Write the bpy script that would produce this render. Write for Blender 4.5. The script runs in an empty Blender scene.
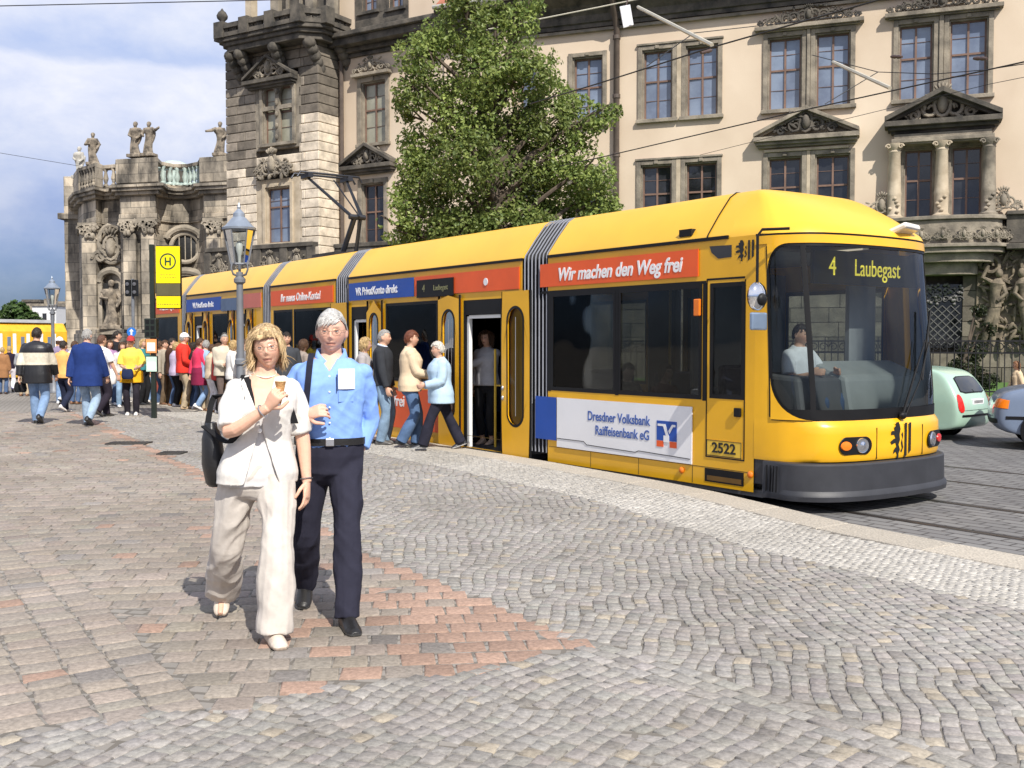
import bpy, bmesh, math, random
import numpy as np
from mathutils import Vector, Matrix, noise as mnoise
R = math.radians
random.seed(7)
scene = bpy.context.scene
COL = scene.collection
V = Vector

# ---------------------------------------------------------------- camera
EYE = 1.6
FPX = 1050.0
PITCH = math.atan(42 / FPX)
cam_d = bpy.data.cameras.new('camera')
cam_d.sensor_width = 36.0
cam_d.lens = FPX / 1024 * 36
cam_d.clip_end = 3000
cam = bpy.data.objects.new('camera', cam_d)
COL.objects.link(cam)
cam.location = (0, 0, EYE)
cam.rotation_euler = (R(90) - PITCH, 0, 0)
scene.camera = cam

# ---------------------------------------------------------------- light
SUN_DIR = V((.40, -.915, .97)).normalized()          # towards the sun: behind the camera and to its right
sun_el = math.asin(SUN_DIR.z)
sun_az = math.atan2(SUN_DIR.x, SUN_DIR.y)
sd = bpy.data.lights.new('sun', 'SUN')
sd.energy = 4.3
sd.angle = R(.5)
sd.color = (1.0, .95, .86)
so = bpy.data.objects.new('sun', sd)
COL.objects.link(so)
so.rotation_euler = SUN_DIR.to_track_quat('Z', 'Y').to_euler()

world = bpy.data.worlds.new('World')
scene.world = world
world.use_nodes = True
wn, wl = world.node_tree.nodes, world.node_tree.links
wn.clear()
w_out = wn.new('ShaderNodeOutputWorld')
w_bg = wn.new('ShaderNodeBackground')
w_bg.inputs['Strength'].default_value = .125
sky = wn.new('ShaderNodeTexSky')
sky.sky_type = 'NISHITA'
sky.sun_disc = False
sky.sun_elevation = sun_el
sky.sun_rotation = sun_az
sky.air_density = 1.0
sky.dust_density = .6
sky.ozone_density = 1.3
# clouds: noise on the sky direction, banded by height above the horizon
w_tc = wn.new('ShaderNodeTexCoord')
w_sep = wn.new('ShaderNodeSeparateXYZ')
w_map = wn.new('ShaderNodeMapping')
w_map.inputs['Scale'].default_value = (2.4, 2.4, 4.2)
w_map.inputs['Location'].default_value = (.9, .1, .2)
def w_noise(scale, detail, rough=.55, dist=0.0):
    n = wn.new('ShaderNodeTexNoise'); n.inputs['Scale'].default_value = scale; n.inputs['Detail'].default_value = detail
    n.inputs['Roughness'].default_value = rough; n.inputs['Distortion'].default_value = dist
    wl.new(w_map.outputs[0], n.inputs['Vector']); return n
def w_math(op, a, b, clamp=False):
    m = wn.new('ShaderNodeMath'); m.operation = op; m.use_clamp = clamp
    for k, v in enumerate((a, b)):
        if isinstance(v, (int, float)): m.inputs[k].default_value = v
        else: wl.new(v, m.inputs[k])
    return m.outputs[0]
def w_ramp(src, stops):
    r = wn.new('ShaderNodeValToRGB'); e = r.color_ramp.elements
    while len(e) < len(stops): e.new(.5)
    for k, (p_, c) in enumerate(stops):
        e[k].position = p_; e[k].color = (tuple(c) if isinstance(c, tuple) else (c, c, c)) + (1,)
    wl.new(src, r.inputs[0]); return r.outputs[0]
wl.new(w_tc.outputs['Generated'], w_map.inputs['Vector']); wl.new(w_tc.outputs['Generated'], w_sep.inputs[0])
n_big, n_fine = w_noise(1.6, 9, .5, .2), w_noise(4.2, 9, .6, .15)
h_ = w_math('ADD', w_sep.outputs['Z'], w_math('MULTIPLY', w_math('SUBTRACT', n_fine.outputs['Fac'], .5), .045))
band = w_ramp(h_, [(0.0, .06), (.05, .14), (.115, .28), (.165, .62), (.20, .88), (.234, 1.0), (.243, .52), (.27, .74), (.31, 1.0), (.42, .9), (.8, .45)])
cov = w_math('ADD', band, w_math('MULTIPLY', w_math('SUBTRACT', n_big.outputs['Fac'], .5), .85), True)
cov = w_math('ADD', cov, w_math('MULTIPLY', w_math('SUBTRACT', n_fine.outputs['Fac'], .5), .35), True)
w_gain = wn.new('ShaderNodeMixRGB'); w_gain.blend_type = 'MULTIPLY'; w_gain.inputs['Fac'].default_value = 1
wl.new(sky.outputs[0], w_gain.inputs['Color1'])
wl.new(w_ramp(w_sep.outputs['Z'], [(0.0, (.15, .20, .35)), (.12, (.20, .265, .48)), (.3, (.7, .78, 1.0)), (.6, (1.0, 1.0, 1.05))]), w_gain.inputs['Color2'])
w_mix = wn.new('ShaderNodeMixRGB')
wl.new(cov, w_mix.inputs['Fac']); wl.new(w_gain.outputs[0], w_mix.inputs['Color1'])
wl.new(w_ramp(n_fine.outputs['Fac'], [(.3, (4.6, 4.9, 6.0)), (.62, (5.6, 5.7, 6.2))]), w_mix.inputs['Color2'])
wl.new(w_mix.outputs[0], w_bg.inputs['Color']); wl.new(w_bg.outputs[0], w_out.inputs[0])

vs = scene.view_settings
vs.view_transform = 'Standard'
vs.look = 'None'
vs.exposure = .42
vs.gamma = 1
vs.use_curve_mapping = False
scene.cycles.max_bounces = 8
scene.cycles.transparent_max_bounces = 16
scene.cycles.caustics_reflective = False
scene.cycles.caustics_refractive = False
scene.cycles.use_denoising = True

# ---------------------------------------------------------------- measuring helpers
_F = V((0, math.cos(PITCH), -math.sin(PITCH)))
_U = V((0, math.sin(PITCH), math.cos(PITCH)))
def ray(px, py):
    return V(((px - 512) / FPX, 0, 0)) + _U * ((384 - py) / FPX) + _F
def at_z(px, py, z=0.0):
    d = ray(px, py)
    return V((0, 0, EYE)) + d * ((z - EYE) / d.z)
def at_y(px, py, y):
    d = ray(px, py)
    return V((0, 0, EYE)) + d * (y / d.y)
def onD(px, py, D):
    """point of a picture ray at distance D across the tracks"""
    d = ray(px, py); tn = V((1050, 747, 0)).normalized(); return V((0, 0, EYE)) + d * (D / d.dot(tn))
class Frame:
    """a vertical plane: origin o, right axis a, z up; .p(px,py) -> (s, z) on the plane pushed back by off"""
    def __init__(s, o, a):
        s.o = V(o); s.a = V((a[0], a[1], 0)).normalized(); s.n = V((-s.a.y, s.a.x, 0))
        s.rot = math.atan2(s.a.y, s.a.x)
    def p(s, px, py, off=0.0):
        d = ray(px, py); o = s.o + s.n * off
        k = (o - V((0, 0, EYE))).dot(s.n) / d.dot(s.n)
        q = V((0, 0, EYE)) + d * k
        return (q - s.o).dot(s.a), q.z - s.o.z
    def s(s, px, off=0.0):
        return s.p(px, 342, off)[0]
    def z(s, px, py, off=0.0):
        return s.p(px, py, off)[1]

# ---------------------------------------------------------------- materials
MATS = {}
def mat(name, col, rough=.6, metal=0.0, var=.12, scale=3.0, bump=0.0, bscale=40.0, spec=.5, coat=0.0, col2=None,
        vcol=False, stretch=(1, 1, 1), pos=(.35, .65), emit=0.0, sss=0.0, detail=5, bdist=.02, stain=None):
    if name in MATS: return MATS[name]
    m = bpy.data.materials.new(name); MATS[name] = m
    m.use_nodes = True
    n, l = m.node_tree.nodes, m.node_tree.links
    b = n['Principled BSDF']
    b.inputs['Roughness'].default_value = rough
    b.inputs['Metallic'].default_value = metal
    b.inputs['Specular IOR Level'].default_value = spec
    b.inputs['Coat Weight'].default_value = coat
    b.inputs['Coat Roughness'].default_value = .08
    if sss:
        b.inputs['Subsurface Weight'].default_value = sss
        b.inputs['Subsurface Radius'].default_value = (.01, .004, .002)
    tc = n.new('ShaderNodeTexCoord')
    mp = n.new('ShaderNodeMapping'); mp.inputs['Scale'].default_value = stretch
    l.new(tc.outputs['Object'], mp.inputs[0])
    no = n.new('ShaderNodeTexNoise'); no.inputs['Scale'].default_value = scale; no.inputs['Detail'].default_value = detail
    no.inputs['Roughness'].default_value = .6
    l.new(mp.outputs[0], no.inputs['Vector'])
    ra = n.new('ShaderNodeValToRGB'); e = ra.color_ramp.elements
    e[0].position, e[1].position = pos
    if vcol:
        e[0].color = (1 - var,) * 3 + (1,); e[1].color = (1 + var,) * 3 + (1,)
        at = n.new('ShaderNodeAttribute'); at.attribute_name = 'Col'
        mx = n.new('ShaderNodeMixRGB'); mx.blend_type = 'MULTIPLY'; mx.inputs[0].default_value = 1
        l.new(at.outputs['Color'], mx.inputs[1]); l.new(ra.outputs[0], mx.inputs[2])
        src = mx.outputs[0]
    else:
        c2 = col2 if col2 else tuple(min(1, c * (1 + var)) for c in col)
        c1 = col if col2 else tuple(c * (1 - var) for c in col)
        e[0].color = tuple(c1) + (1,); e[1].color = tuple(c2) + (1,)
        src = ra.outputs[0]
    l.new(no.outputs['Fac'], ra.inputs[0])
    if stain:      # broad patches of wear over the whole surface: (scale, darkest, lightest)
        n3 = n.new('ShaderNodeTexNoise'); n3.inputs['Scale'].default_value = stain[0]; n3.inputs['Detail'].default_value = 7; l.new(tc.outputs['Object'], n3.inputs['Vector'])
        r3 = n.new('ShaderNodeValToRGB'); r3.color_ramp.elements[0].position = .32; r3.color_ramp.elements[1].position = .68
        r3.color_ramp.elements[0].color = tuple(stain[1]) + (1,); r3.color_ramp.elements[1].color = tuple(stain[2]) + (1,)
        m3 = n.new('ShaderNodeMixRGB'); m3.blend_type = 'MULTIPLY'; m3.inputs[0].default_value = 1
        l.new(n3.outputs['Fac'], r3.inputs[0]); l.new(src, m3.inputs[1]); l.new(r3.outputs[0], m3.inputs[2]); src = m3.outputs[0]
    l.new(src, b.inputs['Base Color'])
    if emit:
        l.new(src, b.inputs['Emission Color']); b.inputs['Emission Strength'].default_value = emit
    if bump:
        n2 = n.new('ShaderNodeTexNoise'); n2.inputs['Scale'].default_value = bscale; n2.inputs['Detail'].default_value = 4
        l.new(mp.outputs[0], n2.inputs['Vector'])
        bp = n.new('ShaderNodeBump'); bp.inputs['Strength'].default_value = bump; bp.inputs['Distance'].default_value = bdist
        l.new(n2.outputs['Fac'], bp.inputs['Height']); l.new(bp.outputs[0], b.inputs['Normal'])
    return m

def glass(name, tint, refl=1.0, rough=.02, ior=1.5):
    """tinted sheet glass: transparent body under a fresnel reflection"""
    if name in MATS: return MATS[name]
    m = bpy.data.materials.new(name); MATS[name] = m
    m.use_nodes = True
    n, l = m.node_tree.nodes, m.node_tree.links
    n.clear()
    o = n.new('ShaderNodeOutputMaterial'); mx = n.new('ShaderNodeMixShader')
    t = n.new('ShaderNodeBsdfTransparent'); t.inputs[0].default_value = tuple(tint) + (1,)
    g = n.new('ShaderNodeBsdfGlossy'); g.inputs['Roughness'].default_value = rough
    g.inputs['Color'].default_value = (refl, refl, refl, 1)
    f = n.new('ShaderNodeFresnel'); f.inputs[0].default_value = ior
    tc = n.new('ShaderNodeTexCoord'); no = n.new('ShaderNodeTexNoise'); no.inputs['Scale'].default_value = .8
    bp = n.new('ShaderNodeBump'); bp.inputs['Strength'].default_value = .06; bp.inputs['Distance'].default_value = .3
    l.new(tc.outputs['Object'], no.inputs['Vector']); l.new(no.outputs['Fac'], bp.inputs['Height'])
    l.new(bp.outputs[0], g.inputs['Normal'])
    l.new(f.outputs[0], mx.inputs[0]); l.new(t.outputs[0], mx.inputs[1]); l.new(g.outputs[0], mx.inputs[2])
    l.new(mx.outputs[0], o.inputs[0])
    return m

# ---------------------------------------------------------------- mesh builder
class MB:
    def __init__(s, col=None):
        s.v = []; s.f = []; s.fc = []; s.col = col; s.M = None
    def add(s, vs, fs):
        k = len(s.v)
        if s.M is not None: vs = [s.M @ V(p) for p in vs]
        s.v += [tuple(p) for p in vs]
        s.f += [tuple(i + k for i in f) for f in fs]
        s.fc += [s.col] * len(fs)
    def box(s, x0, x1, y0, y1, z0, z1):
        s.add([(x0, y0, z0), (x1, y0, z0), (x1, y1, z0), (x0, y1, z0), (x0, y0, z1), (x1, y0, z1), (x1, y1, z1), (x0, y1, z1)],
              [(0, 3, 2, 1), (4, 5, 6, 7), (0, 1, 5, 4), (1, 2, 6, 5), (2, 3, 7, 6), (3, 0, 4, 7)])
    def obox(s, c, size, rot=None):
        x, y, z = (q / 2 for q in size); c = V(c)
        m = rot if rot is not None else Matrix.Identity(3)
        ps = [c + m @ V(p) for p in ((-x, -y, -z), (x, -y, -z), (x, y, -z), (-x, y, -z), (-x, -y, z), (x, -y, z), (x, y, z), (-x, y, z))]
        s.add(ps, [(0, 3, 2, 1), (4, 5, 6, 7), (0, 1, 5, 4), (1, 2, 6, 5), (2, 3, 7, 6), (3, 0, 4, 7)])
    def quad(s, a, b, c, d): s.add([a, b, c, d], [(0, 1, 2, 3)])
    def rings(s, rs, caps=True, closed=True):
        n = len(rs[0]); vs = [p for r in rs for p in r]; fs = []
        for i in range(len(rs) - 1):
            for j in range(n if closed else n - 1):
                a = i * n + j; b = i * n + (j + 1) % n
                fs.append((a, b, b + n, a + n))
        if caps:
            fs.append(tuple(reversed(range(n)))); fs.append(tuple(range((len(rs) - 1) * n, len(rs) * n)))
        s.add(vs, fs)
    def tube(s, pts, r, n=8, caps=True, flat=1.0):
        pts = [V(p) for p in pts]; rr = r if isinstance(r, (list, tuple)) else [r] * len(pts)
        rs = []; up = None
        for i, p in enumerate(pts):
            d = (pts[min(i + 1, len(pts) - 1)] - pts[max(i - 1, 0)])
            d = d.normalized() if d.length > 1e-9 else V((0, 0, 1))
            if up is None:
                up = V((0, 0, 1)) if abs(d.z) < .9 else V((0, 1, 0))
            a = d.cross(up); a = a.normalized() if a.length > 1e-6 else V((1, 0, 0))
            b = a.cross(d).normalized(); up = b
            rs.append([p + a * (rr[i] * math.cos(t)) + b * (rr[i] * flat * math.sin(t)) for t in (2 * math.pi * k / n for k in range(n))])
        s.rings(rs, caps)
    def lathe(s, prof, o=(0, 0, 0), n=16, sx=1.0, sy=1.0):
        o = V(o)
        s.rings([[o + V((r * sx * math.cos(t), r * sy * math.sin(t), z)) for t in (2 * math.pi * k / n for k in range(n))] for r, z in prof])
    def ell(s, c, r, n=12, m=8, rot=None):
        c = V(c); rs = []
        for i in range(m + 1):
            ph = -math.pi / 2 + math.pi * (i if 0 < i < m else (.04 if i == 0 else m - .04)) / m
            ring = []
            for k in range(n):
                t = 2 * math.pi * k / n
                p = V((r[0] * math.cos(ph) * math.cos(t), r[1] * math.cos(ph) * math.sin(t), r[2] * math.sin(ph)))
                ring.append(c + (rot @ p if rot is not None else p))
            rs.append(ring)
        s.rings(rs)
    def prism(s, poly, y0, y1, ax='xz'):
        f = {'xz': lambda a, b, y: (a, y, b), 'xy': lambda a, b, y: (a, b, y), 'yz': lambda a, b, y: (y, a, b)}[ax]
        n = len(poly)
        vs = [f(a, b, y0) for a, b in poly] + [f(a, b, y1) for a, b in poly]
        fs = [tuple(range(n)), tuple(reversed(range(n, 2 * n)))] + [((i + 1) % n, i, i + n, (i + 1) % n + n) for i in range(n)]
        s.add(vs, fs)
    def build(s, name, m, parent=None, smooth=False, bevel=0.0, loc=None, rot=None, ang=40):
        me = bpy.data.meshes.new(name)
        me.from_pydata(s.v, [], s.f)
        if any(c is not None for c in s.fc):
            at = me.color_attributes.new('Col', 'FLOAT_COLOR', 'CORNER')
            arr = []
            for f, c in zip(s.f, s.fc): arr += list((tuple(c) + (1,)) if c else (.5, .5, .5, 1)) * len(f)
            at.data.foreach_set('color', np.array(arr, dtype=np.float32))
        bm = bmesh.new(); bm.from_mesh(me)
        bmesh.ops.recalc_face_normals(bm, faces=bm.faces); bm.to_mesh(me); bm.free()
        return link(name, me, m, parent, smooth, bevel, loc, rot, ang)
def link(name, me, m, parent=None, smooth=False, bevel=0.0, loc=None, rot=None, ang=40):
    o = bpy.data.objects.new(name, me)
    COL.objects.link(o)
    if m is not None: me.materials.append(m)
    if smooth:
        me.polygons.foreach_set('use_smooth', [True] * len(me.polygons))
        me.set_sharp_from_angle(angle=R(ang))
    if bevel:
        b = o.modifiers.new('bevel', 'BEVEL'); b.width = bevel; b.segments = 2; b.limit_method = 'ANGLE'; b.angle_limit = R(40)
    if parent is not None: o.parent = parent
    if loc is not None: o.location = loc
    if rot is not None: o.rotation_euler = rot if not isinstance(rot, (int, float)) else (0, 0, rot)
    return o
def tag(o, label=None, cat=None, group=None, kind=None):
    if label: o['label'] = label
    if cat: o['category'] = cat
    if group: o['group'] = group
    if kind: o['kind'] = kind
    return o
def thing(name, label, cat, loc=(0, 0, 0), rz=0.0, group=None):
    o = bpy.data.objects.new(name, None); COL.objects.link(o)
    o.empty_display_size = .2
    o.location = loc; o.rotation_euler = (0, 0, rz)
    return tag(o, label, cat, group)
def copy_tree(o, parent=None):
    c = o.copy(); COL.objects.link(c)
    if parent is not None: c.parent = parent
    for ch in list(o.children): copy_tree(ch, c)
    return c
TMP = bpy.data.scenes.new('work_scene')
def baked(o):
    """mesh of an unlinked object with its modifiers applied"""
    TMP.collection.objects.link(o)
    vl = TMP.view_layers[0]; vl.update()
    dg = vl.depsgraph
    me = bpy.data.meshes.new_from_object(o.evaluated_get(dg), depsgraph=dg)
    TMP.collection.objects.unlink(o)
    return me
def text_mesh(txt, size=.1, depth=.002, align='CENTER', shear=0.0, bold=0.0, sx=1.0, spacing=1.0, font=None):
    c = bpy.data.curves.new('lettering', 'FONT')
    c.body = txt; c.size = size; c.align_x = align; c.align_y = 'CENTER'
    c.extrude = depth; c.offset = bold; c.shear = shear; c.space_character = spacing
    o = bpy.data.objects.new('lettering', c)
    me = baked(o); me.name = 'lettering'
    bpy.data.objects.remove(o); bpy.data.curves.remove(c)
    if sx != 1.0: me.transform(Matrix.Diagonal((sx, 1, 1, 1)))
    me.transform(Matrix.Rotation(R(90), 4, 'X'))          # stand upright, facing -y
    me.materials.clear()
    return me
def lettering(txt, m, parent, loc, size=.1, rot=0.0, name='lettering', **k):
    return link(name, text_mesh(txt, size, **k), m, parent, loc=loc, rot=rot)

# a flat wall in the xz plane at depth y with rectangular openings and reveals
def wall_holes(mb, x0, x1, z0, z1, y, holes, rev=.25, step=None):
    xs = sorted({x0, x1, *[h[0] for h in holes], *[h[1] for h in holes]})
    zs = sorted({z0, z1, *[h[2] for h in holes], *[h[3] for h in holes]})
    xs = [x for x in xs if x0 <= x <= x1]; zs = [z for z in zs if z0 <= z <= z1]
    for i in range(len(xs) - 1):
        for j in range(len(zs) - 1):
            cx, cz = (xs[i] + xs[i + 1]) / 2, (zs[j] + zs[j + 1]) / 2
            if any(h[0] < cx < h[1] and h[2] < cz < h[3] for h in holes): continue
            mb.quad((xs[i], y, zs[j]), (xs[i + 1], y, zs[j]), (xs[i + 1], y, zs[j + 1]), (xs[i], y, zs[j + 1]))
    for a, b, c, d in holes:
        mb.quad((a, y, c), (a, y + rev, c), (a, y + rev, d), (a, y, d))
        mb.quad((b, y, c), (b, y + rev, c), (b, y + rev, d), (b, y, d))
        mb.quad((a, y, c), (a, y + rev, c), (b, y + rev, c), (b, y, c))
        mb.quad((a, y, d), (a, y + rev, d), (b, y + rev, d), (b, y, d))
# ---------------------------------------------------------------- ground
TU = V((-747, 1050, 0)).normalized()      # along the tram, away from the camera
TN = V((TU.y, -TU.x, 0))                  # across it, away from the camera
def TP(D, t, z=0.0): return TN * D + TU * t + V((0, 0, z))
TSC = 1.102
def TS(D, t, z=0.0): return TP(D * TSC, t * TSC, EYE + (z - EYE) * TSC)
_kt, _kd = [-20, 0, 4.1, 5.5, 6.0, 7.5, 8.3, 11.6, 14, 300], [7.4, 7.5, 7.64, 7.70, 7.82, 8.18, 8.34, 8.55, 8.58, 8.58]
def DKt(t): return np.interp(t, _kt, _kd)  # the kerb edge: distance across, along the track
ROAD_Z = -.18
mb = MB()
S_ = 1200
mb.add([(-S_, -60, ROAD_Z), (S_, -60, ROAD_Z), (S_, S_, ROAD_Z), (-S_, S_, ROAD_Z)], [(0, 1, 2, 3)])
m_road = mat('road_paving', (.10, .095, .09), .85, var=.25, scale=.7, bump=.0, detail=8, pos=(.3, .7))
def brickify(m, col1, col2, mortar, scale, w, h, mort=.02, bump=.4, rot=0.0, rough=.85, dist=.01):
    n, l = m.node_tree.nodes, m.node_tree.links
    b = n['Principled BSDF']; b.inputs['Roughness'].default_value = rough
    tc = n.new('ShaderNodeTexCoord'); mp = n.new('ShaderNodeMapping'); mp.inputs['Rotation'].default_value = (0, 0, rot)
    no = n.new('ShaderNodeTexNoise'); no.inputs['Scale'].default_value = 3; ad = n.new('ShaderNodeMixRGB'); ad.blend_type = 'ADD'; ad.inputs[0].default_value = .06
    br = n.new('ShaderNodeTexBrick')
    br.inputs['Color1'].default_value = col1 + (1,); br.inputs['Color2'].default_value = col2 + (1,); br.inputs['Mortar'].default_value = mortar + (1,)
    br.inputs['Scale'].default_value = scale; br.inputs['Mortar Size'].default_value = mort
    br.inputs['Brick Width'].default_value = w; br.inputs['Row Height'].default_value = h
    bp = n.new('ShaderNodeBump'); bp.inputs['Strength'].default_value = bump; bp.inputs['Distance'].default_value = dist; bp.invert = True
    big = n.new('ShaderNodeTexNoise'); big.inputs['Scale'].default_value = .35; big.inputs['Detail'].default_value = 6
    mu = n.new('ShaderNodeMixRGB'); mu.blend_type = 'MULTIPLY'; mu.inputs[0].default_value = .55
    rr = n.new('ShaderNodeValToRGB'); rr.color_ramp.elements[0].position = .3; rr.color_ramp.elements[1].position = .7
    rr.color_ramp.elements[0].color = (.6, .6, .6, 1); rr.color_ramp.elements[1].color = (1.2, 1.2, 1.2, 1)
    l.new(tc.outputs['Object'], mp.inputs[0]); l.new(mp.outputs[0], ad.inputs[1]); l.new(mp.outputs[0], no.inputs['Vector']); l.new(no.outputs['Color'], ad.inputs[2])
    l.new(ad.outputs[0], br.inputs['Vector']); l.new(br.outputs['Color'], mu.inputs[1])
    l.new(tc.outputs['Object'], big.inputs['Vector']); l.new(big.outputs['Fac'], rr.inputs[0]); l.new(rr.outputs[0], mu.inputs[2])
    l.new(mu.outputs[0], b.inputs['Base Color']); l.new(br.outputs['Fac'], bp.inputs['Height']); l.new(bp.outputs[0], b.inputs['Normal'])
t_ang = math.atan2(TU.y, TU.x)
brickify(m_road, (.20, .195, .19), (.145, .14, .14), (.055, .05, .048), 1.0, .3, .16, .012, .5, -t_ang)
tag(mb.build('road', m_road), kind='structure')

# the square: a raised slab that ends at the kerb
mb = MB()
P = [TP(DKt(t) - .45, t) for t in (-14, 0, 4.1, 5.5, 6.0, 7.5, 8.3, 11.6, 14, 46)] + [TP(DKt(60) - 30, 200), V((-260, 200, 0)), V((-260, -14, 0))]
mb.add([(p.x, p.y, -.0068) for p in P], [tuple(range(len(P)))])
m_sq = mat('square_paving', (.3, .28, .25), .85)
brickify(m_sq, (.29, .265, .235), (.24, .22, .195), (.16, .143, .122), 1.0, .13, .1, .014, .5, .2)
tag(mb.build('square', m_sq), kind='structure')

# kerb: granite slabs laid end to end
mb = MB((.40, .37, .32))
t = -13.9; rng = random.Random(3)
while t < 46:
    L = rng.uniform(.95, 1.1)
    g = rng.uniform(.9, 1.06); mb.col = (.43 * g, .385 * g, .32 * g)
    D0, D1 = DKt(t), DKt(t + L - .006); a, b, c, d = TP(D0, t), TP(D1, t + L - .006), TP(D1 - .45, t + L - .006), TP(D0 - .45, t)
    mb.add([(p.x, p.y, z) for z in (-.3, .004) for p in (a, b, c, d)],
           [(0, 3, 2, 1), (4, 5, 6, 7), (0, 1, 5, 4), (1, 2, 6, 5), (2, 3, 7, 6), (3, 0, 4, 7)])
    t += L
tag(mb.build('kerb', mat('kerb_granite', (.4, .4, .4), .8, vcol=True, var=.3, scale=55, bump=.25, bscale=60, detail=8), bevel=.012), kind='structure')

# individually laid setts in the near part of the square
def g2(px, py): p = at_z(px, py); return (p.x, p.y)
brown_poly = np.array([g2(*p) for p in ((30, 395), (105, 424), (210, 475), (330, 533), (430, 578), (590, 647), (540, 657), (500, 665), (456, 672), (385, 679),
                                         (292, 692), (237, 705), (168, 712), (94, 717), (58, 725), (0, 735))] + [(-14, 4.0), (-30, 30)])
def inside(poly, x, y):
    r = np.zeros(x.shape, bool); n = len(poly); j = n - 1
    for i in range(n):
        xi, yi = poly[i]; xj, yj = poly[j]
        c = ((yi > y) != (yj > y)) & (x < (xj - xi) * (y - yi) / (yj - yi + 1e-12) + xi)
        r ^= c; j = i
    return r
def side(a, b, x, y):       # signed distance, positive to the left of a->b
    dx, dy = b[0] - a[0], b[1] - a[1]; L = math.hypot(dx, dy)
    return (dx * (y - a[1]) - dy * (x - a[0])) / L
div_a, div_b = g2(588, 648), g2(975, 768)
col_a, col_b = g2(0, 517), g2(118, 626)
bor_a, bor_b = g2(105, 424), g2(590, 647)
NR = np.random.RandomState(5)
VV, CC = [], []
def lay(o, ang, ls, ws, mask, colf, wave=None, gap=.006, ext=(-26, 26, -26, 26), zj=.0022, stag=.5, jit=.06, chunk=None):
    e1 = np.array((math.cos(ang), math.sin(ang))); e2 = np.array((-e1[1], e1[0])); o = np.array(o)
    nr = int((ext[3] - ext[2]) / ws)
    for i in range(nr):
        b0 = ext[2] + i * ws; n = int((ext[1] - ext[0]) / ls)
        cuts = ext[0] + (np.arange(n + 1) + (i % 2) * stag + NR.uniform(-.16, .16, n + 1)) * ls
        a0, a1 = cuts[:-1], cuts[1:]
        am = (a0 + a1) / 2
        c = o + np.outer(am, e1) + e2 * (b0 + ws / 2)
        ok = (c[:, 1] > 2.9) & (c[:, 1] < 24) & (np.abs(c[:, 0]) < c[:, 1] * .56 + 1.2)
        if not ok.any(): continue
        a0, a1, am, c = a0[ok], a1[ok], am[ok], c[ok]
        w = (lambda a: wave(a, b0)) if wave else (lambda a: 0 * a)
        k = len(am)
        j = lambda: NR.uniform(-jit, jit, k) * ws
        corners = [(a0 + gap / 2 + j(), b0 + gap / 2 + j() + w(a0)), (a1 - gap / 2 + j(), b0 + gap / 2 + j() + w(a1)),
                   (a1 - gap / 2 + j(), b0 + ws - gap / 2 + j() + w(a1)), (a0 + gap / 2 + j(), b0 + ws - gap / 2 + j() + w(a0))]
        wc = [np.stack([o[0] + e1[0] * a + e2[0] * b, o[1] + e1[1] * a + e2[1] * b], 1) for a, b in corners]
        cen = sum(wc) / 4
        m = mask(cen[:, 0], cen[:, 1])
        if not m.any(): continue
        wc = [q[m] for q in wc]; cen = cen[m]; k = len(cen)
        z = NR.normal(0, zj, k); tilt = NR.normal(0, .011, (k, 2))
        out = np.zeros((k, 12, 3))
        for q in range(4):
            for r_, (ins, dz) in enumerate(((0, -.026), (.035, -.004), (.14, 0))):
                p = wc[q] * (1 - ins) + cen * ins
                out[:, r_ * 4 + q, :2] = p
                out[:, r_ * 4 + q, 2] = z + dz + (((p - cen) * tilt).sum(1) if r_ else 0)
        VV.append(out); CC.append(colf(cen[:, 0], cen[:, 1], k))
def grey(x, y, k):
    c = np.array((.288, .272, .254)) * NR.normal(1, .075, (k, 1)) * (1 + NR.normal(0, .012, (k, 3)))
    y_ = NR.rand(k) < .06; c[y_] = np.array((.34, .30, .24)) * NR.normal(1, .1, (y_.sum(), 1))
    d_ = NR.rand(k) < .05; c[d_] *= .72
    return np.clip(c, .05, .6)
def pale(x, y, k): return np.clip(np.array((.40, .382, .35)) * NR.normal(1, .09, (k, 1)), .1, .7)
def brown(x, y, k):
    c = np.array((.275, .238, .203)) * NR.normal(1, .075, (k, 1)) * (1 + NR.normal(0, .014, (k, 3)))
    bd = np.abs(side(bor_a, bor_b, x, y))
    tip = np.hypot(x - bor_b[0], y - bor_b[1]); red = (NR.rand(k) < .03) | ((bd < .24) & (NR.rand(k) < .93)) | ((tip < 1.0) & (NR.rand(k) < .9)) | ((tip < 1.7) & (NR.rand(k) < .45)); c[red] = np.array((.345, .232, .178)) * NR.normal(1, .11, (red.sum(), 1))
    bl = NR.rand(k) < .05; c[bl] = np.array((.225, .205, .19)) * NR.normal(1, .1, (bl.sum(), 1))
    return np.clip(c, .05, .6)
isb = lambda x, y: inside(brown_poly, x, y)
kd = lambda x, y: DKt(x * TU.x + y * TU.y) - (x * TN.x + y * TN.y)          # distance in from the kerb edge
strip = lambda x, y: (np.abs(side(div_a, div_b, x, y)) < .14) & (x > div_a[0] - .05)
# brown stones: running courses, and columns to the far left
colm = lambda x, y: side(col_a, col_b, x, y) < 0
lay((0, 0), R(7), .185, .19, lambda x, y: isb(x, y) & ~colm(x, y) & (side(bor_a, bor_b, x, y) < 99), brown, lambda a, b: .02 * np.sin(a * .9 + b * .4), gap=.007, jit=.035)
ca = math.atan2(col_b[1] - col_a[1], col_b[0] - col_a[0])
lay(col_a, ca, .16, .21, lambda x, y: isb(x, y) & colm(x, y), brown, lambda a, b: .04 * np.sin(a * .7), gap=.010, stag=.15)
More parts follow.
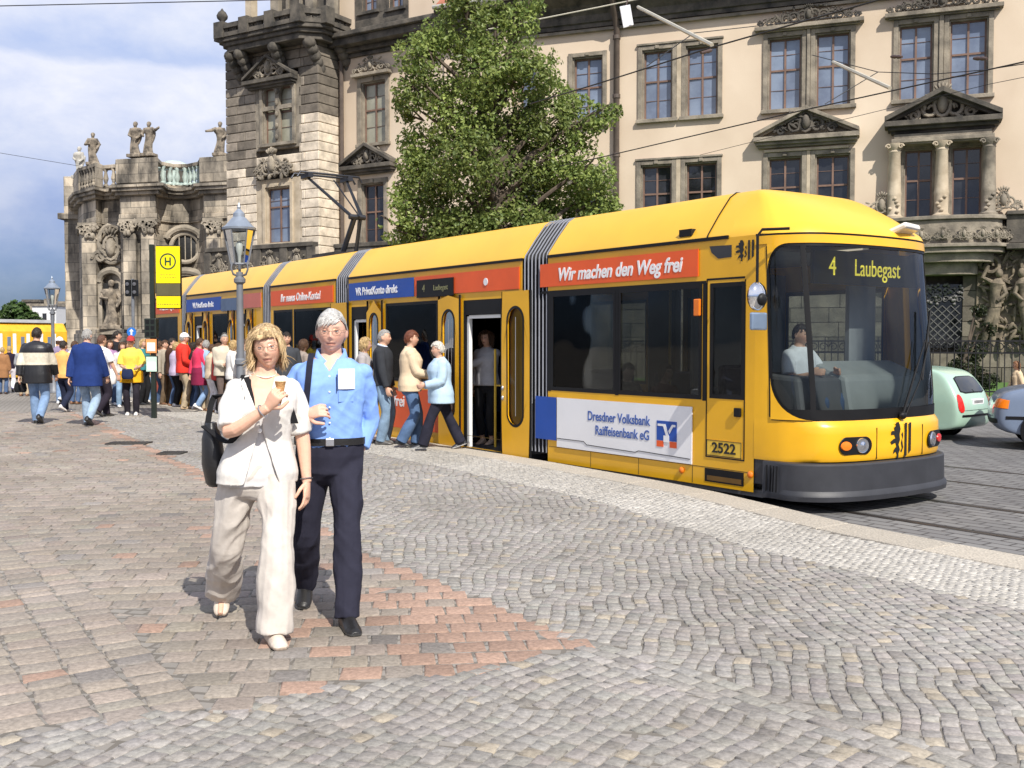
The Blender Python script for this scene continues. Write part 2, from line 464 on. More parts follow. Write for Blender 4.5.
# grey setts: two fields either side of a straight double row
gm = lambda x, y: ~isb(x, y) & ~strip(x, y)
right = lambda x, y: side(div_a, div_b, x, y) > 0
rowang = R(86)
def patch(x, y):     # the setts were laid in patches of slightly different direction
    f = np.sin(x * 1.9 + .7 * np.sin(y * 1.1)) + np.sin(y * 1.5 + 1.1 * np.sin(x * .8) + .5) + .5 * np.sin(3.1 * x - 2.2 * y)
    return np.where(f > .55, 0, np.where(f < -.55, 2, 1))
for q, dq in enumerate((-9, 0, 8)): lay((q * .03, 0), rowang + R(dq), .086, .082, lambda x, y: gm(x, y) & right(x, y) & (kd(x, y) > 1.5) & (patch(x, y) == q), grey,
    lambda a, b:   .028 * np.sin(a * 1.3 + .6 * b + 1.5 * np.sin(b * .9)) + .014 * np.sin(a * 5.3 + 1.3 * np.sin(b * 2.3)) + .012 * np.sin(a * 11 + b * 5) + .10 * np.sin(a * .45), gap=.005, stag=.4)
for q, dq in enumerate((-10, 0, 9)): lay((0, q * .02), R(62 + dq), .086, .083, lambda x, y: gm(x, y) & ~right(x, y) & (kd(x, y) > 1.5) & (patch(x, y) == q), grey,
    lambda a, b: .05 * np.sin(a * 2.0 + .8 * b + np.sin(b)) + .022 * np.sin(a * 5.7 + 1.3 * b) + .012 * np.sin(a * 12 + b * 4), gap=.005, stag=.4)
da = math.atan2(div_b[1] - div_a[1], div_b[0] - div_a[0])
lay(div_a, da, .13, .093, lambda x, y: strip(x, y) & ~isb(x, y), grey, gap=.006)
lay((TN.x * 8.55, TN.y * 8.55), t_ang, .062, .06, lambda x, y: (kd(x, y) > .46) & (kd(x, y) <= 1.5), pale, lambda a, b: .03 * np.sin(a * 3 + b * 2), gap=.004, zj=.002)
VA = np.concatenate(VV); CA = np.concatenate(CC)
k = len(VA)
quads = []
for r_ in (0, 1):
    for q in range(4):
        quads.append((r_ * 4 + q, r_ * 4 + (q + 1) % 4, r_ * 4 + 4 + (q + 1) % 4, r_ * 4 + 4 + q))
quads.append((8, 9, 10, 11))
Q = (np.array(quads)[None] + (np.arange(k) * 12)[:, None, None]).reshape(-1, 4)
me = bpy.data.meshes.new('setts')
me.vertices.add(k * 12); me.vertices.foreach_set('co', VA.reshape(-1).astype(np.float32))
me.loops.add(len(Q) * 4); me.loops.foreach_set('vertex_index', Q.reshape(-1).astype(np.int32))
me.polygons.add(len(Q)); me.polygons.foreach_set('loop_start', (np.arange(len(Q)) * 4).astype(np.int32))
me.update(calc_edges=True)
at = me.color_attributes.new('Col', 'FLOAT_COLOR', 'POINT')
at.data.foreach_set('color', np.concatenate([np.repeat(CA, 12, 0), np.ones((k * 12, 1))], 1).reshape(-1).astype(np.float32))
m_sett = mat('sett_stone', (.4, .4, .4), .78, vcol=True, var=.22, scale=38, bump=.45, bscale=60, detail=9, bdist=.006, stain=(.55, (.80, .78, .75), (1.10, 1.09, 1.08)))
me.polygons.foreach_set('use_smooth', [True] * len(me.polygons))
o = link('paving_setts', me, m_sett); tag(o, kind='structure')
SETT_COUNT = k

# tram rails: steel heads sunk in the road, with a dark groove
mb = MB(); gr = MB()
for D in (9.2, 10.63, 12.3, 13.73):
    for w0, w1, zz, bld in ((-.035, .03, .004, mb), (.03, .075, .003, gr)):
        ps = [TP(D + w0, -14), TP(D + w1, -14), TP(D + w1, 120), TP(D + w0, 120)]
        bld.add([(p.x, p.y, ROAD_Z + zz) for p in ps], [(0, 1, 2, 3)])
tag(mb.build('rails', mat('rail_steel', (.12, .1, .09), .4, .8, var=.3)), kind='structure')
tag(gr.build('rail_grooves', mat('groove_dark', (.02, .018, .016), .9)), kind='structure')
# flush iron covers in the square
for (px, py, rx, ry) in ((129, 443.5, 20, 1.6), (172, 453.5, 12, 1.1)):
    p = at_z(px, py); mb = MB()
    w = rx * p.y / FPX
    mb.box(-w, w, -.18, .18, -.02, .012)
    for i in range(9): mb.box(-w * .9 + i * w * .2, -w * .9 + i * w * .2 + w * .1, -.15, .15, .012, .016)
    o = mb.build('drain_cover', mat('cast_iron', (.06, .055, .05), .7, .4, var=.3), loc=(p.x, p.y, .006))
    tag(o, 'long dark iron cover set in the square behind the crowd' if rx > 15 else 'short dark iron strip cover set in the paving beside the woman', 'drain cover')
# ---------------------------------------------------------------- the palace
m_stucco = mat('cream_stucco', (.63, .51, .385), .9, stain=(.22, (.87, .85, .83), (1.03, 1.03, 1.03)), scale=.45, col2=(.715, .595, .46), bump=.15, bscale=30, detail=9, pos=(.3, .7))
m_stone = mat('grey_sandstone', (.12, .105, .085), .9, scale=1.6, col2=(.36, .31, .24), bump=.6, bscale=18, detail=8, pos=(.32, .68))
m_dark = mat('blackened_sandstone', (.040, .037, .033), .9, scale=1.8, col2=(.165, .143, .115), bump=.6, bscale=16, detail=8, pos=(.35, .72))
m_pale = mat('pale_sandstone', (.38, .31, .22), .9, scale=2.0, col2=(.56, .47, .35), bump=.3, bscale=20, detail=8)
m_block = mat('ashlar_blocks', (.3, .3, .3), .9, vcol=True, var=.28, scale=2.6, bump=.4, bscale=18, detail=8)
m_wood = mat('brown_window_wood', (.19, .115, .085), .6, var=.2)
m_upper = mat('window_glass_sky', (.12, .15, .22), .06, scale=.6, col2=(.21, .26, .35), spec=.9, pos=(.4, .6))  # bluish sky reflection put into the base colour of the panes
m_lower = mat('window_glass_dark', (.012, .013, .015), .05, scale=.6, col2=(.04, .042, .05), spec=.7, pos=(.4, .65))
m_curt = mat('window_glass_curtain', (.22, .22, .17), .25, scale=1.0, col2=(.38, .37, .29), spec=.6)
m_roof = mat('red_roof_tile', (.26, .085, .05), .8, scale=3, col2=(.38, .15, .09), bump=.4)
m_copper = mat('green_copper', (.10, .17, .14), .7, var=.3)
m_pipe = mat('brown_lead_pipe', (.10, .075, .06), .6, var=.2)

def scroll(mb, x, y, z, r, dirn, turns=1.4, th=.05):
    pts = []; rad = []
    for i in range(18):
        a = i / 17 * turns * 2 * math.pi; q = r * (1 - .8 * i / 17)
        pts.append((x + dirn * (q * math.cos(a)), y - .02 * i / 17, z + q * math.sin(a))); rad.append(th * (1 - .5 * i / 17))
    mb.tube(pts, rad, 6)
def ornament(mb, x, z, w, h, y, seed=0, shape='crest', th=None):
    """carved relief: a small shield between paired scrolls, beading and curling leaves"""
    r = random.Random(seed); th = th or h * .13
    mb.ell((x, y - th * .8, z + h * .42), (h * .13, th * 1.2, h * .24), 10, 7)
    mb.tube([(x + h * .19 * math.cos(t), y - th * .6, z + h * .42 + h * .31 * math.sin(t)) for t in [2 * math.pi * k / 12 for k in range(13)]], th * .4, 6)
    for k_ in range(5): mb.ell((x + (k_ - 2) * h * .075, y - th, z + h * (.86 - .03 * abs(k_ - 2))), (h * .035, th * .7, h * .09), 6, 5, Matrix.Rotation((k_ - 2) * .3, 3, 'Y'))
    n = max(2, int(w / 2 / (h * .36)))
    for s in (-1, 1):
        for i in range(n):
            f = (i + .7) / n
            px = x + s * f * w / 2; hh = h * ((1 - .62 * f) if shape == 'crest' else (.9 - .5 * f))
            scroll(mb, px, y - th * .5, z + hh * .38, hh * .34, s * (1 if i % 2 else -1), 1.5, th * .5)
            for _ in range(9):
                a = r.uniform(0, 3.1); q = r.uniform(.03, .075)
                mb.ell((px + r.uniform(-.45, .45) * hh, y - th * r.uniform(.2, .8), z + r.uniform(.02, .9) * hh), (hh * q, th * .6, hh * q * r.uniform(1.6, 3)), 6, 4,
                       Matrix.Rotation(a, 3, 'Y'))
def window(parent, x0, x1, z0, z1, glassm, fw=.16, proud=.07, rev=.24, stone=m_stone, sill=.14, rows=(.56,), hood=True, name='window'):
    mb = MB()
    mb.box(x0 - fw, x0, -proud, .03, z0 - .002, z1 + fw); mb.box(x1, x1 + fw, -proud, .03, z0 - .002, z1 + fw)
    mb.box(x0, x1, -proud + .004, .03, z1, z1 + fw - .003)
    mb.box(x0 - fw - .05, x1 + fw + .05, -proud - .09, .03, z0 - sill, z0 - .004)
    # inner stepped moulding
    t_ = .05
    mb.box(x0, x0 + t_, .02, rev - .02, z0, z1); mb.box(x1 - t_, x1, .02, rev - .02, z0, z1); mb.box(x0 + t_, x1 - t_, .023, rev - .023, z1 - t_, z1)
    if hood: mb.box((x0 + x1) / 2 - .07, (x0 + x1) / 2 + .07, -proud - .05, -proud + .002, z1 + .02, z1 + fw - .02)
    w = mb.build(name, stone, parent, bevel=.012)
    cb = MB(); a, b = x0 + t_, x1 - t_; c, d = z0 + .01, z1 - t_
    q = .055; y0, y1 = rev - .07, rev - .03
    cb.box(a, a + q, y0, y1, c, d); cb.box(b - q, b, y0, y1, c, d)
    cb.box(a + q, b - q, y0, y1, c, c + q); cb.box(a + q, b - q, y0, y1, d - q, d)
    cm = (a + b) / 2
    cb.box(cm - q * .6, cm + q * .6, y0 - .012, y1 - .004, c + q, d - q)
    for rz in rows:
        zz = c + (d - c) * rz
        cb.box(a + q, cm - q * .6, y0 - .008, y1 - .004, zz - q * .6, zz + q * .6); cb.box(cm + q * .6, b - q, y0 - .008, y1 - .004, zz - q * .6, zz + q * .6)
    for rz in (.28, .78):
        zz = c + (d - c) * rz
        cb.box(a + q, cm - q * .6, y0 + .015, y1 - .006, zz - .007, zz + .007); cb.box(cm + q * .6, b - q, y0 + .015, y1 - .006, zz - .007, zz + .007)
    cb.build('casement', m_wood, w)
    gb = MB(); rng_ = random.Random(int(x0 * 97 + z0 * 13))
    for (p, q_) in ((a, cm), (cm, b)):      # leaves of the window sit at slightly different angles
        dy = rng_.uniform(-.012, .012); dz = rng_.uniform(-.01, .01)
        gb.quad((p, rev - .03 + dy, c), (q_, rev - .03 - dy, c), (q_, rev - .03 - dy + dz, d), (p, rev - .03 + dy + dz, d))
    gb.build('pane', glassm, w)
    return w
def pediment(parent, x0, x1, zb, za, proud=.42, th=.17, stone=m_dark, orn=True, seed=1):
    mb = MB(); xm = (x0 + x1) / 2
    for i, (h_, p) in enumerate(((.0, proud), (-.11, proud * .72), (-.2, proud * .45))):
        mb.box(x0 + .0 + (proud - p) * .5, x1 - (proud - p) * .5, -p, .02, zb + h_ - .11 + .003, zb + h_ + (th - .0 if i == 0 else 0) * .4)
    for s in (-1, 1):
        xe = x0 if s < 0 else x1
        L = math.hypot(xm - xe, za - zb); dx, dz = (xm - xe) / L, (za - zb) / L
        nx, nz = -dz * s * -1, abs(dx)
        for (o0, o1, p) in ((0, th, proud + .004), (-th * .6, 0, proud * .62)):
            poly = [(xe + 0 * nx, zb + o0 + .07), (xm, za + o0 + .07), (xm, za + o1 + .07), (xe, zb + o1 + .07)]
            if s > 0: poly = poly[::-1]
            mb.prism(poly, -p, .02)
    mb.prism([(x0 + .2, zb + .05), (x1 - .2, zb + .05), (xm, za)], -.05, .02)
    p_ = mb.build('pediment', stone, parent, bevel=.01)
    if orn:
        ob = MB(); ornament(ob, xm, zb + .06, (x1 - x0) * .58, (za - zb) * (1.55 if proud > .7 else 1.3), -.16 if proud > .4 else -.1, seed)
        ob.build('carving', m_dark if stone is m_stone else m_stone, p_, smooth=True)
    return p_

# ---- main front
FM = Frame((15.02, 36.0, 0), (.9347, -.3553))
palace = thing('palace', 'cream stucco palace front with paired brown windows and dark carved pediments behind the tram', 'palace', FM.o, FM.rot)
def box_px(fr, xa, xb, yt, yb, px=None):
    """rectangle on the front from pixel sides; heights measured at the middle"""
    px = px or (xa + xb) / 2
    return fr.s(xa), fr.s(xb), fr.z(px, yb), fr.z(px, yt)
wins = []      # (x0,x1,z0,z1,glass)
def add(xa, xb, yt, yb, g, ref=None):
    r = box_px(FM, xa, xb, yt, yb); wins.append((*r, g)); return r
UP, LO = [], []
for xa, xb, yt, yb in ((506, 536, 63, 124), (572, 602, 55, 118), (641, 671, 49, 119), (684, 716, 45, 115), (765, 799, 36, 109), (812, 847, 33, 105), (894, 929, 24, 100), (944, 983, 20, 97)):
    UP.append(add(xa, xb, yt, yb, m_upper))
for xa, xb, yt, yb in ((506, 536, 172, 240), (572, 602, 167, 236), (640, 671, 163, 233), (684, 716, 160, 230), (766, 800, 156, 225), (813, 848, 153, 221), (901, 931, 150, 218), (948, 980, 147, 217)):
    LO.append(add(xa, xb, yt, yb, m_lower))
# level the rows: one sill and head height per storey
zu0 = sum(w[2] for w in UP[2:]) / 6; zu1 = sum(w[3] for w in UP[2:]) / 6
zl0 = sum(w[2] for w in LO[4:]) / 4; zl1 = sum(w[3] for w in LO[4:]) / 4
wins = [(w[0], w[1], zu0, zu1, w[4]) for w in wins[:8]] + [(w[0], w[1], zl0, zl1, w[4]) for w in wins[8:]]
X0, X1 = FM.s(445), FM.s(1200)
Zc = FM.z(675, 19)                      # underside of the main cornice
# dark openings of the basement storey
zb1 = FM.z(940, 287); zb0 = FM.z(940, 345)
bw = (FM.s(908), FM.s(962), zb0, zb1)
holes = [w[:4] for w in wins] + [bw]
mb = MB(); zsp = FM.z(960, 252)        # stucco above, ashlar below
wall_holes(mb, X0, X1, zsp, Zc + 1.2, 0, [h for h in holes if h[2] > zsp], .26)
mb.box(X0, X1, .6, 10, zsp, Zc + 1.2)
wallm = mb.build('wall', m_stucco, palace)
mb = MB(); r_ = random.Random(4)
z = -.3; i = 0
while z < zsp - .02:
    h_ = min(.52, zsp - z); x = X0 - (.6 if i % 2 else 0)
    while x < X1:
        L = r_.uniform(1.0, 1.5); g = r_.uniform(.55, 1.1)
        mb.col = (.17 * g, .148 * g, .115 * g)
        a, b = max(x, X0), min(x + L, X1)
        if not (a < bw[1] and b > bw[0] and z < bw[3] and z + h_ > bw[2]):
            mb.box(a + .012, b - .012, -.06 - r_.uniform(0, .02), .5, z + .012, z + h_ - .012)
        else:
            if a < bw[0]: mb.box(a + .012, bw[0], -.06, .5, z + .012, z + h_ - .012)
            if b > bw[1]: mb.box(bw[1], b - .012, -.06, .5, z + .012, z + h_ - .012)
        x += L
    z += h_; i += 1
mb.build('basement_wall', m_block, palace, bevel=.02)
mb = MB(); mb.box(X0, bw[0] - .02, .02, .6, -.3, zsp); mb.box(bw[1] + .02, X1, .02, .6, -.3, zsp); mb.box(bw[0] - .02, bw[1] + .02, .5, .6, -.3, zsp)
mb.build('inner_wall', m_dark, palace)
for w in wins: window(palace, *w)
# carved hoods over the paired upper windows
for (a, b, i0) in ((4, 5, 1), (6, 7, 2)):
    x0, x1 = wins[a][0] - .32, wins[b][1] + .32
    mb = MB(); mb.box(x0 - .12, x1 + .12, -.3, .02, zu1 + .22, zu1 + .36); mb.box(x0, x1, -.18, .02, zu1 + .17, zu1 + .22)
    xm = (wins[a][1] + wins[b][0]) / 2
    mb.box(wins[a][1] + .17, wins[b][0] - .17, -.12, .02, zu0 - .1, zu1 + .17)
    h_ = mb.build('window_hood', m_stone, palace, bevel=.012)
    ob = MB(); ornament(ob, xm, zu1 + .34, x1 - x0, FM.z(803, 6) - FM.z(803, 27), -.14, i0 + 10); ob.build('carving', m_dark, h_, smooth=True)
# pilaster between the plain pair, pale stone
for row, (zz0, zz1) in enumerate(((zu0, zu1), (zl0, zl1))):
    k_ = 2 + row * 8
    mb = MB(); mb.box(wins[k_][1] + .165, wins[k_ + 1][0] - .165, -.075, .02, zz0 - .13, zz1 + .16)
    mb.build('mullion_pier', m_pale, palace, bevel=.01)
    mb = MB(); mb.box(wins[k_][0] - .2, wins[k_ + 1][1] + .2, -.11, .02, zz1 + .165, zz1 + .24); mb.build('lintel', m_stone, palace, bevel=.01)
# pediment over the lower pair C
xa, xb = FM.s(753), FM.s(857)
pediment(palace, xa, xb, FM.z(805, 138), FM.z(805, 114), .45, .14, seed=3, stone=m_stone)
mb = MB(); mb.box(xa + .35, xb - .35, -.12, .02, zl1 + .17, FM.z(805, 141) - .25); mb.box(wins[12][1] + .165, wins[13][0] - .165, -.075, .02, zl0 - .1, zl1 + .165)
mb.build('frieze', m_pale, palace, bevel=.012)
# the columned bay D with its balcony
xa, xb = FM.s(882), FM.s(997)
pediment(palace, xa, xb, FM.z(939, 124), FM.z(939, 98), .75, .17, seed=5)
mb = MB(); zt = FM.z(939, 128) - .22; zc_ = zl1 + .12
mb.box(xa + .3, xb - .3, -.5, .02, zt - .35, zt); mb.box(xa + .22, xb - .22, -.58, .02, zc_ + .02, zc_ + .16)
mb.box(wins[14][1] + .02, wins[15][0] - .02, -.08, .02, zl0 - .1, zl1 + .3)
mb.build('entablature', m_stone, palace, bevel=.015)
for px in (892, 939, 986):
    x = FM.s(px, -.35); mb = MB()
    H = zc_ - zl0
    mb.lathe([(.30, zl0 - .1), (.30, zl0 + .05), (.25, zl0 + .08), (.22, zl0 + .14), (.235, zl0 + H * .3), (.245, zl0 + H * .33), (.225, zl0 + H * .36), (.19, zc_ - .3), (.215, zc_ - .26), (.2, zc_ - .2), (.29, zc_ - .06), (.30, zc_ + .02)], (x, -.33, 0), 16)
    for s in (-1, 1): scroll(mb, x + s * .2, -.55, zc_ - .09, .09, s, 1.2, .035)
    mb.box(x - .3, x + .3, -.63, -.03, zl0 - .32, zl0 - .1)
    for j in range(5): mb.ell((x + r_.uniform(-.15, .15), -.56, zl0 + H * (.08 + .045 * j)), (.07, .05, .06), 7, 5)
    mb.build('column', m_pale if px != 986 else m_stone, palace, smooth=True)
# balcony slab, parapet and bracket
xl, xr = FM.s(868, -.9), FM.s(1100, -.9)
zb_ = FM.z(950, 216, -.9); zbb = FM.z(950, 244, -.9)
mb = MB()
xm0, xm1 = FM.s(880, -1.1), FM.s(1004, -1.1)
pts = [(xm0, 0)] + [((xm0 + xm1) / 2 - (xm1 - xm0) / 2 * math.cos(a), -.35 - .85 * math.sin(a)) for a in [math.pi * k / 14 for k in range(15)]] + [(xm1, 0)]
def offs(p, s): c = (xm0 + xm1) / 2; return [(c + (x - c) * s, y * s) for x, y in p]
for (zz0, zz1, s) in ((zb_ - .13, zb_, 1.06), (zbb, zb_ - .13, .98), (zbb - .12, zbb, 1.10), (zbb - .3, zbb - .12, 1.02), (zbb - .6, zbb - .3, .85), (zbb - 1.0, zbb - .6, .6)):
    mb.prism(offs(pts, s), zz0, zz1, 'xy')
bal = mb.build('balcony', m_stone, palace, bevel=.02)
for k in range(9):
    a = math.pi * (k + .5) / 9; c = (xm0 + xm1) / 2; ob = MB()
    ornament(ob, c - (xm1 - xm0) / 2 * math.cos(a), zbb + .1, .42, .5, -.42 - .85 * math.sin(a), k, th=.05)
    ob.build('carving', m_stone, bal, smooth=True)
mb = MB(); mb.box(xm1 + .05, X1, -.55, .0, zbb, zb_); mb.box(xm1 + .05, X1, -.68, .0, zb_, zb_ + .13); mb.box(xm1 + .05, X1, -.72, 0, zbb - .2, zbb - .02)
mb.build('parapet', m_dark, palace, bevel=.02)
for px in (880, 1000):
    mb = MB(); ornament(mb, FM.s(px), zb_ + .15, 1.0, .9, -.3, px, th=.09); mb.build('carving', m_stone, palace, smooth=True)
# carved group on the basement wall at the right
mb = MB(); rx, rzc = FM.s(1008), FM.z(1006, 300)
mb.box(rx - 1.0, rx + 1.0, -.12, .02, FM.z(1006, 338), FM.z(1006, 252))
for s_, hx in ((-.42, -.5), (.42, .55)):             # two leaning figures under a scrolled bracket
    limb_ = lambda pts, rad: mb.tube([V(p) + V((rx, 0, rzc)) for p in pts], rad, 9)
    limb_([(hx, -.3, -1.5), (hx * .9, -.34, -.7), (s_, -.36, -.2)], [.09, .14, .17]); limb_([(hx * 1.5, -.25, -1.4), (hx * 1.3, -.4, -.75), (s_, -.36, -.2)], [.08, .13, .16])
    limb_([(s_, -.36, -.25), (s_ * 1.05, -.34, .2), (s_ * .9, -.36, .55), (s_ * .85, -.38, .72)], [.19, .17, .24, .10])
    mb.ell((rx + s_ * .8, -.42, rzc + .88), (.12, .14, .16), 10, 8)
    limb_([(s_ * 1.2, -.36, .55), (s_ * 2.0, -.4, .75), (s_ * 1.6, -.42, 1.15)], [.10, .085, .06]); limb_([(s_ * .6, -.36, .55), (s_ * .3, -.5, .2), (s_ * .9, -.55, -.05)], [.10, .08, .06])
for q in range(150):
    a = r_.uniform(0, 6.28); fx, fz = r_.uniform(-.95, .95), r_.uniform(-1.8, 1.5); e = r_.uniform(.03, .075)
    mb.ell((rx + fx, -.14 - r_.uniform(0, .12), rzc + fz), (e, e, e * r_.uniform(2, 4.5)), 6, 5, Matrix.Rotation(a, 3, 'Y'))
for s_ in (-1, 1): scroll(mb, rx + s_ * .6, -.3, FM.z(1006, 266), .36, s_, 1.5, .09)
mb.build('relief', mat('relief_stone_shaded', (.08, .067, .05), .9, scale=3.5, col2=(.27, .22, .155), bump=.6, bscale=14, detail=8, pos=(.35, .68)), palace, smooth=True)  # stone colour darkened to stand for the balcony's shadow on the carving
# lattice grille over the basement window
mb = MB()
def clipd(x0, z0, dx):      # diagonal bars clipped to the opening
    a0, a1, c0, c1 = bw[0], bw[1], bw[2], bw[2] + (bw[3] - bw[2]) * .72
    ts = []
    for k in range(41):
        x, z = x0 + dx * k / 40 * 6, z0 + k / 40 * 6
        if a0 <= x <= a1 and c0 <= z <= c1: ts.append((x, -.05, z))
    if len(ts) > 1: mb.tube([ts[0], ts[-1]], .018, 5)
for k in range(-16, 18): clipd(bw[0] + k * .27, bw[2], 1); clipd(bw[0] + k * .27, bw[2], -1)
for k in range(70): mb.ell((r_.uniform(bw[0], bw[1]), r_.uniform(-.14, -.03), bw[2] + (bw[3] - bw[2]) * r_.uniform(.7, 1.05)), (.06, .04, .06), 6, 4)
for k in range(16):
    scroll(mb, bw[0] + (bw[1] - bw[0]) * (k % 8 + .5) / 8, -.08, bw[2] + (bw[3] - bw[2]) * (.78 + .14 * (k // 8)), .13, 1 if k % 2 else -1, 1.2, .02)
mb.build('window_grille', mat('grille_iron', (.17, .165, .16), .5, .5), palace, smooth=True)
mb = MB(); mb.box(bw[0] - .2, bw[1] + .2, .3, .34, bw[2] - .1, bw[3] + .1); mb.build('pane', m_lower, palace)
# main cornice and roof
mb = MB()
prof = [(0, Zc), (.12, Zc), (.12, Zc + .15), (.2, Zc + .18), (.2, Zc + .45), (.5, Zc + .75), (.9, Zc + .95), (1.0, Zc + 1.0), (1.0, Zc + 1.15), (0, Zc + 1.3)]
vs_ = [(x, -p, z) for x in (X0, X1) for p, z in prof]; n_ = len(prof)
mb.add(vs_, [tuple(range(n_)), tuple(reversed(range(n_, 2 * n_)))] + [((i + 1) % n_, i, i + n_, (i + 1) % n_ + n_) for i in range(n_)])
co = mb.build('cornice', m_dark, palace)
mb = MB(); mb.box(X0, X1, -.155, .0, Zc - .16, Zc - .06); mb.build('string_course', m_stone, palace)
mb = MB(); mb.tube([(X0, -1.08, Zc + 1.16), (X1, -1.08, Zc + 1.16)], .09, 8); mb.build('gutter', mat('zinc_gutter', (.42, .41, .36), .5, .3), palace, smooth=True)
mb = MB(); mb.prism([(-1.0, Zc + 1.2), (6, Zc + 6.5), (10, Zc + 6.5), (10, Zc + 1.2)], X0, X1, 'yz'); mb.build('roof', m_roof, palace)
xp = FM.s(616.5)
mb = MB(); mb.tube([(xp, -.95, Zc + 1.05), (xp, -.5, Zc + .3), (xp, -.14, Zc - .1), (xp, -.14, 0)], .12, 10)
for k in range(6): mb.tube([(xp, -.14, 2 + k * 2.2), (xp, -.14, 2.14 + k * 2.2)], .15, 10)
mb.build('drainpipe', m_pipe, palace, smooth=True)

# ---- the corner tower and the short wing beside it
jx = FM.s(460); J = FM.o + FM.a * jx
FW = Frame(J, (.850, -.526))
wing = thing('palace_tower', 'blackened and cream stone corner tower with balustraded top balcony and a short cream wing', 'tower', FW.o, FW.rot)
wL = FW.s(340)
Zw = (FW.z(352, 58) + FW.z(407, 49)) / 2; Zt = FW.z(391, 30)
ww = [(FW.s(363), FW.s(387), FW.z(375, 143), FW.z(375, 81), m_curt), (FW.s(363), FW.s(385), FW.z(375, 246), FW.z(375, 183), m_lower)]
Ztop = FW.z(390, -60)
at_w = [(FW.s(364), FW.s(379), FW.z(380, 9), FW.z(380, -30), m_upper), (FW.s(391), FW.s(405), FW.z(400, 7), FW.z(400, -30), m_upper)]
mb = MB(); wall_holes(mb, wL, 2.5, -.3, Ztop, 0, [w[:4] for w in ww + at_w], .26); mb.box(wL, 2.5, .6, 8, -.3, Ztop)
mb.build('wall', m_stucco, wing)
for w in ww: window(wing, *w, fw=.2)
for w in at_w: window(wing, *w, fw=.12, stone=m_dark)
mb = MB(); mb.box(FW.s(358), FW.s(410), -.05, .02, Zt, FW.z(385, 10)); mb.box(FW.s(379) + .1, FW.s(391) - .1, -.06, .02, FW.z(385, 11), Ztop); mb.box(FW.s(358), FW.s(364) - .1, -.06, .02, FW.z(385, 11), Ztop); mb.box(FW.s(405) + .1, FW.s(410), -.06, .02, FW.z(385, 11), Ztop)
mb.build('dormer_panel', m_dark, wing)
mb = MB(); x0, x1 = wL, 2.3
for (p, a, b) in ((.12, Zw, Zw + .18), (.3, Zw + .18, Zt - .5), (.75, Zt - .5, Zt - .2), (.95, Zt - .2, Zt)): mb.box(x0, x1, -p, .02, a, b - .002)
mb.build('cornice', m_dark, wing, bevel=.03)
mb = MB(); x0, x1 = ww[0][0] - .35, ww[0][1] + .35
mb.box(x0, x1, -.32, .02, ww[0][3] + .21, ww[0][3] + .34); hd = mb.build('window_hood', m_stone, wing, bevel=.01)
ob = MB(); ornament(ob, (x0 + x1) / 2, ww[0][3] + .34, x1 - x0, .75, -.14, 22); ob.build('carving', m_stone, hd, smooth=True)
pediment(wing, FW.s(347), FW.s(398), FW.z(372, 167), FW.z(372, 149), .5, .14, seed=8)
# tower, set forward of the wing
q = .0
TFd = 1.35                                  # how far the tower front stands forward
tx1 = FW.s(320, -TFd); tx0 = FW.s(228, -TFd)
def tp(px, py): return FW.p(px, py, -TFd)
Tz = tp(275, 47)[1]
tw1 = (tp(262, 0)[0], tp(292, 0)[0], tp(277, 143)[1], tp(277, 86)[1])
tw2 = (tp(264, 0)[0], tp(289, 0)[0], tp(276, 243)[1], tp(276, 187)[1])
mb = MB(); r_ = random.Random(9); ch = .40; z = -.3; i = 0
core = MB(); core.box(tx0 + .05, tx1 - .05, -TFd + .28, 4, -.3, Tz)
core.build('core', m_dark, wing)
lo_x, hi_x = tw1[0] - .45, tw1[1] + .45
while z < Tz:
    z1 = min(z + ch, Tz)
    def blk(a, b, y0, y1, ax):
        zc = (z + z1) / 2
        # the top of the tower is blackened, replaced stone lower down is pale
        edge = tp(300, 110 if ax == 'r' else (150 if ax == 'm' else 172))[1] + r_.uniform(-.35, .35)
        if zc > edge: g = r_.uniform(.6, 1.5); mb.col = (.19 * g, .162 * g, .13 * g)
        else: g = r_.uniform(.93, 1.05); mb.col = (.64 * g, .55 * g, .435 * g)
        mb.box(a + .006, b - .006, y0, y1, z + .011, z1 - .011)
    d = .5 if i % 2 else 0
    cuts = [tx0, tx0 + .7 + d, lo_x] if lo_x - tx0 > 1.4 else [tx0, lo_x]
    for a, b in zip(cuts[:-1], cuts[1:]): blk(a, b, -TFd, -TFd + .3, 'l')
    cuts = [hi_x, tx1 - .8 - d * .6, tx1]
    for a, b in zip(cuts[:-1], cuts[1:]): blk(a, b, -TFd, -TFd + .3 if b < tx1 else 0, 'r')
    inw = any(z < w[3] + .3 and z1 > w[2] - .2 for w in (tw1, tw2))
    if not inw: blk(lo_x, hi_x, -TFd, -TFd + .3, 'm')
    z = z1; i += 1
mb.build('ashlar_wall', m_block, wing, bevel=.03)
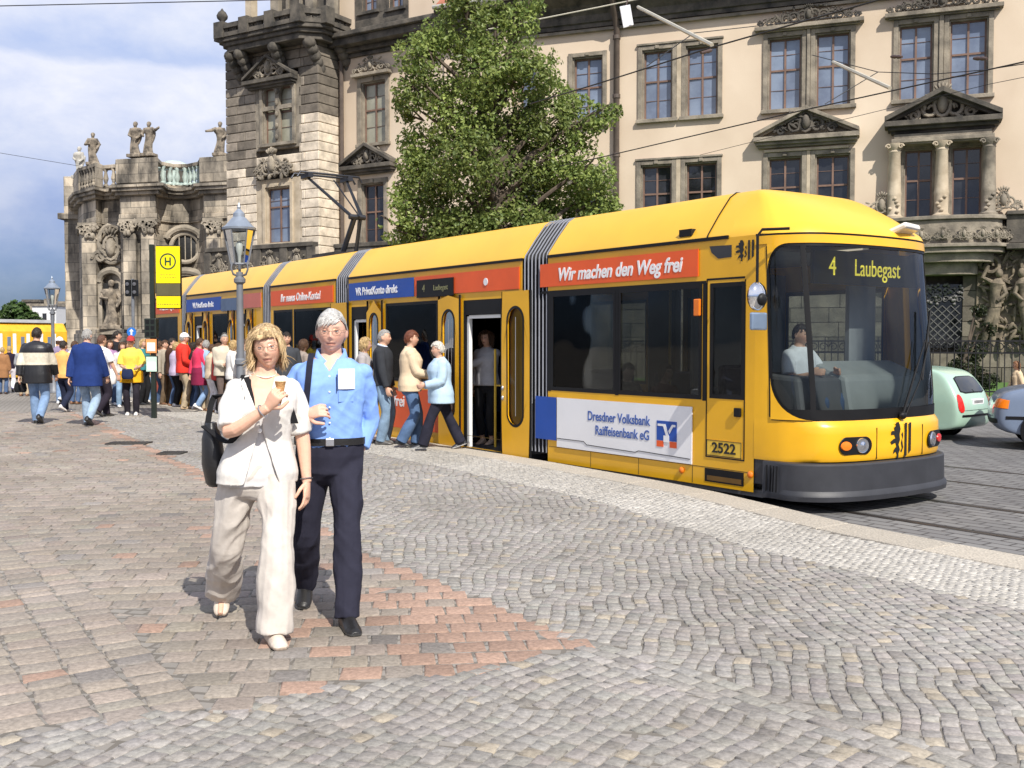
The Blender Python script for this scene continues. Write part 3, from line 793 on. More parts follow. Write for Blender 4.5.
# openings of the tower
for w, g, rr in ((tw1, m_curt, (.56,)), (tw2, m_upper, (.66,))):
    e = MB()
    for a, b in ((lo_x, w[0] - .001), (w[1] + .001, hi_x)): e.box(a, b, -TFd + .01, -TFd + .3, w[2] - .25, w[3] + .35)
    e.box(w[0], w[1], -TFd + .01, -TFd + .3, w[3], w[3] + .35); e.box(w[0], w[1], -TFd + .01, -TFd + .3, w[2] - .25, w[2])
    e.build('window_surround', m_stone if w is tw1 else m_pale, wing)
    t_ = thing_ = None
    wo = window(wing, *w, g, fw=.16, rows=rr, stone=m_stone if w is tw1 else m_pale)
    wo.location = (0, -TFd, 0)
e = MB(); xm = (tw1[0] + tw1[1]) / 2; zt_ = tw1[2] + (tw1[3] - tw1[2]) * .62
e.box(xm - .11, xm + .11, -TFd - .05, -TFd + .1, tw1[2], tw1[3]); e.box(tw1[0], xm - .11, -TFd - .04, -TFd + .1, zt_ - .08, zt_ + .1); e.box(xm + .11, tw1[1], -TFd - .04, -TFd + .1, zt_ - .08, zt_ + .1)
for (a, b) in ((tw1[0], xm - .11), (xm + .11, tw1[1])):      # round heads
    cxx, rr = (a + b) / 2, (b - a) / 2; N = 8
    for k in range(N):
        a0, a1 = math.pi * k / N, math.pi * (k + 1) / N
        p0, p1 = (cxx - rr * math.cos(a0), tw1[3] - rr + rr * math.sin(a0)), (cxx - rr * math.cos(a1), tw1[3] - rr + rr * math.sin(a1))
        e.prism([(p0[0], p0[1]), (p1[0], p1[1]), (p1[0], tw1[3] - .002), (p0[0], tw1[3] - .002)], -TFd - .03, -TFd + .1)
for k in range(5): e.ell((xm, -TFd - .09, tw1[2] + (tw1[3] - tw1[2]) * (.1 + .2 * k)), (.09, .07, .12), 7, 5)
e.build('tracery', m_stone, wing)
pd = pediment(wing, tp(248, 0)[0], tp(297, 0)[0], tp(272, 81)[1], tp(272, 61)[1], .45, .13, seed=31); pd.location = (0, -TFd, 0)
ob = MB(); ornament(ob, tp(274, 0)[0], tp(274, 179)[1], 1.9, tp(274, 146)[1] - tp(274, 179)[1], -TFd - .08, 41, 'round', .16)
ornament(ob, tp(274, 0)[0], tp(274, 172)[1], 1.7, 1.0, -TFd - .12, 42, 'round', .14)
ob.build('cartouche', m_stone, wing, smooth=True)
# upper balcony: slab on carved brackets, pierced parapet, posts with an urn
zs0, zs1 = tp(275, 50)[1], tp(275, 36)[1]; bo = .95
yF = -TFd - bo
bx0, bx1 = tx0 + .5, tx1 + .55
plan = [(bx0, 0), (bx0, yF + .3), (bx0 + .3, yF), (bx1 - .75, yF), (bx1, yF + .75), (bx1, .3)]
mb = MB()
for a, b, s in ((zs0, zs0 + .25, .93), (zs0 + .25, zs1 - .18, .98), (zs1 - .18, zs1, 1.03)):
    cxm = (bx0 + bx1) / 2; mb.prism([(cxm + (x - cxm) * s, y * s) for x, y in plan], a, b - .002, 'xy')
mb.build('balcony_slab', m_dark, wing, bevel=.03)
zp1 = FW.z(300, 8, yF); mb = MB()
def rail(p, q_, n_):
    p, q_ = V((p[0], p[1], 0)), V((q_[0], q_[1], 0)); d = q_ - p; L = d.length; a = math.atan2(d.y, d.x); m = Matrix.Translation(p) @ Matrix.Rotation(a, 4, 'Z')
    mb.M = m
    mb.box(0, L, -.13, .13, zs1, zs1 + .18); mb.box(0, L, -.15, .15, zp1 - .2, zp1)
    for k in range(n_):
        x = L * (k + .5) / n_
        mb.tube([(x + L / n_ * .38 * math.cos(t), 0, (zs1 + zp1) / 2 + (zp1 - zs1 - .4) * .45 * math.sin(t)) for t in [2 * math.pi * j / 12 for j in range(13)]], .06, 6)
        mb.ell((x, 0, (zs1 + zp1) / 2), (.09, .08, .12), 6, 5)
    mb.M = None
P = plan; rail(P[1], P[2], 1); n3 = 4
segs = [(P[2][0] + (P[3][0] - P[2][0]) * k / 3, yF) for k in range(4)]
for a, b in zip(segs[:-1], segs[1:]): rail(a, b, 3)
rail(P[3], P[4], 2); rail(P[4], P[5], 3); rail(P[0], P[1], 4)
for x, y in [P[1], *segs, P[4]]: mb.box(x - .27, x + .27, y - .2, y + .34, zs1 - .02, zp1 + .12)
par = mb.build('balcony_parapet', m_dark, wing, bevel=.02)
mb = MB(); x, y = P[1]
mb.lathe([(.14, zp1 + .12), (.17, zp1 + .18), (.08, zp1 + .25), (.09, zp1 + .3), (.23, zp1 + .45), (.25, zp1 + .55), (.16, zp1 + .72), (.08, zp1 + .78), (.02, zp1 + .88)], (x, y + .05, 0), 12)
mb.build('urn', m_dark, par, smooth=True)
for x, y in ((bx0 + .45, yF + .25), (tp(250, 0)[0], yF + .2), (tp(284, 0)[0], yF + .2), (bx1 - .7, yF + .45), (bx1 - .15, -.5)):
    mb = MB()
    for k in range(5):
        f = k / 4
        mb.ell((x, y + .15 + f * .7, zs0 - .1 - f * .95), (.3 - .1 * f, .3 - .08 * f, .28), 8, 6)
    mb.build('bracket', m_dark, wing, smooth=True)
# storey set back above the balcony
ux0, ux1 = tp(256, 0)[0] + .2, wL
mb = MB(); mb.box(ux0, ux1 + .1, -.6, 3, zs1, zs1 + 6.5)
mb.build('upper_storey', m_dark, wing)
window(wing, tp(277, 0)[0], tp(288, 0)[0], zs1 + 1.3, zs1 + 3.4, m_upper, fw=.14, stone=m_stone).location = (0, -.62, 0)
mb = MB()
for px in (262, 297, 318): mb.box(tp(px, 0)[0], tp(px, 0)[0] + .45, -.85, -.58, zs1, zs1 + 6.5)
mb.build('pilaster', m_stone, wing)
mb = MB(); mb.prism([(tx0 + .2, zs1 + .3), (ux0 + 2, zs1 + 2.6), (ux0 + 2, zs1 + .3)], -.4, 1, 'xz'); mb.build('copper_roof', m_copper, wing)
mb = MB(); mb.box(tp(236, 0)[0], tp(240, 0)[0] + .1, -.8, -.4, zs1, zs1 + 5); mb.build('chimney', m_pale, wing)
# lower balcony
zq0, zq1 = FW.z(275, 279, -2.3), FW.z(275, 244, -2.3)
lb0, lb1 = FW.s(209, -2.3), FW.s(312, -2.3)
mb = MB(); yB = -2.3
mb.box(lb0 - .3, lb1 + .3, yB - .25, -TFd, zq0 - .05, zq0 + .28); mb.box(lb0, lb1, yB, yB + .25, zq0 + .28, zq1 - .18); mb.box(lb0 - .12, lb1 + .12, yB - .1, yB + .3, zq1 - .18, zq1)
mb.box(lb1 + .0, 1.5, -.9, -.01, zq0 + .1, zq0 + .3); mb.box(lb1, 1.5, -.95, -.7, zq1 - .18, zq1); mb.box(lb1, 1.5, -.9, -.75, zq0 + .3, zq1 - .18)
for k in range(5):
    x = lb0 + (lb1 - lb0) * k / 4; mb.box(x - .22, x + .22, yB - .07, yB + .02, zq0 + .28, zq1 - .18)
lb = mb.build('lower_balcony', m_dark, wing, bevel=.02)
for k in range(4):
    ob = MB(); ornament(ob, lb0 + (lb1 - lb0) * (k + .5) / 4, zq0 + .32, .9, zq1 - zq0 - .5, yB - .01, k + 60, 'round', .07); ob.build('carving', m_stone, lb, smooth=True)
for k in range(3):
    ob = MB(); ob.ell((lb0 + (lb1 - lb0) * (k + .5) / 3, -TFd - .35, zq0 - .4), (.3, .4, .45), 10, 6); ob.build('bracket', m_stone, lb, smooth=True)
xp = FW.s(341, -.15)
mb = MB(); mb.tube([(xp + .12, -.15, Zw), (xp + .12, -.15, 0)], .09, 8); mb.build('drainpipe', m_pipe, wing, smooth=True)
# ---------------------------------------------------------------- the church with statues, left
CY = 60.0
CO = at_y(140, 345, CY); CO.z = 0
church = thing('church', 'weathered sandstone church corner with pilasters and balustrade at the far left', 'church', CO)
def cz(y, d=CY): return at_y(140, y, d).z
def cp(px, d): p = at_y(px, 345, d); return (p.x - CO.x, p.y - CO.y)
m_ch = mat('church_sandstone', (.075, .068, .060), .9, scale=.8, col2=(.56, .49, .395), bump=.6, bscale=6, detail=10, pos=(.36, .64), stretch=(1, 1, .45), bdist=.08)
def course(m, dark=.62):
    n, l = m.node_tree.nodes, m.node_tree.links; b = n['Principled BSDF']; src = b.inputs['Base Color'].links[0].from_socket
    tc = n.new('ShaderNodeTexCoord'); mp = n.new('ShaderNodeMapping'); mp.inputs['Rotation'].default_value = (R(90), 0, 0)
    br = n.new('ShaderNodeTexBrick'); br.inputs['Color1'].default_value = (1.25, 1.2, 1.12, 1); br.inputs['Color2'].default_value = (.6, .6, .6, 1); br.inputs['Mortar'].default_value = (.3, .3, .3, 1)
    br.inputs['Scale'].default_value = 1; br.inputs['Brick Width'].default_value = 1.25; br.inputs['Row Height'].default_value = .62; br.inputs['Mortar Size'].default_value = .022
    mx = n.new('ShaderNodeMixRGB'); mx.blend_type = 'MULTIPLY'; mx.inputs[0].default_value = .75
    l.new(tc.outputs['Object'], mp.inputs[0]); l.new(mp.outputs[0], br.inputs['Vector']); l.new(src, mx.inputs[1]); l.new(br.outputs['Color'], mx.inputs[2]); l.new(mx.outputs[0], b.inputs['Base Color'])
course(m_ch)
m_chl = mat('church_pale_stone', (.16, .14, .112), .9, scale=.9, col2=(.44, .38, .30), bump=.5, bscale=6, detail=9, bdist=.05)
m_blue_st = mat('pale_green_stone', (.42, .50, .46), .8, var=.2)
plan = [cp(80, 76), cp(81, 66), cp(86, 63.5), cp(98, 62), cp(104, 62.8), cp(122, 62.2), cp(123, 60.8), cp(157, 60.2), cp(160, 61.2), cp(175, 62.2), cp(192, 62.2), cp(204, 61.3), cp(206, 60.2), cp(236, 59.6), cp(250, 70), cp(150, 82)]
def grow(pl, d):
    out = []; n = len(pl)
    for i in range(n):
        p0, p1, p2 = V(pl[i - 1]), V(pl[i]), V(pl[(i + 1) % n])
        a, b = (p1 - p0).normalized(), (p2 - p1).normalized()
        n1, n2 = V((a.y, -a.x)), V((b.y, -b.x)); m = (n1 + n2); m = m.normalized() if m.length > 1e-5 else n1
        q = p1 + m * (d / max(.5, m.dot(n1))); out.append((q.x, q.y))
    return out
Z_top, Z_bt, Z_c1, Z_c0, Z_f0, Z_cap = cz(158), cz(182), cz(184), cz(194), cz(219), cz(233)
mb = MB(); mb.prism(plan, -1.5, Z_f0, 'xy')
# openings are not cut in; a dark box paints the niche's shade, framed below
mb.build('wall', m_ch, church)
mb = MB()
for d, a, b in ((.12, Z_f0, Z_f0 + .35), (.03, Z_f0 + .35, Z_c0), (.3, Z_c0, Z_c0 + .2), (.5, Z_c0 + .2, Z_c0 + .38), (.62, Z_c0 + .38, Z_c1), (.2, Z_c1, Z_c1 + .12), (.3, cz(333), cz(329)), (.4, -1.5, cz(333))):
    mb.prism(grow(plan, d), a, b - .003, 'xy')
mb.build('entablature', m_ch, church, bevel=.03)
mb = MB(); bl = MB()
def baluster_run(p, q, n, b):
    p, q = V(p), V(q)
    for k in range(n):
        c = p + (q - p) * ((k + .5) / n)
        H = Z_top - Z_bt
        b.lathe([(.16, Z_bt + .12), (.16, Z_bt + .2), (.08, Z_bt + .28), (.17, Z_bt + H * .42), (.08, Z_bt + H * .7), (.15, Z_bt + H * .8), (.15, Z_top - .2)], (c.x, c.y, 0), 8)
gp = grow(plan, .1)
for i, j in ((2, 3), (4, 5), (8, 9), (9, 10), (10, 11)):
    a, b = V(gp[i]), V(gp[j]); L = (b - a).length
    baluster_run(a, b, max(2, int(L / .42)), bl if i < 8 else mb)
bl.build('balustrade', m_ch, church, smooth=True); mb.build('balustrade', m_blue_st, church, smooth=True)
mb = MB()
for d0, d1, a, b in ((-.35, .25, Z_top - .22, Z_top), (-.3, .2, Z_c1 + .12, Z_bt + .12)):
    o, i_ = grow(plan, d1), grow(plan, d0)
    for k in range(1, 13):
        p = [o[k], o[k + 1], i_[k + 1], i_[k]]
        mb.prism(p, a, b, 'xy')
for i, j in ((6, 7), (12, 13), (1, 2), (3, 4)):
    o, i_ = grow(plan, .28), grow(plan, -.7); mb.prism([o[i], o[j], i_[j], i_[i]], Z_c1 + .1, Z_top + .03, 'xy')
mb.build('parapet', m_ch, church, bevel=.03)
# pilasters with leafy capitals
def face_at(px, y, dep): p = at_y(px, y, dep); return V((p.x - CO.x, p.y - CO.y, p.z))
r_ = random.Random(12)
for (xa, xb, d) in ((84, 98, 62.2), (125, 138, 60.4), (143, 156, 60.1), (208, 222, 59.9)):
    a, b = face_at(xa, 300, d), face_at(xb, 300, d)
    mb = MB(); mb.box(a.x, b.x, a.y - .25, a.y + .8, cz(330), Z_cap); pl_ = mb.build('pilaster', m_ch, church, bevel=.04)
    mb = MB(); mb.box(a.x - .15, b.x + .15, a.y - .42, a.y + .5, Z_f0 - .16, Z_f0)
    for k in range(26): mb.ell((r_.uniform(a.x, b.x), a.y - .3, r_.uniform(Z_cap, Z_f0 - .15)), (.13, .16, .2), 6, 5)
    for s, x in ((-1, a.x), (1, b.x)): scroll(mb, x, a.y - .35, Z_f0 - .35, .2, s, 1.2, .08)
    mb.build('capital', m_chl, pl_, smooth=True)
# oval window, cartouche, niche, door hood
def arch(mb, c, rx, rz, y, th, a0=0, a1=math.pi, n=12):
    mb.tube([(c.x + rx * math.cos(t), y, c.z + rz * math.sin(t)) for t in [a0 + (a1 - a0) * k / n for k in range(n + 1)]], th, 8)
c = face_at(186, 248, 61.9)
mb = MB(); mb.ell((c.x, c.y, c.z), (.75, .12, .75), 18, 8); ow = mb.build('oval_window', mat('dark_opening', (.015, .014, .013), .5), church)
mb = MB(); arch(mb, c, .85, .85, c.y - .1, .14, 0, 2 * math.pi, 20); arch(mb, c, 1.2, 1.15, c.y - .25, .2, .5, 2.64); mb.box(c.x - 1.3, c.x - .8, c.y - .4, c.y, c.z + .55, c.z + .72); mb.box(c.x + .8, c.x + 1.3, c.y - .4, c.y, c.z + .55, c.z + .72)
for k in range(3): mb.box(c.x - .35 + k * .35 - .02, c.x - .35 + k * .35 + .02, c.y - .16, c.y - .1, c.z - .7, c.z + .7)
mb.build('window_frame', m_chl, ow, smooth=True)
c = face_at(187, 283, 61.9); mb = MB(); arch(mb, c, 1.1, .7, c.y - .25, .22); mb.box(c.x - .95, c.x + .95, c.y - .1, c.y + .2, c.z - 3, c.z + .1)
mb.build('door_hood', m_chl, church, smooth=True)
c = face_at(113, 244, 62.3); mb = MB(); ornament(mb, c.x, c.z - 1.2, 1.6, 2.3, c.y - .1, 3, 'round', .3); arch(mb, c, .8, 1.1, c.y - .15, .16, 0, 2 * math.pi, 18); mb.build('cartouche', m_chl, church, smooth=True)
c = face_at(113, 290, 62.4); mb = MB(); z0_ = cz(328); mb.box(c.x - .55, c.x + .55, c.y - .12, c.y + .3, z0_, c.z + .4); nb = mb.build('niche', mat('dark_opening', (.02, .02, .02), .5), church)  # solid near-black box, the shade of the hollow put into its colour
mb = MB(); mb.box(c.x - .85, c.x - .55, c.y - .3, c.y + .2, z0_, c.z + .5); mb.box(c.x + .55, c.x + .85, c.y - .3, c.y + .2, z0_, c.z + .5); arch(mb, V((c.x, 0, c.z + .45)), .75, .7, c.y - .2, .22); mb.box(c.x - 1, c.x + 1, c.y - .7, c.y, z0_ - .35, z0_)
mb.build('niche_frame', m_chl, nb, smooth=True)
niche_c = V((c.x + CO.x, c.y + CO.y - .35, z0_))
mb = MB(); c = face_at(174, 160, 68); mb.lathe([(1.0, Z_top - 1.2), (1.0, Z_top + .55), (1.15, Z_top + .6), (1.15, Z_top + .75), (.95, Z_top + .95), (.5, Z_top + 1.15), (.05, Z_top + 1.22)], (c.x, c.y, 0), 16)
la = mb.build('roof_lantern', m_blue_st, church, smooth=True)
mb = MB()
for k in range(8):
    t = 2 * math.pi * k / 8; mb.obox((c.x + .98 * math.cos(t), c.y + .98 * math.sin(t), Z_top + .1), (.12, .4, .7), Matrix.Rotation(t, 3, 'Z'))
mb.build('pane', m_dark, la)
mb = MB(); a, b = cp(150, 66), cp(238, 70); mb.prism([a, (b[0], a[1]), (b[0], b[1] + 8), (a[0], b[1] + 8)], Z_c1, Z_c1 + .7, 'xy'); mb.build('roof', m_copper, church)
mb = MB(); c = face_at(79, 178, 70); mb.box(c.x - .75, c.x + .6, c.y - .7, c.y + .7, -1, c.z); mb.box(c.x - 1.1, c.x + .8, c.y - .9, c.y + .9, c.z - 2.8, c.z - 2.4); mb.build('side_pier', m_ch, church, bevel=.04)

def statue(px, ybase, ytop, dep, label, m, pose, seed, z0=None, loc=None):
    p = at_y(px, ybase, dep) if loc is None else loc
    H = at_y(px, ytop, dep).z - at_y(px, ybase, dep).z if loc is None else ytop
    r = random.Random(seed); o = thing('stone_statue', label, 'statue', p, r.uniform(-.3, .3), 'statues of the church')
    mb = MB(); rs = []
    for i in range(13):            # draped figure, weight on one leg
        f = i / 12; z = H * .06 + f * H * .74
        w = H * (.15 - .04 * math.sin(f * 3.1) + (.03 if f > .8 else 0)) * (1 if f < .93 else .7)
        sway = H * .03 * math.sin(f * 5 + seed)
        ring = []
        for k in range(18):
            t = 2 * math.pi * k / 18; fold = 1 + .13 * math.sin(t * 6 + seed + f * 3) * (1 - f * .6)
            ring.append((w * math.cos(t) * fold + sway, w * .75 * math.sin(t) * fold, z))
        rs.append(ring)
    mb.rings(rs)
    sh = H * .78
    mb.ell((H * .01, -H * .01, H * .90), (H * .055, H * .065, H * .085), 10, 8); mb.tube([(0, 0, H * .76), (H * .01, 0, H * .86)], [H * .06, H * .035], 8)
    mb.ell((H * .01, H * .015, H * .93), (H * .065, H * .065, H * .06), 8, 6)
    for s, (ex, ez, hx, hz) in zip((-1, 1), pose):
        mb.tube([(s * H * .1, 0, sh), (s * H * ex, -H * .05, H * ez), (s * H * hx, -H * .12, H * hz)], [H * .055, H * .048, H * .03], 8)
        mb.ell((s * H * hx, -H * .13, H * hz), (H * .03, H * .03, H * .035), 6, 5)
    mb.ell((H * .1, H * .03, H * .5), (H * .07, H * .06, H * .22), 8, 6, Matrix.Rotation(.4, 3, 'Y'))
    mb.build('robed_figure', m, o, smooth=True)
    mb = MB(); mb.box(-H * .2, H * .2, -H * .16, H * .16, -H * .02, H * .07); mb.build('plinth', m, o, bevel=.03)
    return o
m_st = mat('statue_stone', (.07, .06, .05), .9, scale=3, col2=(.36, .30, .23), bump=.4, bscale=12, detail=8, pos=(.36, .66))
m_stw = mat('statue_pale_stone', (.42, .40, .36), .9, var=.25)
dn = ((.15, .6, .06, .55), (.16, .58, .1, .5))
statue(79.5, 178, 146, 68, 'pale statue on the lowest pier at the left end of the church', m_stw, dn, 1)
statue(93, 165, 132, 62.5, 'dark seated looking statue at the left end of the church balustrade', m_st, ((.2, .6, .08, .62), (.2, .62, .12, .48)), 2)
statue(135.5, 157, 121, 60.6, 'left one of the two statues standing side by side above the church corner', m_st, dn, 3)
statue(149, 156, 121, 60.4, 'statue with one arm stretched out to the right above the church corner', m_st, ((.18, .62, .1, .55), (.22, .72, .38, .78)), 4)
statue(220, 156, 121, 60.2, 'cloaked statue with arm stretched to the left next to the tower', m_st, ((.22, .72, .36, .68), (.17, .6, .1, .5)), 5)
statue(0, 0, 2.9, 0, 'robed statue standing in the wall niche of the church', m_st, ((.17, .62, .05, .6), (.2, .6, .14, .45)), 6, loc=niche_c)
# ---------------------------------------------------------------- the yellow tram
DT = 7.85; WT = 2.3
TF_ = Frame(TP(DT, 6.18), -TU)             # x forward along the tram (0 at the nose), y across it, z up
tram = thing('tram', 'long yellow articulated tram with red and blue banners standing at the stop with doors open', 'tram', TF_.o, TF_.rot)
tram.scale = (TSC,) * 3; tram.location = V((TF_.o.x * TSC, TF_.o.y * TSC, EYE * (1 - TSC)))
m_yel = mat('tram_yellow_paint', (.80, .425, .012), .28, var=.05, scale=1.2, spec=.5, coat=.25, bump=.012, bscale=1.5, bdist=.3, stain=(1.4, (.90, .88, .84), (1.03, 1.03, 1.0)))
m_yro = mat('tram_roof_paint', (.82, .46, .035), .38, var=.06, scale=.8, coat=.1, bump=.012, bscale=1.2, bdist=.3)
m_bump = mat('tram_grey_plastic', (.030, .031, .037), .5, var=.15, scale=4, bump=.1, bscale=160)
m_blk = mat('black_rubber', (.007, .007, .008), .5, var=.2, spec=.25)
m_red = mat('banner_red', (.78, .105, .018), .4, var=.05)
m_blu = mat('banner_blue', (.012, .07, .36), .4, var=.05)
m_whi = mat('white_vinyl', (.78, .78, .80), .4, var=.03, scale=1.5)
m_let = mat('white_lettering', (.85, .85, .85), .5, var=.0)
m_lbl = mat('blue_lettering', (.05, .11, .36), .5, var=.0)
m_lbk = mat('black_lettering', (.01, .01, .01), .5, var=.0)
m_int = mat('tram_interior_grey', (.33, .34, .35), .6, var=.08)
m_seat = mat('tram_seat_fabric', (.05, .06, .12), .9, var=.3)
m_gl = glass('tram_side_glass', (.52, .54, .54), .8, ior=1.3)
m_gc = glass('tram_screen_glass', (.60, .645, .645), .9, ior=1.5)
m_pole = mat('yellow_grab_pole', (.7, .45, .05), .35, var=.05)
m_steel = mat('brushed_steel', (.5, .5, .52), .35, .9, var=.1)
m_chrome = mat('lamp_reflector', (.8, .8, .82), .08, 1.0, var=.03)
m_orange = mat('orange_lens', (.85, .20, .01), .25, var=.1, coat=.4)
m_rlens = mat('red_lens', (.6, .02, .015), .25, var=.1, coat=.4)
def tx(px): return TF_.s(px)
def tz(px, py): return TF_.z(px, py)
Z_SK, Z_WB, Z_WT, Z_GU = .13, 1.008, 2.195, 2.64       # skirt, window foot, window head, gutter
REAR = tx(152.5)
BEL = [(tx(522.5), tx(548)), (tx(336), tx(349)), (tx(263), tx(271)), (tx(182.5), tx(186.5))]   # (rear, front) of every bellows
BEL = [(a, b) if b - a > .3 else ((a + b) / 2 - .18, (a + b) / 2 + .18) for a, b in BEL]
FRONT_S = -.78                            # where the curved front begins
mods = [(BEL[0][1], FRONT_S)] + [(BEL[i + 1][1], BEL[i][0]) for i in range(3)] + [(REAR, BEL[3][0])]
roofprof = [(0, Z_GU + .02), (.012, 2.69), (.17, 2.90), (.33, 3.09), (.42, 3.145), (1.15, 3.17), (1.88, 3.145), (1.97, 3.09), (2.13, 2.90), (2.288, 2.69), (2.3, Z_GU + .02)]

def panel(x0, x1, z0, z1, name, m, parent=tram, y=-.006, th=.01, bevel=0):
    b = MB(); b.box(x0, x1, y - th, y, z0, z1); return b.build(name, m, parent, bevel=bevel)
def wall_side(holes, x0, x1, far=False):
    b = MB()
    wall_holes(b, x0, x1, Z_SK, Z_GU, 0 if not far else WT, holes, .016 if not far else -.06)
    return b
def glaze(x0, x1, z0, z1, parent=tram, y=.004, m=None, name='window', r=.0):
    b = MB(); b.box(x0, x1, y, y + .008, z0, z1); o = b.build(name, m or m_gl, parent)
    f = MB(); t = .045
    f.box(x0 - .0, x1, y - .008, y - .001, z0, z0 + t); f.box(x0, x1, y - .008, y - .001, z1 - t, z1)
    f.box(x0, x0 + t, y - .008, y - .001, z0 + t, z1 - t); f.box(x1 - t, x1, y - .008, y - .001, z0 + t, z1 - t)
    f.build('window_seal', m_blk, o)
    return o
def oval(cx, cz, w, h, n=24):
    """stadium outline"""
    r = w / 2; pts = []
    for k in range(n):
        a = 2 * math.pi * k / n; s = 1 if math.sin(a) >= 0 else -1
        pts.append((cx + r * math.cos(a), cz + s * (h / 2 - r) + r * math.sin(a)))
    return pts
def door_leaf(x0, x1, z0, z1, y, parent=tram):
    """yellow plug door leaf with a tall rounded window, a true hole filled with glass"""
    cx = (x0 + x1) / 2; w = (x1 - x0) * .56; zc = (z0 + z1) / 2 + .11; h = (z1 - z0) * .70
    n = 24; ov = oval(cx, zc, w, h, n); outer = []
    for k in range(n):
        a = 2 * math.pi * k / n; c, s = math.cos(a), math.sin(a)
        if abs(c) * (z1 - z0) > abs(s) * (x1 - x0): X = x1 if c > 0 else x0; Zq = (z0 + z1) / 2 + s / abs(c) * (x1 - x0) / 2
        else: Zq = z1 if s > 0 else z0; X = cx + c / max(abs(s), 1e-6) * (z1 - z0) / 2
        outer.append((X, Zq))
    b = MB()
    for yy in (y, y - .035):
        b.rings([[(p[0], yy, p[1]) for p in outer], [(p[0], yy, p[1]) for p in ov]], caps=False)
    b.rings([[(p[0], y, p[1]) for p in ov], [(p[0], y - .035, p[1]) for p in ov]], caps=False)
    lf = b.build('door_leaf', m_yel, parent)
    b = MB(); b.rings([[(p[0], y, p[1]) for p in [(x0, z0), (x1, z0), (x1, z1), (x0, z1)]], [(p[0], y - .0345, p[1]) for p in [(x0, z0), (x1, z0), (x1, z1), (x0, z1)]]], caps=False); b.build('edge_seal', m_blk, lf)
    g = MB(); ov2 = oval(cx, zc, w - .01, h - .01); g.add([(p[0], y - .02, p[1]) for p in ov2], [tuple(range(n))]); g.build('pane', m_gl, lf)
    g = MB(); o1, o2 = oval(cx, zc, w + .05, h + .05), oval(cx, zc, w - .02, h - .02)
    g.rings([[(p[0], y - .037, p[1]) for p in o1], [(p[0], y - .039, p[1]) for p in o2]], caps=False); g.build('window_seal', m_blk, lf)
    g = MB()
    for z in (z0 + (z1 - z0) * .36, z0 + (z1 - z0) * .42): g.ell((x0 + .035, y - .042, z), (.02, .02, .03), 8, 6)
    g.tube([(cx + .02, y - .045, zc - h * .42), (cx + .02, y - .045, zc + h * .42)], .004, 6); g.build('handle', m_steel, lf)
    return lf
ZD0, ZD1 = .16, 2.17                      # door opening
# ---- side openings of each module (from the photograph, rear to front in x)
holes = [[] for _ in mods]; doors = []; panes = []
def px_hole(m, pa, pb, z0, z1): h = (tx(pa), tx(pb), z0, z1); holes[m].append(h); return h
panes.append(px_hole(0, 551, 616, Z_WB, Z_WT)); panes.append(px_hole(0, 618, 702, Z_WB, Z_WT))
cabdoor = px_hole(0, 710, 745, Z_WB + .02, Z_WT)
d1 = px_hole(1, 464, 503, ZD0, ZD1); panes.append(px_hole(1, 386, 438, Z_WB - .0, Z_WT)); d2 = px_hole(1, 352, 368, ZD0, ZD1)
panes.append(px_hole(2, 294, 333, Z_WB, Z_WT)); panes.append(px_hole(2, 274, 293, Z_WB, Z_WT))
d3 = px_hole(3, 237, 246, ZD0, ZD1); panes.append(px_hole(3, 213, 229, Z_WB, Z_WT)); d4 = px_hole(3, 195, 203, ZD0, ZD1)
panes.append(px_hole(4, 155, 178, Z_WB, Z_WT))
for i, (a, b) in enumerate(mods):
    near = wall_side(holes[i], a, b); near.build('side_wall', m_yel, tram)
    fh = []; n = max(1, int((b - a) / 1.5))
    for k in range(n): fh.append((a + (b - a) * (k + .08) / n, a + (b - a) * (k + .92) / n, Z_WB, Z_WT))
    farb = wall_side(fh, a, b, True); farb.build('far_side_wall', m_yel, tram)
    for h in fh: glaze(*h, y=WT - .03, m=glass('tram_far_glass', (.84, .86, .86), .6, ior=1.3))
    rb = MB(); r0 = b if i else b - .35
    rb.rings([[(x, y, z) for y, z in roofprof] for x in (a, r0)], caps=True, closed=True)
    rb.build('roof', m_yro, tram, smooth=True, ang=25)
    rb = MB(); rb.box(a, r0, -.018, .012, Z_GU - .012, Z_GU + .022); rb.build('gutter', m_blk, tram)
    fl = MB(); fl.box(a, b + (.08 if i == 0 else 0), .05, WT - .05, .08, .15); fl.build('floor', mat('tram_floor', (.10, .10, .105), .8, var=.2), tram)
    ce = MB(); ce.box(a, b, .05, WT - .05, 2.5, 2.53); ce.build('ceiling', m_int, tram)
for p in panes: glaze(*p)
# bellows: deep black folds round the body
for (a, b) in BEL:
    bb = MB(); n = max(4, int((b - a) / .075)); rs = []
    prof = [(.0, Z_SK + .1), (.0, Z_GU)] + [(y + (.0), z) for y, z in roofprof[1:-1]] + [(2.3, Z_GU), (2.3, Z_SK + .1)]
    for k in range(2 * n + 1):
        x = a + (b - a) * k / (2 * n); ins = .015 if k % 2 else .14
        rs.append([(x, 1.15 + (y - 1.15) * (1 - ins / 1.15), z - (ins if z > 2.4 else 0)) for y, z in prof])
    bb.rings(rs, caps=False); bb.build('bellows', mat('bellows_rubber', (.010, .010, .013), .6, var=.2), tram)
    tr = MB()
    for k in range(n):
        x = a + (b - a) * (2 * k + 1) / (2 * n); tr.tube([(x, 1.15 + (y - 1.15) * .992, z) for y, z in prof], .009, 5)
    tr.build('bellows_trim', mat('bellows_rib', (.30, .31, .35), .45, .2, var=.1), tram, smooth=True)
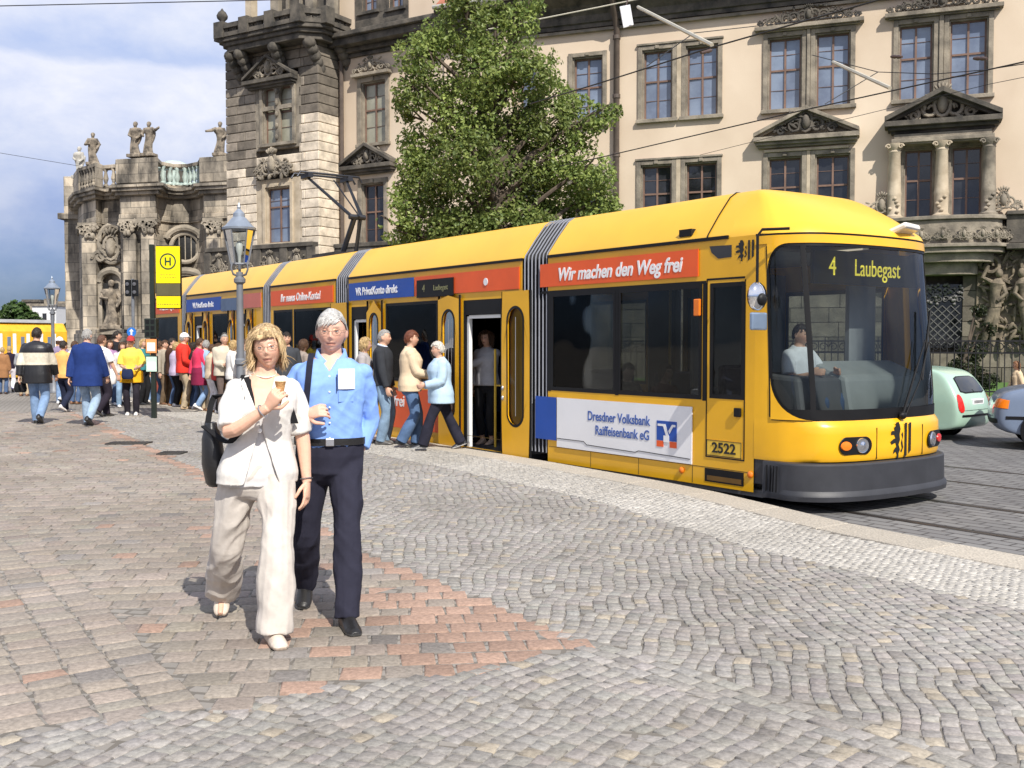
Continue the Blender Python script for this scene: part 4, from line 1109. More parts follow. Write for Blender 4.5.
# ---- doors: plug leaves slid outside, either side of their openings
for h, leaves in ((d1, ((440.5, 462), (504, 533))), (d2, ((333, 350), (369, 384))), (d3, ((229.5, 236), (247, 254.5))), (d4, ((187.5, 194), (204, 210.5)))):
    for pa, pb in leaves: door_leaf(tx(pa) + .01, tx(pb) - .01, ZD0 - .06, ZD1 + .08, -.012)
    a, b = h[0], h[1]; f = MB(); t = .05
    f.box(a, a + t, -.004, .055, ZD0, ZD1); f.box(b - t, b, -.004, .055, ZD0, ZD1); f.box(a + t, b - t, -.002, .05, ZD1 - .2, ZD1)
    fo = f.build('door_frame', m_blk, tram)
    f = MB(); f.box(a + t, a + t + .05, .02, .07, ZD0, ZD1 - .22); f.box(a + t + .05, b - t, .02, .06, ZD1 - .25, ZD1 - .205); f.build('door_post', mat('white_enamel', (.78, .78, .76), .35, var=.03), fo)
    f = MB(); f.box(a, b, -.03, .3, .10, .152); f.build('door_step', m_bump, fo)
    f = MB(); f.tube([(a + .25, .35, .15), (a + .25, .35, 1.5)], .018, 8); f.tube([(a + .25, .35, 1.0), (a + .45, .55, 1.0), (a + .45, .55, .15)], .016, 8); f.build('grab_rail', m_pole, tram, smooth=True)
# ---- banners on the cove above the windows
ZR0, ZR1 = 2.275, 2.555
def banner(pa, pb, m, z0=ZR0, z1=ZR1): return panel(tx(pa), tx(pb), z0, z1, 'banner', m)
def on(parent, txt, px, z, size, m=m_let, **k): return lettering(txt, m, parent, (tx(px), -.0185, z), size, **k)
b_ = banner(541, 698.5, m_red); on(b_, 'Wir machen den Weg frei', 616, 2.405, .215, shear=.2, bold=.006, sx=.92)
b_ = banner(415.5, 520, m_red)
dsp = panel(tx(419), tx(455), 2.245, 2.50, 'side_display', m_blk, y=-.018, th=.02)
m_amb = mat('display_amber', (.75, .62, .05), .5, var=.0, emit=.9)
m_dim = mat('display_dim', (.20, .20, .10), .5, var=.0)
lettering('4', m_dim, dsp, (tx(426), -.041, 2.37), .15); lettering('Laubegast', m_dim, dsp, (tx(443), -.041, 2.37), .11, sx=.9)
w_ = MB(); w_.lathe([(.05, -.002), (.05, .004)], n=16); wd = w_.build('door_sensor', m_whi, tram, loc=(tx(487), -.02, 2.40), rot=(R(90), 0, 0))
b_ = banner(350, 414.5, m_blu); on(b_, 'VR PrivatKonto direkt', 377, 2.405, .175, bold=.004, sx=.86)
b_ = banner(272, 334, m_red); on(b_, 'Ihr neues Online-Konto!', 301, 2.405, .195, shear=.15, bold=.005, sx=.88)
b_ = banner(241, 262, mat('banner_pale_red', (.60, .16, .11), .4, var=.05))
panel(tx(223), tx(240), 2.245, 2.5, 'side_display', mat('display_off', (.10, .14, .23), .2), y=-.018, th=.02)
b_ = banner(187.5, 222, m_blu); on(b_, 'VR PrivatKonto direkt', 204, 2.405, .17, bold=.003, sx=.86)
b_ = banner(155, 180, m_red); on(b_, 'Wir machen den Weg frei', 167.5, 2.405, .15, sx=.7)
# lower panels
lp = panel(tx(558), tx(693.5), .327, .926, 'advert_panel', m_whi)
on(lp, 'Dresdner Volksbank', 619, .735, .152, m_lbl, sx=.84, bold=.002); on(lp, 'Raiffeisenbank eG', 623, .575, .152, m_lbl, sx=.84, bold=.002)
lg = panel(tx(658.5), tx(678.5), .545, .755, 'bank_emblem', m_blu, y=-.017, th=.004)
e = MB(); xa, xb = tx(658.5), tx(678.5); W_ = xb - xa
for poly in (((.06, .72), (.45, .72), (.62, .0), (.48, .0), (.34, .58), (.06, .58)), ((.60, .30), (.78, .72), (.95, .72), (.95, .58), (.84, .58), (.66, .12)), ((.36, .0), (.64, .0), (.64, -.42), (.36, -.42))):
    e.prism([(xa + W_ * p, .60 + q * .17) for p, q in poly], -.024, -.0215)
e.build('emblem_shape', m_whi, lg)
e = MB(); e.box(xa, xa + W_ * .34, -.021, -.017, .475, .54); e.box(xa + W_ * .66, xb, -.021, -.017, .475, .54); e.build('emblem_bars', m_red, lg)
panel(tx(536.5), tx(557), .40, .926, 'blue_panel', m_blu)
g = MB()
for (a, b, z0, z1) in ((558.5, 585, .43, .43), (588, 637, .395, .33 + .05), (640, 692, .40, .38)): g.tube([(tx(a), -.018, z0), (tx(b), -.018, z1)], .004, 5)
g.tube([(tx(585), -.018, .43), (tx(588), -.018, .395)], .004, 5); g.tube([(tx(637), -.018, .38), (tx(640), -.018, .40)], .004, 5); g.build('panel_seam', m_blk, lp)
rp = panel(tx(385), tx(440), .30, .90, 'red_panel', m_red)
on(rp, 'frei', 400, .70, .24, bold=.004); 
panel(tx(295), tx(333), .3, .9, 'red_panel', m_red); panel(tx(272), tx(293), .3, .9, 'blue_panel', m_blu)
panel(tx(155), tx(180), .3, .9, 'red_panel', m_red)
g = MB()
for px in (549.5, 617, 705): g.box(tx(px) - .03, tx(px) + .03, -.004, .03, Z_WB - .01, Z_WT + .01)
g.box(tx(541), tx(706), -.003, .004, Z_WT, Z_WT + .03); g.build('window_band', m_blk, tram)
# cab door, number plate, slots, indicator
x0, x1 = tx(706.5), tx(745.5)
dz0 = tz(725, 459)
cd = MB(); t = .012
cd.box(x0, x0 + t, -.004, .0, dz0, Z_WT + .05); cd.box(x1 - t, x1, -.004, 0, dz0, Z_WT + .02); cd.box(x0 + t, x1 - t, -.004, 0, dz0, dz0 + t); cd.box(x0 + t, x1 - t, -.004, 0, Z_WT + .03, Z_WT + .05)
cdo = cd.build('cab_door', m_blk, tram)
glaze(cabdoor[0], cabdoor[1], cabdoor[2], cabdoor[3], parent=cdo)
hb = MB(); hb.box(tx(736), tx(742.5), -.03, -.002, tz(739, 417), tz(739, 408)); hb.build('handle', m_blk, cdo, bevel=.008)
npl = MB(); npl.box(tx(708), tx(743), -.008, -.001, tz(725, 457), tz(725, 441)); npo = npl.build('number_plate', mat('plate_yellow', (.78, .50, .05), .5), tram, bevel=.004)
npb = MB(); a, b, c, d = tx(708), tx(743), tz(725, 457), tz(725, 441)
for q in ((a, b, c, c + .006), (a, b, d - .006, d), (a, a + .006, c + .006, d - .006), (b - .006, b, c + .006, d - .006)): npb.box(q[0], q[1], -.011, -.0075, q[2], q[3])
npb.build('plate_border', m_lbk, npo)
lettering('2522', m_lbk, npo, ((a + b) / 2, -.012, (c + d) / 2), .145, bold=.003, sx=1.12)
sl = MB(); sl.box(tx(706), tx(745), -.004, -.001, tz(726, 484), tz(726, 470.5)); slo = sl.build('vent', m_blk, tram)
sb = MB()
for k in range(1): z = tz(726, 484) + .015; sb.box(tx(706) + .03, tx(745) - .03, -.0045, -.004, z, z + .05)
sb.build('vent_back', mat('vent_shade', (.14, .07, .01), .7), slo)  # slot drawn flat: black for its shade, brownish strip for its shaded yellow back
vb = MB(); vb.box(tx(678), tx(690), .005, .09, 2.70, 2.775); vb.build('roof_vent', m_blk, tram)
ib = MB(); ib.box(tx(695), tx(701), -.03, .0, tz(698, 316), tz(698, 299)); ib.build('side_indicator', m_orange, tram, bevel=.01)
for x, z in ((tx(683), .25), (tx(752), .3)):
    sm = MB(); sm.ell((x, -.012, z), (.035, .015, .035), 10, 6); sm.build('reflector', m_orange, tram, smooth=True)
seam = MB(); xs = tx(707)
seam.tube([(xs, y + (0 if 0 < y < 2.3 else 0) - (.006 if y < 1 else 0), z + .004) for y, z in roofprof[:6]], .007, 5); seam.build('roof_seam', m_blk, tram)
cl = MB(); a, b = tx(709), tx(731); cl.prism([(a, tz(709, 246.5)), (b, tz(731, 245)), (b, tz(731, 257)), (a + .12, tz(714, 259)), (a + .03, tz(711, 253))], -.004, -.001); cl.build('roof_recess', m_bump, tram)

def lion(parent, m, w, h, place):
    """the city arms: a rampant lion beside two upright bars, as flat black shapes; place(u,v)->3d"""
    def blob(pts, nm):
        b = MB(); n = len(pts)
        P3 = [place(u * w, v * h) for u, v in pts]; nrm = (P3[1] - P3[0]).cross(P3[2] - P3[0]).normalized()
        b.add([p for p in P3], [tuple(range(n))]); return b.build(nm, m, parent)
    body = [(-.10, -.50), (-.20, -.48), (-.16, -.40), (-.22, -.30), (-.34, -.36), (-.30, -.24), (-.20, -.16), (-.24, -.06), (-.40, -.10), (-.46, -.02), (-.34, .04), (-.24, .06), (-.30, .16), (-.44, .16), (-.42, .26), (-.28, .26),
            (-.30, .36), (-.22, .40), (-.24, .48), (-.12, .50), (-.06, .42), (-.02, .30), (-.06, .16), (-.04, .0), (-.10, -.12), (-.04, -.26), (-.10, -.36)]
    blob(body, 'lion_emblem')
    tail = [(-.02, -.30), (.05, -.22), (.0, -.08), (.06, .06), (.02, .16), (.08, .22), (.10, .10), (.06, .0), (.11, -.2), (.04, -.34)]
    blob(tail, 'lion_tail')
    for u in (.17, .36): blob([(u, -.5 + (u - .17) * .6), (u + .1, -.42 + (u - .17) * .6), (u + .1, .46), (u, .46)], 'arms_bar')
lx = tx(744)
lion(tram, m_lbk, .26, .21, lambda u, v: V((lx + u, -.0045, tz(744, 250.5) + v)))

# panel joints and road dirt along the skirt
m_seam = mat('panel_joint', (.10, .06, .01), .8)
for i, (a, b) in enumerate(mods):
    g = MB(); g.box(a + .02, b - .02, -.0025, .001, .315, .321)
    for q in range(1, 4):
        x = a + (b - a) * q / 4
        if not any(h[0] - .75 < x < h[1] + .75 for h in (d1, d2, d3, d4)): g.box(x - .003, x + .003, -.0026, .001, Z_SK + .01, .314)
    g.build('panel_joint', m_seam, tram)
# ---- the front end
half = [(-.78, 0.0), (-.62, .008), (-.45, .04), (-.30, .11), (-.18, .22), (-.10, .36), (-.045, .56), (-.015, .80), (0, 1.15)]
front = half + [(x, WT - y) for x, y in reversed(half[:-1])]
# resample the outline evenly
def resample(p, n):
    d = [0]; 
    for a, b in zip(p[:-1], p[1:]): d.append(d[-1] + math.dist(a, b))
    out = []
    for k in range(n):
        s = d[-1] * k / (n - 1); i = max(j for j in range(len(d)) if d[j] <= s + 1e-9); i = min(i, len(p) - 2)
        f = (s - d[i]) / (d[i + 1] - d[i]); out.append((p[i][0] + (p[i + 1][0] - p[i][0]) * f, p[i][1] + (p[i + 1][1] - p[i][1]) * f))
    return out
NF = 49
fr = resample(front, NF)
def lean(z): return 0 if z < 1.0 else -.16 * ((z - 1.0) / 1.64) ** 1.1
def fpt(k, z, off=0.0):
    if k != int(k): q = int(math.floor(k)); return fpt(q, z, off).lerp(fpt(q + 1, z, off), k - q)
    k = int(k)
    x, y = fr[k]
    a = V(fr[min(k + 1, NF - 1)]) - V(fr[max(k - 1, 0)]); nn = V((a.y, -a.x)).normalized()
    if nn.x < 0 and 0 < k < NF - 1 and abs(nn.x) > .2: nn = -nn
    w = min(1, max(0, (x + .78) / .45))
    return V((x + lean(z) * w + nn.x * off, y + nn.y * off, z))
# check outward sense of the offset
_t = fpt(NF // 2, .5, .1)
OS = 1 if _t.x > fr[NF // 2][0] else -1
def F(k, z, off=0.0): return fpt(k, z, off * OS)
def strip_(ks, zs, off, name, m, parent=tram, smooth=True, th=0.0, grow_=None, ang=50):
    b = MB(); rs = [[F(k, z, (off(z) if callable(off) else off) * (1 if grow_ is None else grow_(k))) for k in ks] for z in zs]
    b.rings(rs, caps=False, closed=False)
    if th:
        rs2 = [[F(k, z, (off(z) if callable(off) else off) * (1 if grow_ is None else grow_(k)) - th) for k in ks] for z in zs]
        b.rings(rs2, caps=False, closed=False)
        b.rings([rs[0], rs2[0]], caps=False, closed=False); b.rings([rs[-1], rs2[-1]], caps=False, closed=False)
        b.rings([[r[0] for r in rs], [r[0] for r in rs2]], caps=False, closed=False); b.rings([[r[-1] for r in rs], [r[-1] for r in rs2]], caps=False, closed=False)
    return b.build(name, m, parent, smooth=smooth, ang=ang)
ALL = list(range(NF))
Zg0, Zg1 = .86, 2.54                      # glass foot and head
Zg0s = .92
# yellow nose, below the glass, slightly bulged
kA, kB = 3, NF - 4                        # glass spans these columns
def bulge(lo, a, b):
    return lambda k: a + (b - a) * (lambda q: q * q * (3 - 2 * q))(min(1, max(0, (fr[k][0] - lo) / .22)))
nose = strip_(ALL, [.46, .47, .5, .6, .72, .79, .82, Zg0 - .0], lambda z: {.46: .0, .47: .035, .5: .048, .6: .05, .72: .05, .79: .046, .82: .03}.get(z, 0), 'front_panel', m_yel, grow_=bulge(-.36, .05, 1))
strip_(list(range(0, kA + 1)), [Zg0, 1.2, 1.8, 2.3, Zg1], 0, 'front_corner', m_yel); strip_(list(range(kB, NF)), [Zg0, 1.2, 1.8, 2.3, Zg1], 0, 'front_corner', m_yel)
strip_(ALL, [Zg1, 2.58, 2.62], lambda z: .012, 'visor', m_yel)
sk = strip_(ALL, [.22, .3, .47], -.01, 'front_skirt', m_bump)
# bulky bumper
bk = [k for k in ALL if fr[k][0] > -.70]
strip_(bk, [.10, .105, .15, .17, .20, .44, .455, .46], lambda z: {.10: .05, .105: .088, .15: .092, .17: .088, .20: .074, .44: .070, .455: .060, .46: .0}[z], 'bumper', m_bump, th=.03, grow_=bulge(-.55, .5, 1.5), ang=24)
g = MB()
for j in range(4):
    xg = -.60 + .04 * j; kk = [q for q in range(NF // 2) if fr[q][0] >= xg][0]; f = (xg - fr[kk - 1][0]) / (fr[kk][0] - fr[kk - 1][0])
    g.tube([F(kk - 1, z, o).lerp(F(kk, z, o), f) for z, o in ((.17, .050 + .02 * max(0, j - 1)), (.30, .043 + .02 * max(0, j - 1)), (.42, .037 + .018 * max(0, j - 1)))], .008, 5)
g.build('bumper_groove', m_blk, tram)
# windscreen in three panes between black pillars
kp = [k for k in ALL if fr[k][1] > .14][0]; kq = NF - 1 - kp
def zfoot(z): return z
zs = [Zg0 + .02, 1.1, 1.4, 1.7, 2.0, 2.3, Zg1 - .02]
strip_(list(range(kA, kp + 1)), zs, -.006, 'quarter_window', m_gc); strip_(list(range(kq, kB + 1)), zs, -.006, 'quarter_window', m_gc)
ws_ = strip_(list(range(kp, kq + 1)), zs, -.006, 'windscreen', m_gc)
strip_([kp - .35, kp, kp + .4], zs, .006, 'pillar', m_blk, th=.05); strip_([kq - .4, kq, kq + .35], zs, .006, 'pillar', m_blk, th=.05)
strip_([kA - .35, kA + .25], zs, .004, 'screen_seal', m_blk); strip_([kB - .25, kB + .35], zs, .004, 'screen_seal', m_blk)
def fillet(k0, k1, z0, z1, name, m, off):
    # rounded inner corner of the screen opening: the area between the corner and a quarter ellipse
    n = 10; r0, r1 = [], []
    for i in range(n + 1):
        a = math.pi / 2 * i / n; r0.append(F(k1 + (k0 - k1) * math.sin(a), z1 + (z0 - z1) * math.cos(a), off))
        t = i / n; kk, zz_ = (k1 + (k0 - k1) * min(1, t * 2), z0) if t <= .5 else (k0, z0 + (z1 - z0) * (t - .5) * 2); r1.append(F(kk, zz_, off))
    b = MB(); b.rings([r0, r1], caps=False, closed=False); b.build(name, m, tram, smooth=True)
for k0, k1 in ((kA, kA + 6), (kB, kB - 6)):
    fillet(k0, k0 + (k1 - k0) * 1.12, Zg0 - .0, Zg0 + .46, 'screen_seal', m_blk, .006); fillet(k0, k1, Zg0 - .0, Zg0 + .40, 'front_corner', m_yel, .016)
    fillet(k0, k0 + (k1 - k0) * .85, Zg1, Zg1 - .30, 'screen_seal', m_blk, .006); fillet(k0, k0 + (k1 - k0) * .7, Zg1, Zg1 - .25, 'front_corner', m_yel, .014)
strip_(list(range(kA, kB + 1)), [Zg0 - .01, Zg0 + .08, Zg0 + .10], .004, 'screen_seal', m_blk); strip_(list(range(kA, kB + 1)), [Zg1 - .03, Zg1 - .0], .004, 'screen_seal', m_blk)
# roof cap flowing down over the cab
cap = MB(); capz = [(2.64, 0, 0), (2.69, .012, .03), (2.76, .065, .13), (2.83, .117, .23), (2.90, .17, .34), (2.96, .22, .45), (3.03, .28, .58), (3.09, .33, .71), (3.125, .375, .80), (3.145, .42, .86), (3.158, .8, .94), (3.17, 1.12, .985)]
rs = []
for z, iy, ix in capz:
    ring = []
    for k in ALL:
        x, y = fr[k]; fy = (y - 1.15) / 1.15
        w = min(1, max(0, (x + .78) / .45))
        ring.append((-1.16 + (x - .15 * w + 1.16) * (1 - ix / 1.01), 1.15 + fy * (1.15 - iy), z))
    ring = [(-1.16, ring[0][1], z)] + ring + [(-1.16, ring[-1][1], z)]
    rs.append(ring)
cap.rings(rs, caps=False, closed=False); cap.add(rs[-1], [tuple(range(len(rs[-1])))]); cap.build('roof_cap', m_yro, tram, smooth=True, ang=50)
strip_(ALL, [2.615, 2.645], .0, 'visor_gap', m_blk)
wl = MB(); wl.M = Matrix.Translation(V((-.24, 1.55, 2.715))) @ Matrix.Rotation(R(14), 4, 'Z') @ Matrix.Rotation(R(-22), 4, 'Y'); wl.box(-.10, .14, -.2, .2, -.03, .035); wl.build('roof_light', mat('white_lens', (.75, .72, .66), .3, coat=.3), tram, bevel=.03)
# destination display behind the windscreen
db = MB(); db.box(-.46, -.42, .42, 2.12, 2.17, 2.5); dd = db.build('destination_display', m_blk, tram)
for txt, y, s in (('4', .70, .26), ('Laubegast', 1.42, .24)):
    o = link('lettering', text_mesh(txt, s, .002, sx=.80 if len(txt) > 1 else .9), m_amb, dd, loc=(-.415, y, 2.335), rot=(0, 0, R(90)))
# headlamps, arms, wipers, mirror
for ky, s in ((.52, 1), (1.80, -1)):
    k = min(range(NF), key=lambda q: abs(fr[q][1] - ky) + (0 if fr[q][0] > -.5 else 9))
    c = F(k, .62, .052); tang = (F(k + 1, .62) - F(k - 1, .62)).normalized()
    ex = tang if tang.y > 0 else -tang; ez = V((0, 0, 1)); ey = ex.cross(ez); ey = ey if ey.x > 0 else -ey
    mt = Matrix((ex, ez, ey)).transposed().to_4x4(); mt.translation = c
    b = MB(); b.M = mt; r = .085; n = 20
    pts = [((.11 if math.cos(a) > 0 else -.11) + r * math.cos(a), r * math.sin(a)) for a in (2 * math.pi * (i + .5) / n for i in range(n))]
    b.rings([[(u, v, .002) for u, v in pts], [(u * .97, v * .95, .006) for u, v in pts]]); hl = b.build('headlight', m_blk, tram)
    b = MB(); b.M = mt; b.lathe([(.075, .007), (.07, .02), (.045, .016), (.03, .02), (.0, .026)], (.07 * s, 0, 0), 16); b.build('lamp', m_chrome, hl, smooth=True)
    b = MB(); b.M = mt; b.lathe([(.05, .007), (.045, .018), (.01, .024)], (-.12 * s, 0, 0), 14, 1.3, .9); b.build('indicator', m_orange if s > 0 else m_rlens, hl, smooth=True)
lion(tram, m_lbk, .36, .36, lambda u, v: V((F(NF // 2, .65).x + .0525, 1.17 + u, .645 + v)))
g = MB()
for yy in (.80, 1.55):
    k = min(range(NF), key=lambda q: abs(fr[q][1] - yy)); g.tube([F(k, z, .05) for z in (.48, .6, .78)], .005, 5)
g.build('panel_seam', m_blk, tram)
g = MB(); b0 = V((.03, 1.22, .88)); g.ell(b0, (.04, .05, .04), 8, 6)
g.tube([b0, (.015, 1.42, 1.25), (-.02, 1.66, 1.62)], [.016, .012, .008], 6); g.tube([b0 + V((0, .05, 0)), (.02, 1.52, 1.22), (-.02, 1.72, 1.60)], .008, 6)
g.tube([(-.01, 1.60, 1.22), (-.06, 1.80, 1.92)], .014, 6); g.build('wiper', m_blk, tram, smooth=True)
g = MB(); ma = V((-.58, -.10, 2.1))
g.tube([(-.35, -.02, 2.66), (-.56, -.16, 2.66), (-.58, -.2, 2.6), (-.58, -.2, 2.05)], .014, 8)
mir = g.build('mirror', m_blk, tram, smooth=True)
g = MB(); g.M = Matrix.Translation(V((-.58, -.2, 1.96))); g.ell((0, 0, .07), (.065, .12, .14), 12, 8); g.build('mirror_housing', m_chrome, mir, smooth=True)
g = MB(); g.M = Matrix.Translation(V((-.52, -.2, 2.0))); g.ell((.0, 0, .0), (.035, .06, .06), 12, 8); g.build('mirror_joint', m_blk, mir, smooth=True)
g = MB(); g.M = Matrix.Translation(V((-.56, -.2, 1.83))); g.box(-.02, .02, -.11, .11, -.12, .05); g.build('mirror_glass', mat('mirror_pale', (.30, .38, .50), .12, .6), mir, bevel=.018)
# ---- cab and saloon
g = MB(); g.prism([(-.25, .9), (-.32, 1.26), (-.75, 1.42), (-1.0, 1.1), (-1.0, .15), (-.25, .15)], .78, 2.1, 'xz'); g.build('dashboard', mat('dash_grey', (.34, .36, .36), .6, var=.06), tram, bevel=.05)
g = MB(); g.prism([(-.30, .9), (-.36, 1.26), (-.95, 1.30), (-.95, .15), (-.30, .15)], .12, .775, 'xz'); g.build('driver_console', mat('console_dark', (.10, .10, .105), .6), tram, bevel=.04)
g = MB(); g.box(-.9, -.85, 1.55, 2.0, 1.1, 2.2); g.box(-2.35, -2.3, .7, 2.25, .15, 2.4); g.build('cab_partition', m_int, tram)
g = MB(); g.box(-1.75, -1.3, .55, 1.05, .5, .62); g.box(-1.8, -1.7, .55, 1.05, .6, 1.35); g.box(-1.6, -1.45, .7, .9, .15, .5); g.build('driver_seat', m_seat, tram, bevel=.04)
for i, (a, b) in enumerate(mods):
    lo, hi = a + .5, (b - .5 if i else -2.8)
    x = lo
    while x < hi:
        for ys in ((.12, .95), (1.35, 2.18)):
            if ys[0] < 1 and any(h[0] - .75 < x < h[1] + .5 for h in (d1, d2, d3, d4)): continue
            s = MB(); s.box(x, x + .45, *ys, .45, .55); s.box(x - .06, x + .04, *ys, .5, 1.22); s.box(x + .1, x + .3, ys[0] + .3, ys[1] - .3, .15, .45)
            s.build('seat', m_seat, tram, bevel=.03)
        p = MB(); p.tube([(x + .6, 1.0, .15), (x + .6, 1.0, 2.5)], .017, 8); p.build('grab_pole', m_pole, tram, smooth=True)
        x += .95
# underframe and rear
g = MB(); g.box(REAR, -1.0, .12, WT - .12, -.02, .09); g.build('underframe', m_blk, tram)
for x in (-1.9, -3.2, (BEL[1][0] + BEL[1][1]) / 2 - 1.2, (BEL[1][0] + BEL[1][1]) / 2 + .6, BEL[3][0] - 1, BEL[3][0] + 1.0):
    for y in (.45, 1.85):
        w = MB(); w.lathe([(.0, -.06), (.27, -.06), (.29, -.05), (.29, .06), (.27, .07), (.0, .07)], n=20); w.build('wheel', m_steel, tram, loc=(x, y, (ROAD_Z - tram.location.z) / TSC + .29), rot=(R(90), 0, 0), smooth=True)
g = MB(); g.box(REAR - .02, REAR, .0, WT, Z_SK, Z_GU); g.build('rear_wall', m_yel, tram)
# pantograph: single arm, knee forward, carrying the head under the wire
m_pan = mat('pantograph_steel', (.035, .037, .045), .5, .6, var=.2)
def tl(D, t, z): return V((-(t - 6.18), D - DT, z))
g = MB(); base, knee = tl(9, 18.0, 3.22), tl(9, 17.6, 3.91)
g.box(base.x - .5, base.x + .5, .65, 1.65, 3.17, 3.25)
g.tube([base + V((0, -.12, 0)), knee + V((0, -.05, 0))], .05, 8); g.tube([base + V((.1, .12, 0)), knee + V((0, .07, .0))], .035, 8); g.tube([base + V((.3, 0, 0)), knee + V((.08, 0, -.12))], .025, 6)
g.tube([knee + V((0, -.16, 0)), knee + V((0, .16, 0))], .05, 8)
pan = g.build('pantograph', m_pan, tram, smooth=True)
g = MB(); hd = tl(9, 18.87, 4.84)
for s in (-1, 1): g.tube([knee + V((0, s * .1, 0)), hd + V((0, s * .42, -.06))], [.035, .026], 8)
g.tube([knee + V((.1, 0, .0)), hd + V((.1, .1, -.1))], .014, 6)
g.build('upper_arm', m_pan, pan, smooth=True)
g = MB()
for dx in (-.14, .14): g.tube([hd + V((dx, -.68, -.10)), hd + V((dx, -.62, 0)), hd + V((dx, .62, 0)), hd + V((dx, .68, -.10))], .022, 8)
for dy in (-.42, .42): g.box(hd.x - .18, hd.x + .18, hd.y + dy - .05, hd.y + dy + .05, hd.z - .09, hd.z)
g.build('contact_strip', m_pan, pan, smooth=True)
# ---------------------------------------------------------------- people
m_skin = mat('skin', (.5, .3, .2), .5, vcol=True, var=.05, scale=30, sss=.08, spec=.35)
m_cloth = mat('cloth', (.5, .5, .5), .88, vcol=True, var=.09, scale=11, bump=.3, bscale=34, detail=7, spec=.15, bdist=.006)
m_denim = mat('denim', (.5, .5, .5), .9, vcol=True, var=.22, scale=7, bump=.3, bscale=22, detail=7, spec=.15, bdist=.014)
m_leather = mat('shoe_leather', (.5, .5, .5), .4, vcol=True, var=.12, scale=20, bump=.12, bscale=90)
m_hair = mat('hair', (.5, .5, .5), .5, vcol=True, var=.28, scale=70, stretch=(1, 1, .2), bump=.5, bscale=120, spec=.35)
def fuse(name, mb, voxel, m, parent, colf, it=3, disp=None, ang=None):
    """union the shapes of a builder into one continuous skin"""
    me = bpy.data.meshes.new('tmp'); me.from_pydata(mb.v, [], mb.f)
    bm = bmesh.new(); bm.from_mesh(me); bmesh.ops.recalc_face_normals(bm, faces=bm.faces); bm.to_mesh(me); bm.free()
    o = bpy.data.objects.new('tmp', me)
    r = o.modifiers.new('r', 'REMESH'); r.mode = 'VOXEL'; r.voxel_size = voxel
    if it:
        s = o.modifiers.new('s', 'SMOOTH'); s.factor = .5; s.iterations = it
    out = baked(o); bpy.data.objects.remove(o); bpy.data.meshes.remove(me)
    out.name = name
    n = len(out.vertices); co = np.zeros(n * 3, np.float32); out.vertices.foreach_get('co', co); co = co.reshape(-1, 3)
    if disp:
        no = np.zeros(n * 3, np.float32); out.vertices.foreach_get('normal', no); no = no.reshape(-1, 3)
        co = co + no * disp(co)[:, None]; out.vertices.foreach_set('co', co.reshape(-1).astype(np.float32)); out.update()
    c = colf(co) if callable(colf) else np.tile(np.array(colf, np.float32), (n, 1))
    at = out.color_attributes.new('Col', 'FLOAT_COLOR', 'POINT')
    at.data.foreach_set('color', np.concatenate([c, np.ones((n, 1))], 1).reshape(-1).astype(np.float32))
    out.polygons.foreach_set('use_smooth', [True] * len(out.polygons))
    out.materials.clear()
    return link(name, out, m, parent)
def ik(a, b, l1, l2, pole):
    a, b = V(a), V(b); d = b - a; L = min(d.length, (l1 + l2) * .998); d.normalize()
    x = (l1 * l1 - l2 * l2 + L * L) / (2 * L); h = math.sqrt(max(l1 * l1 - x * x, 0)); p = V(pole); p = p - d * p.dot(d); p.normalize()
    return a + d * x + p * h, a + d * L
def smooth_chain(pts, rad, n=5):
    """Catmull-Rom through joints so that elbows and knees round off"""
    P = [V(p) for p in pts]; out, rr = [], []
    for i in range(len(P) - 1):
        p0 = P[i - 1] if i else P[0] * 2 - P[1]; p1, p2 = P[i], P[i + 1]; p3 = P[i + 2] if i + 2 < len(P) else P[-1] * 2 - P[-2]
        for k in range(n):
            t = k / n
            c = ((p1 * 2) + (p2 - p0) * t + (p0 * 2 - p1 * 5 + p2 * 4 - p3) * t * t + (p1 * 3 - p0 - p2 * 3 + p3) * t ** 3) * .5
            l = p1.lerp(p2, t); out.append(l.lerp(c, .55)); rr.append(rad[i] + (rad[i + 1] - rad[i]) * (t * t * (3 - 2 * t)))
    out.append(P[-1]); rr.append(rad[-1]); return out, rr
def limb(mb, pts, rad, n=12, flat=1.0):
    p, r = smooth_chain(pts, rad); mb.tube(p, r, n, flat=flat)
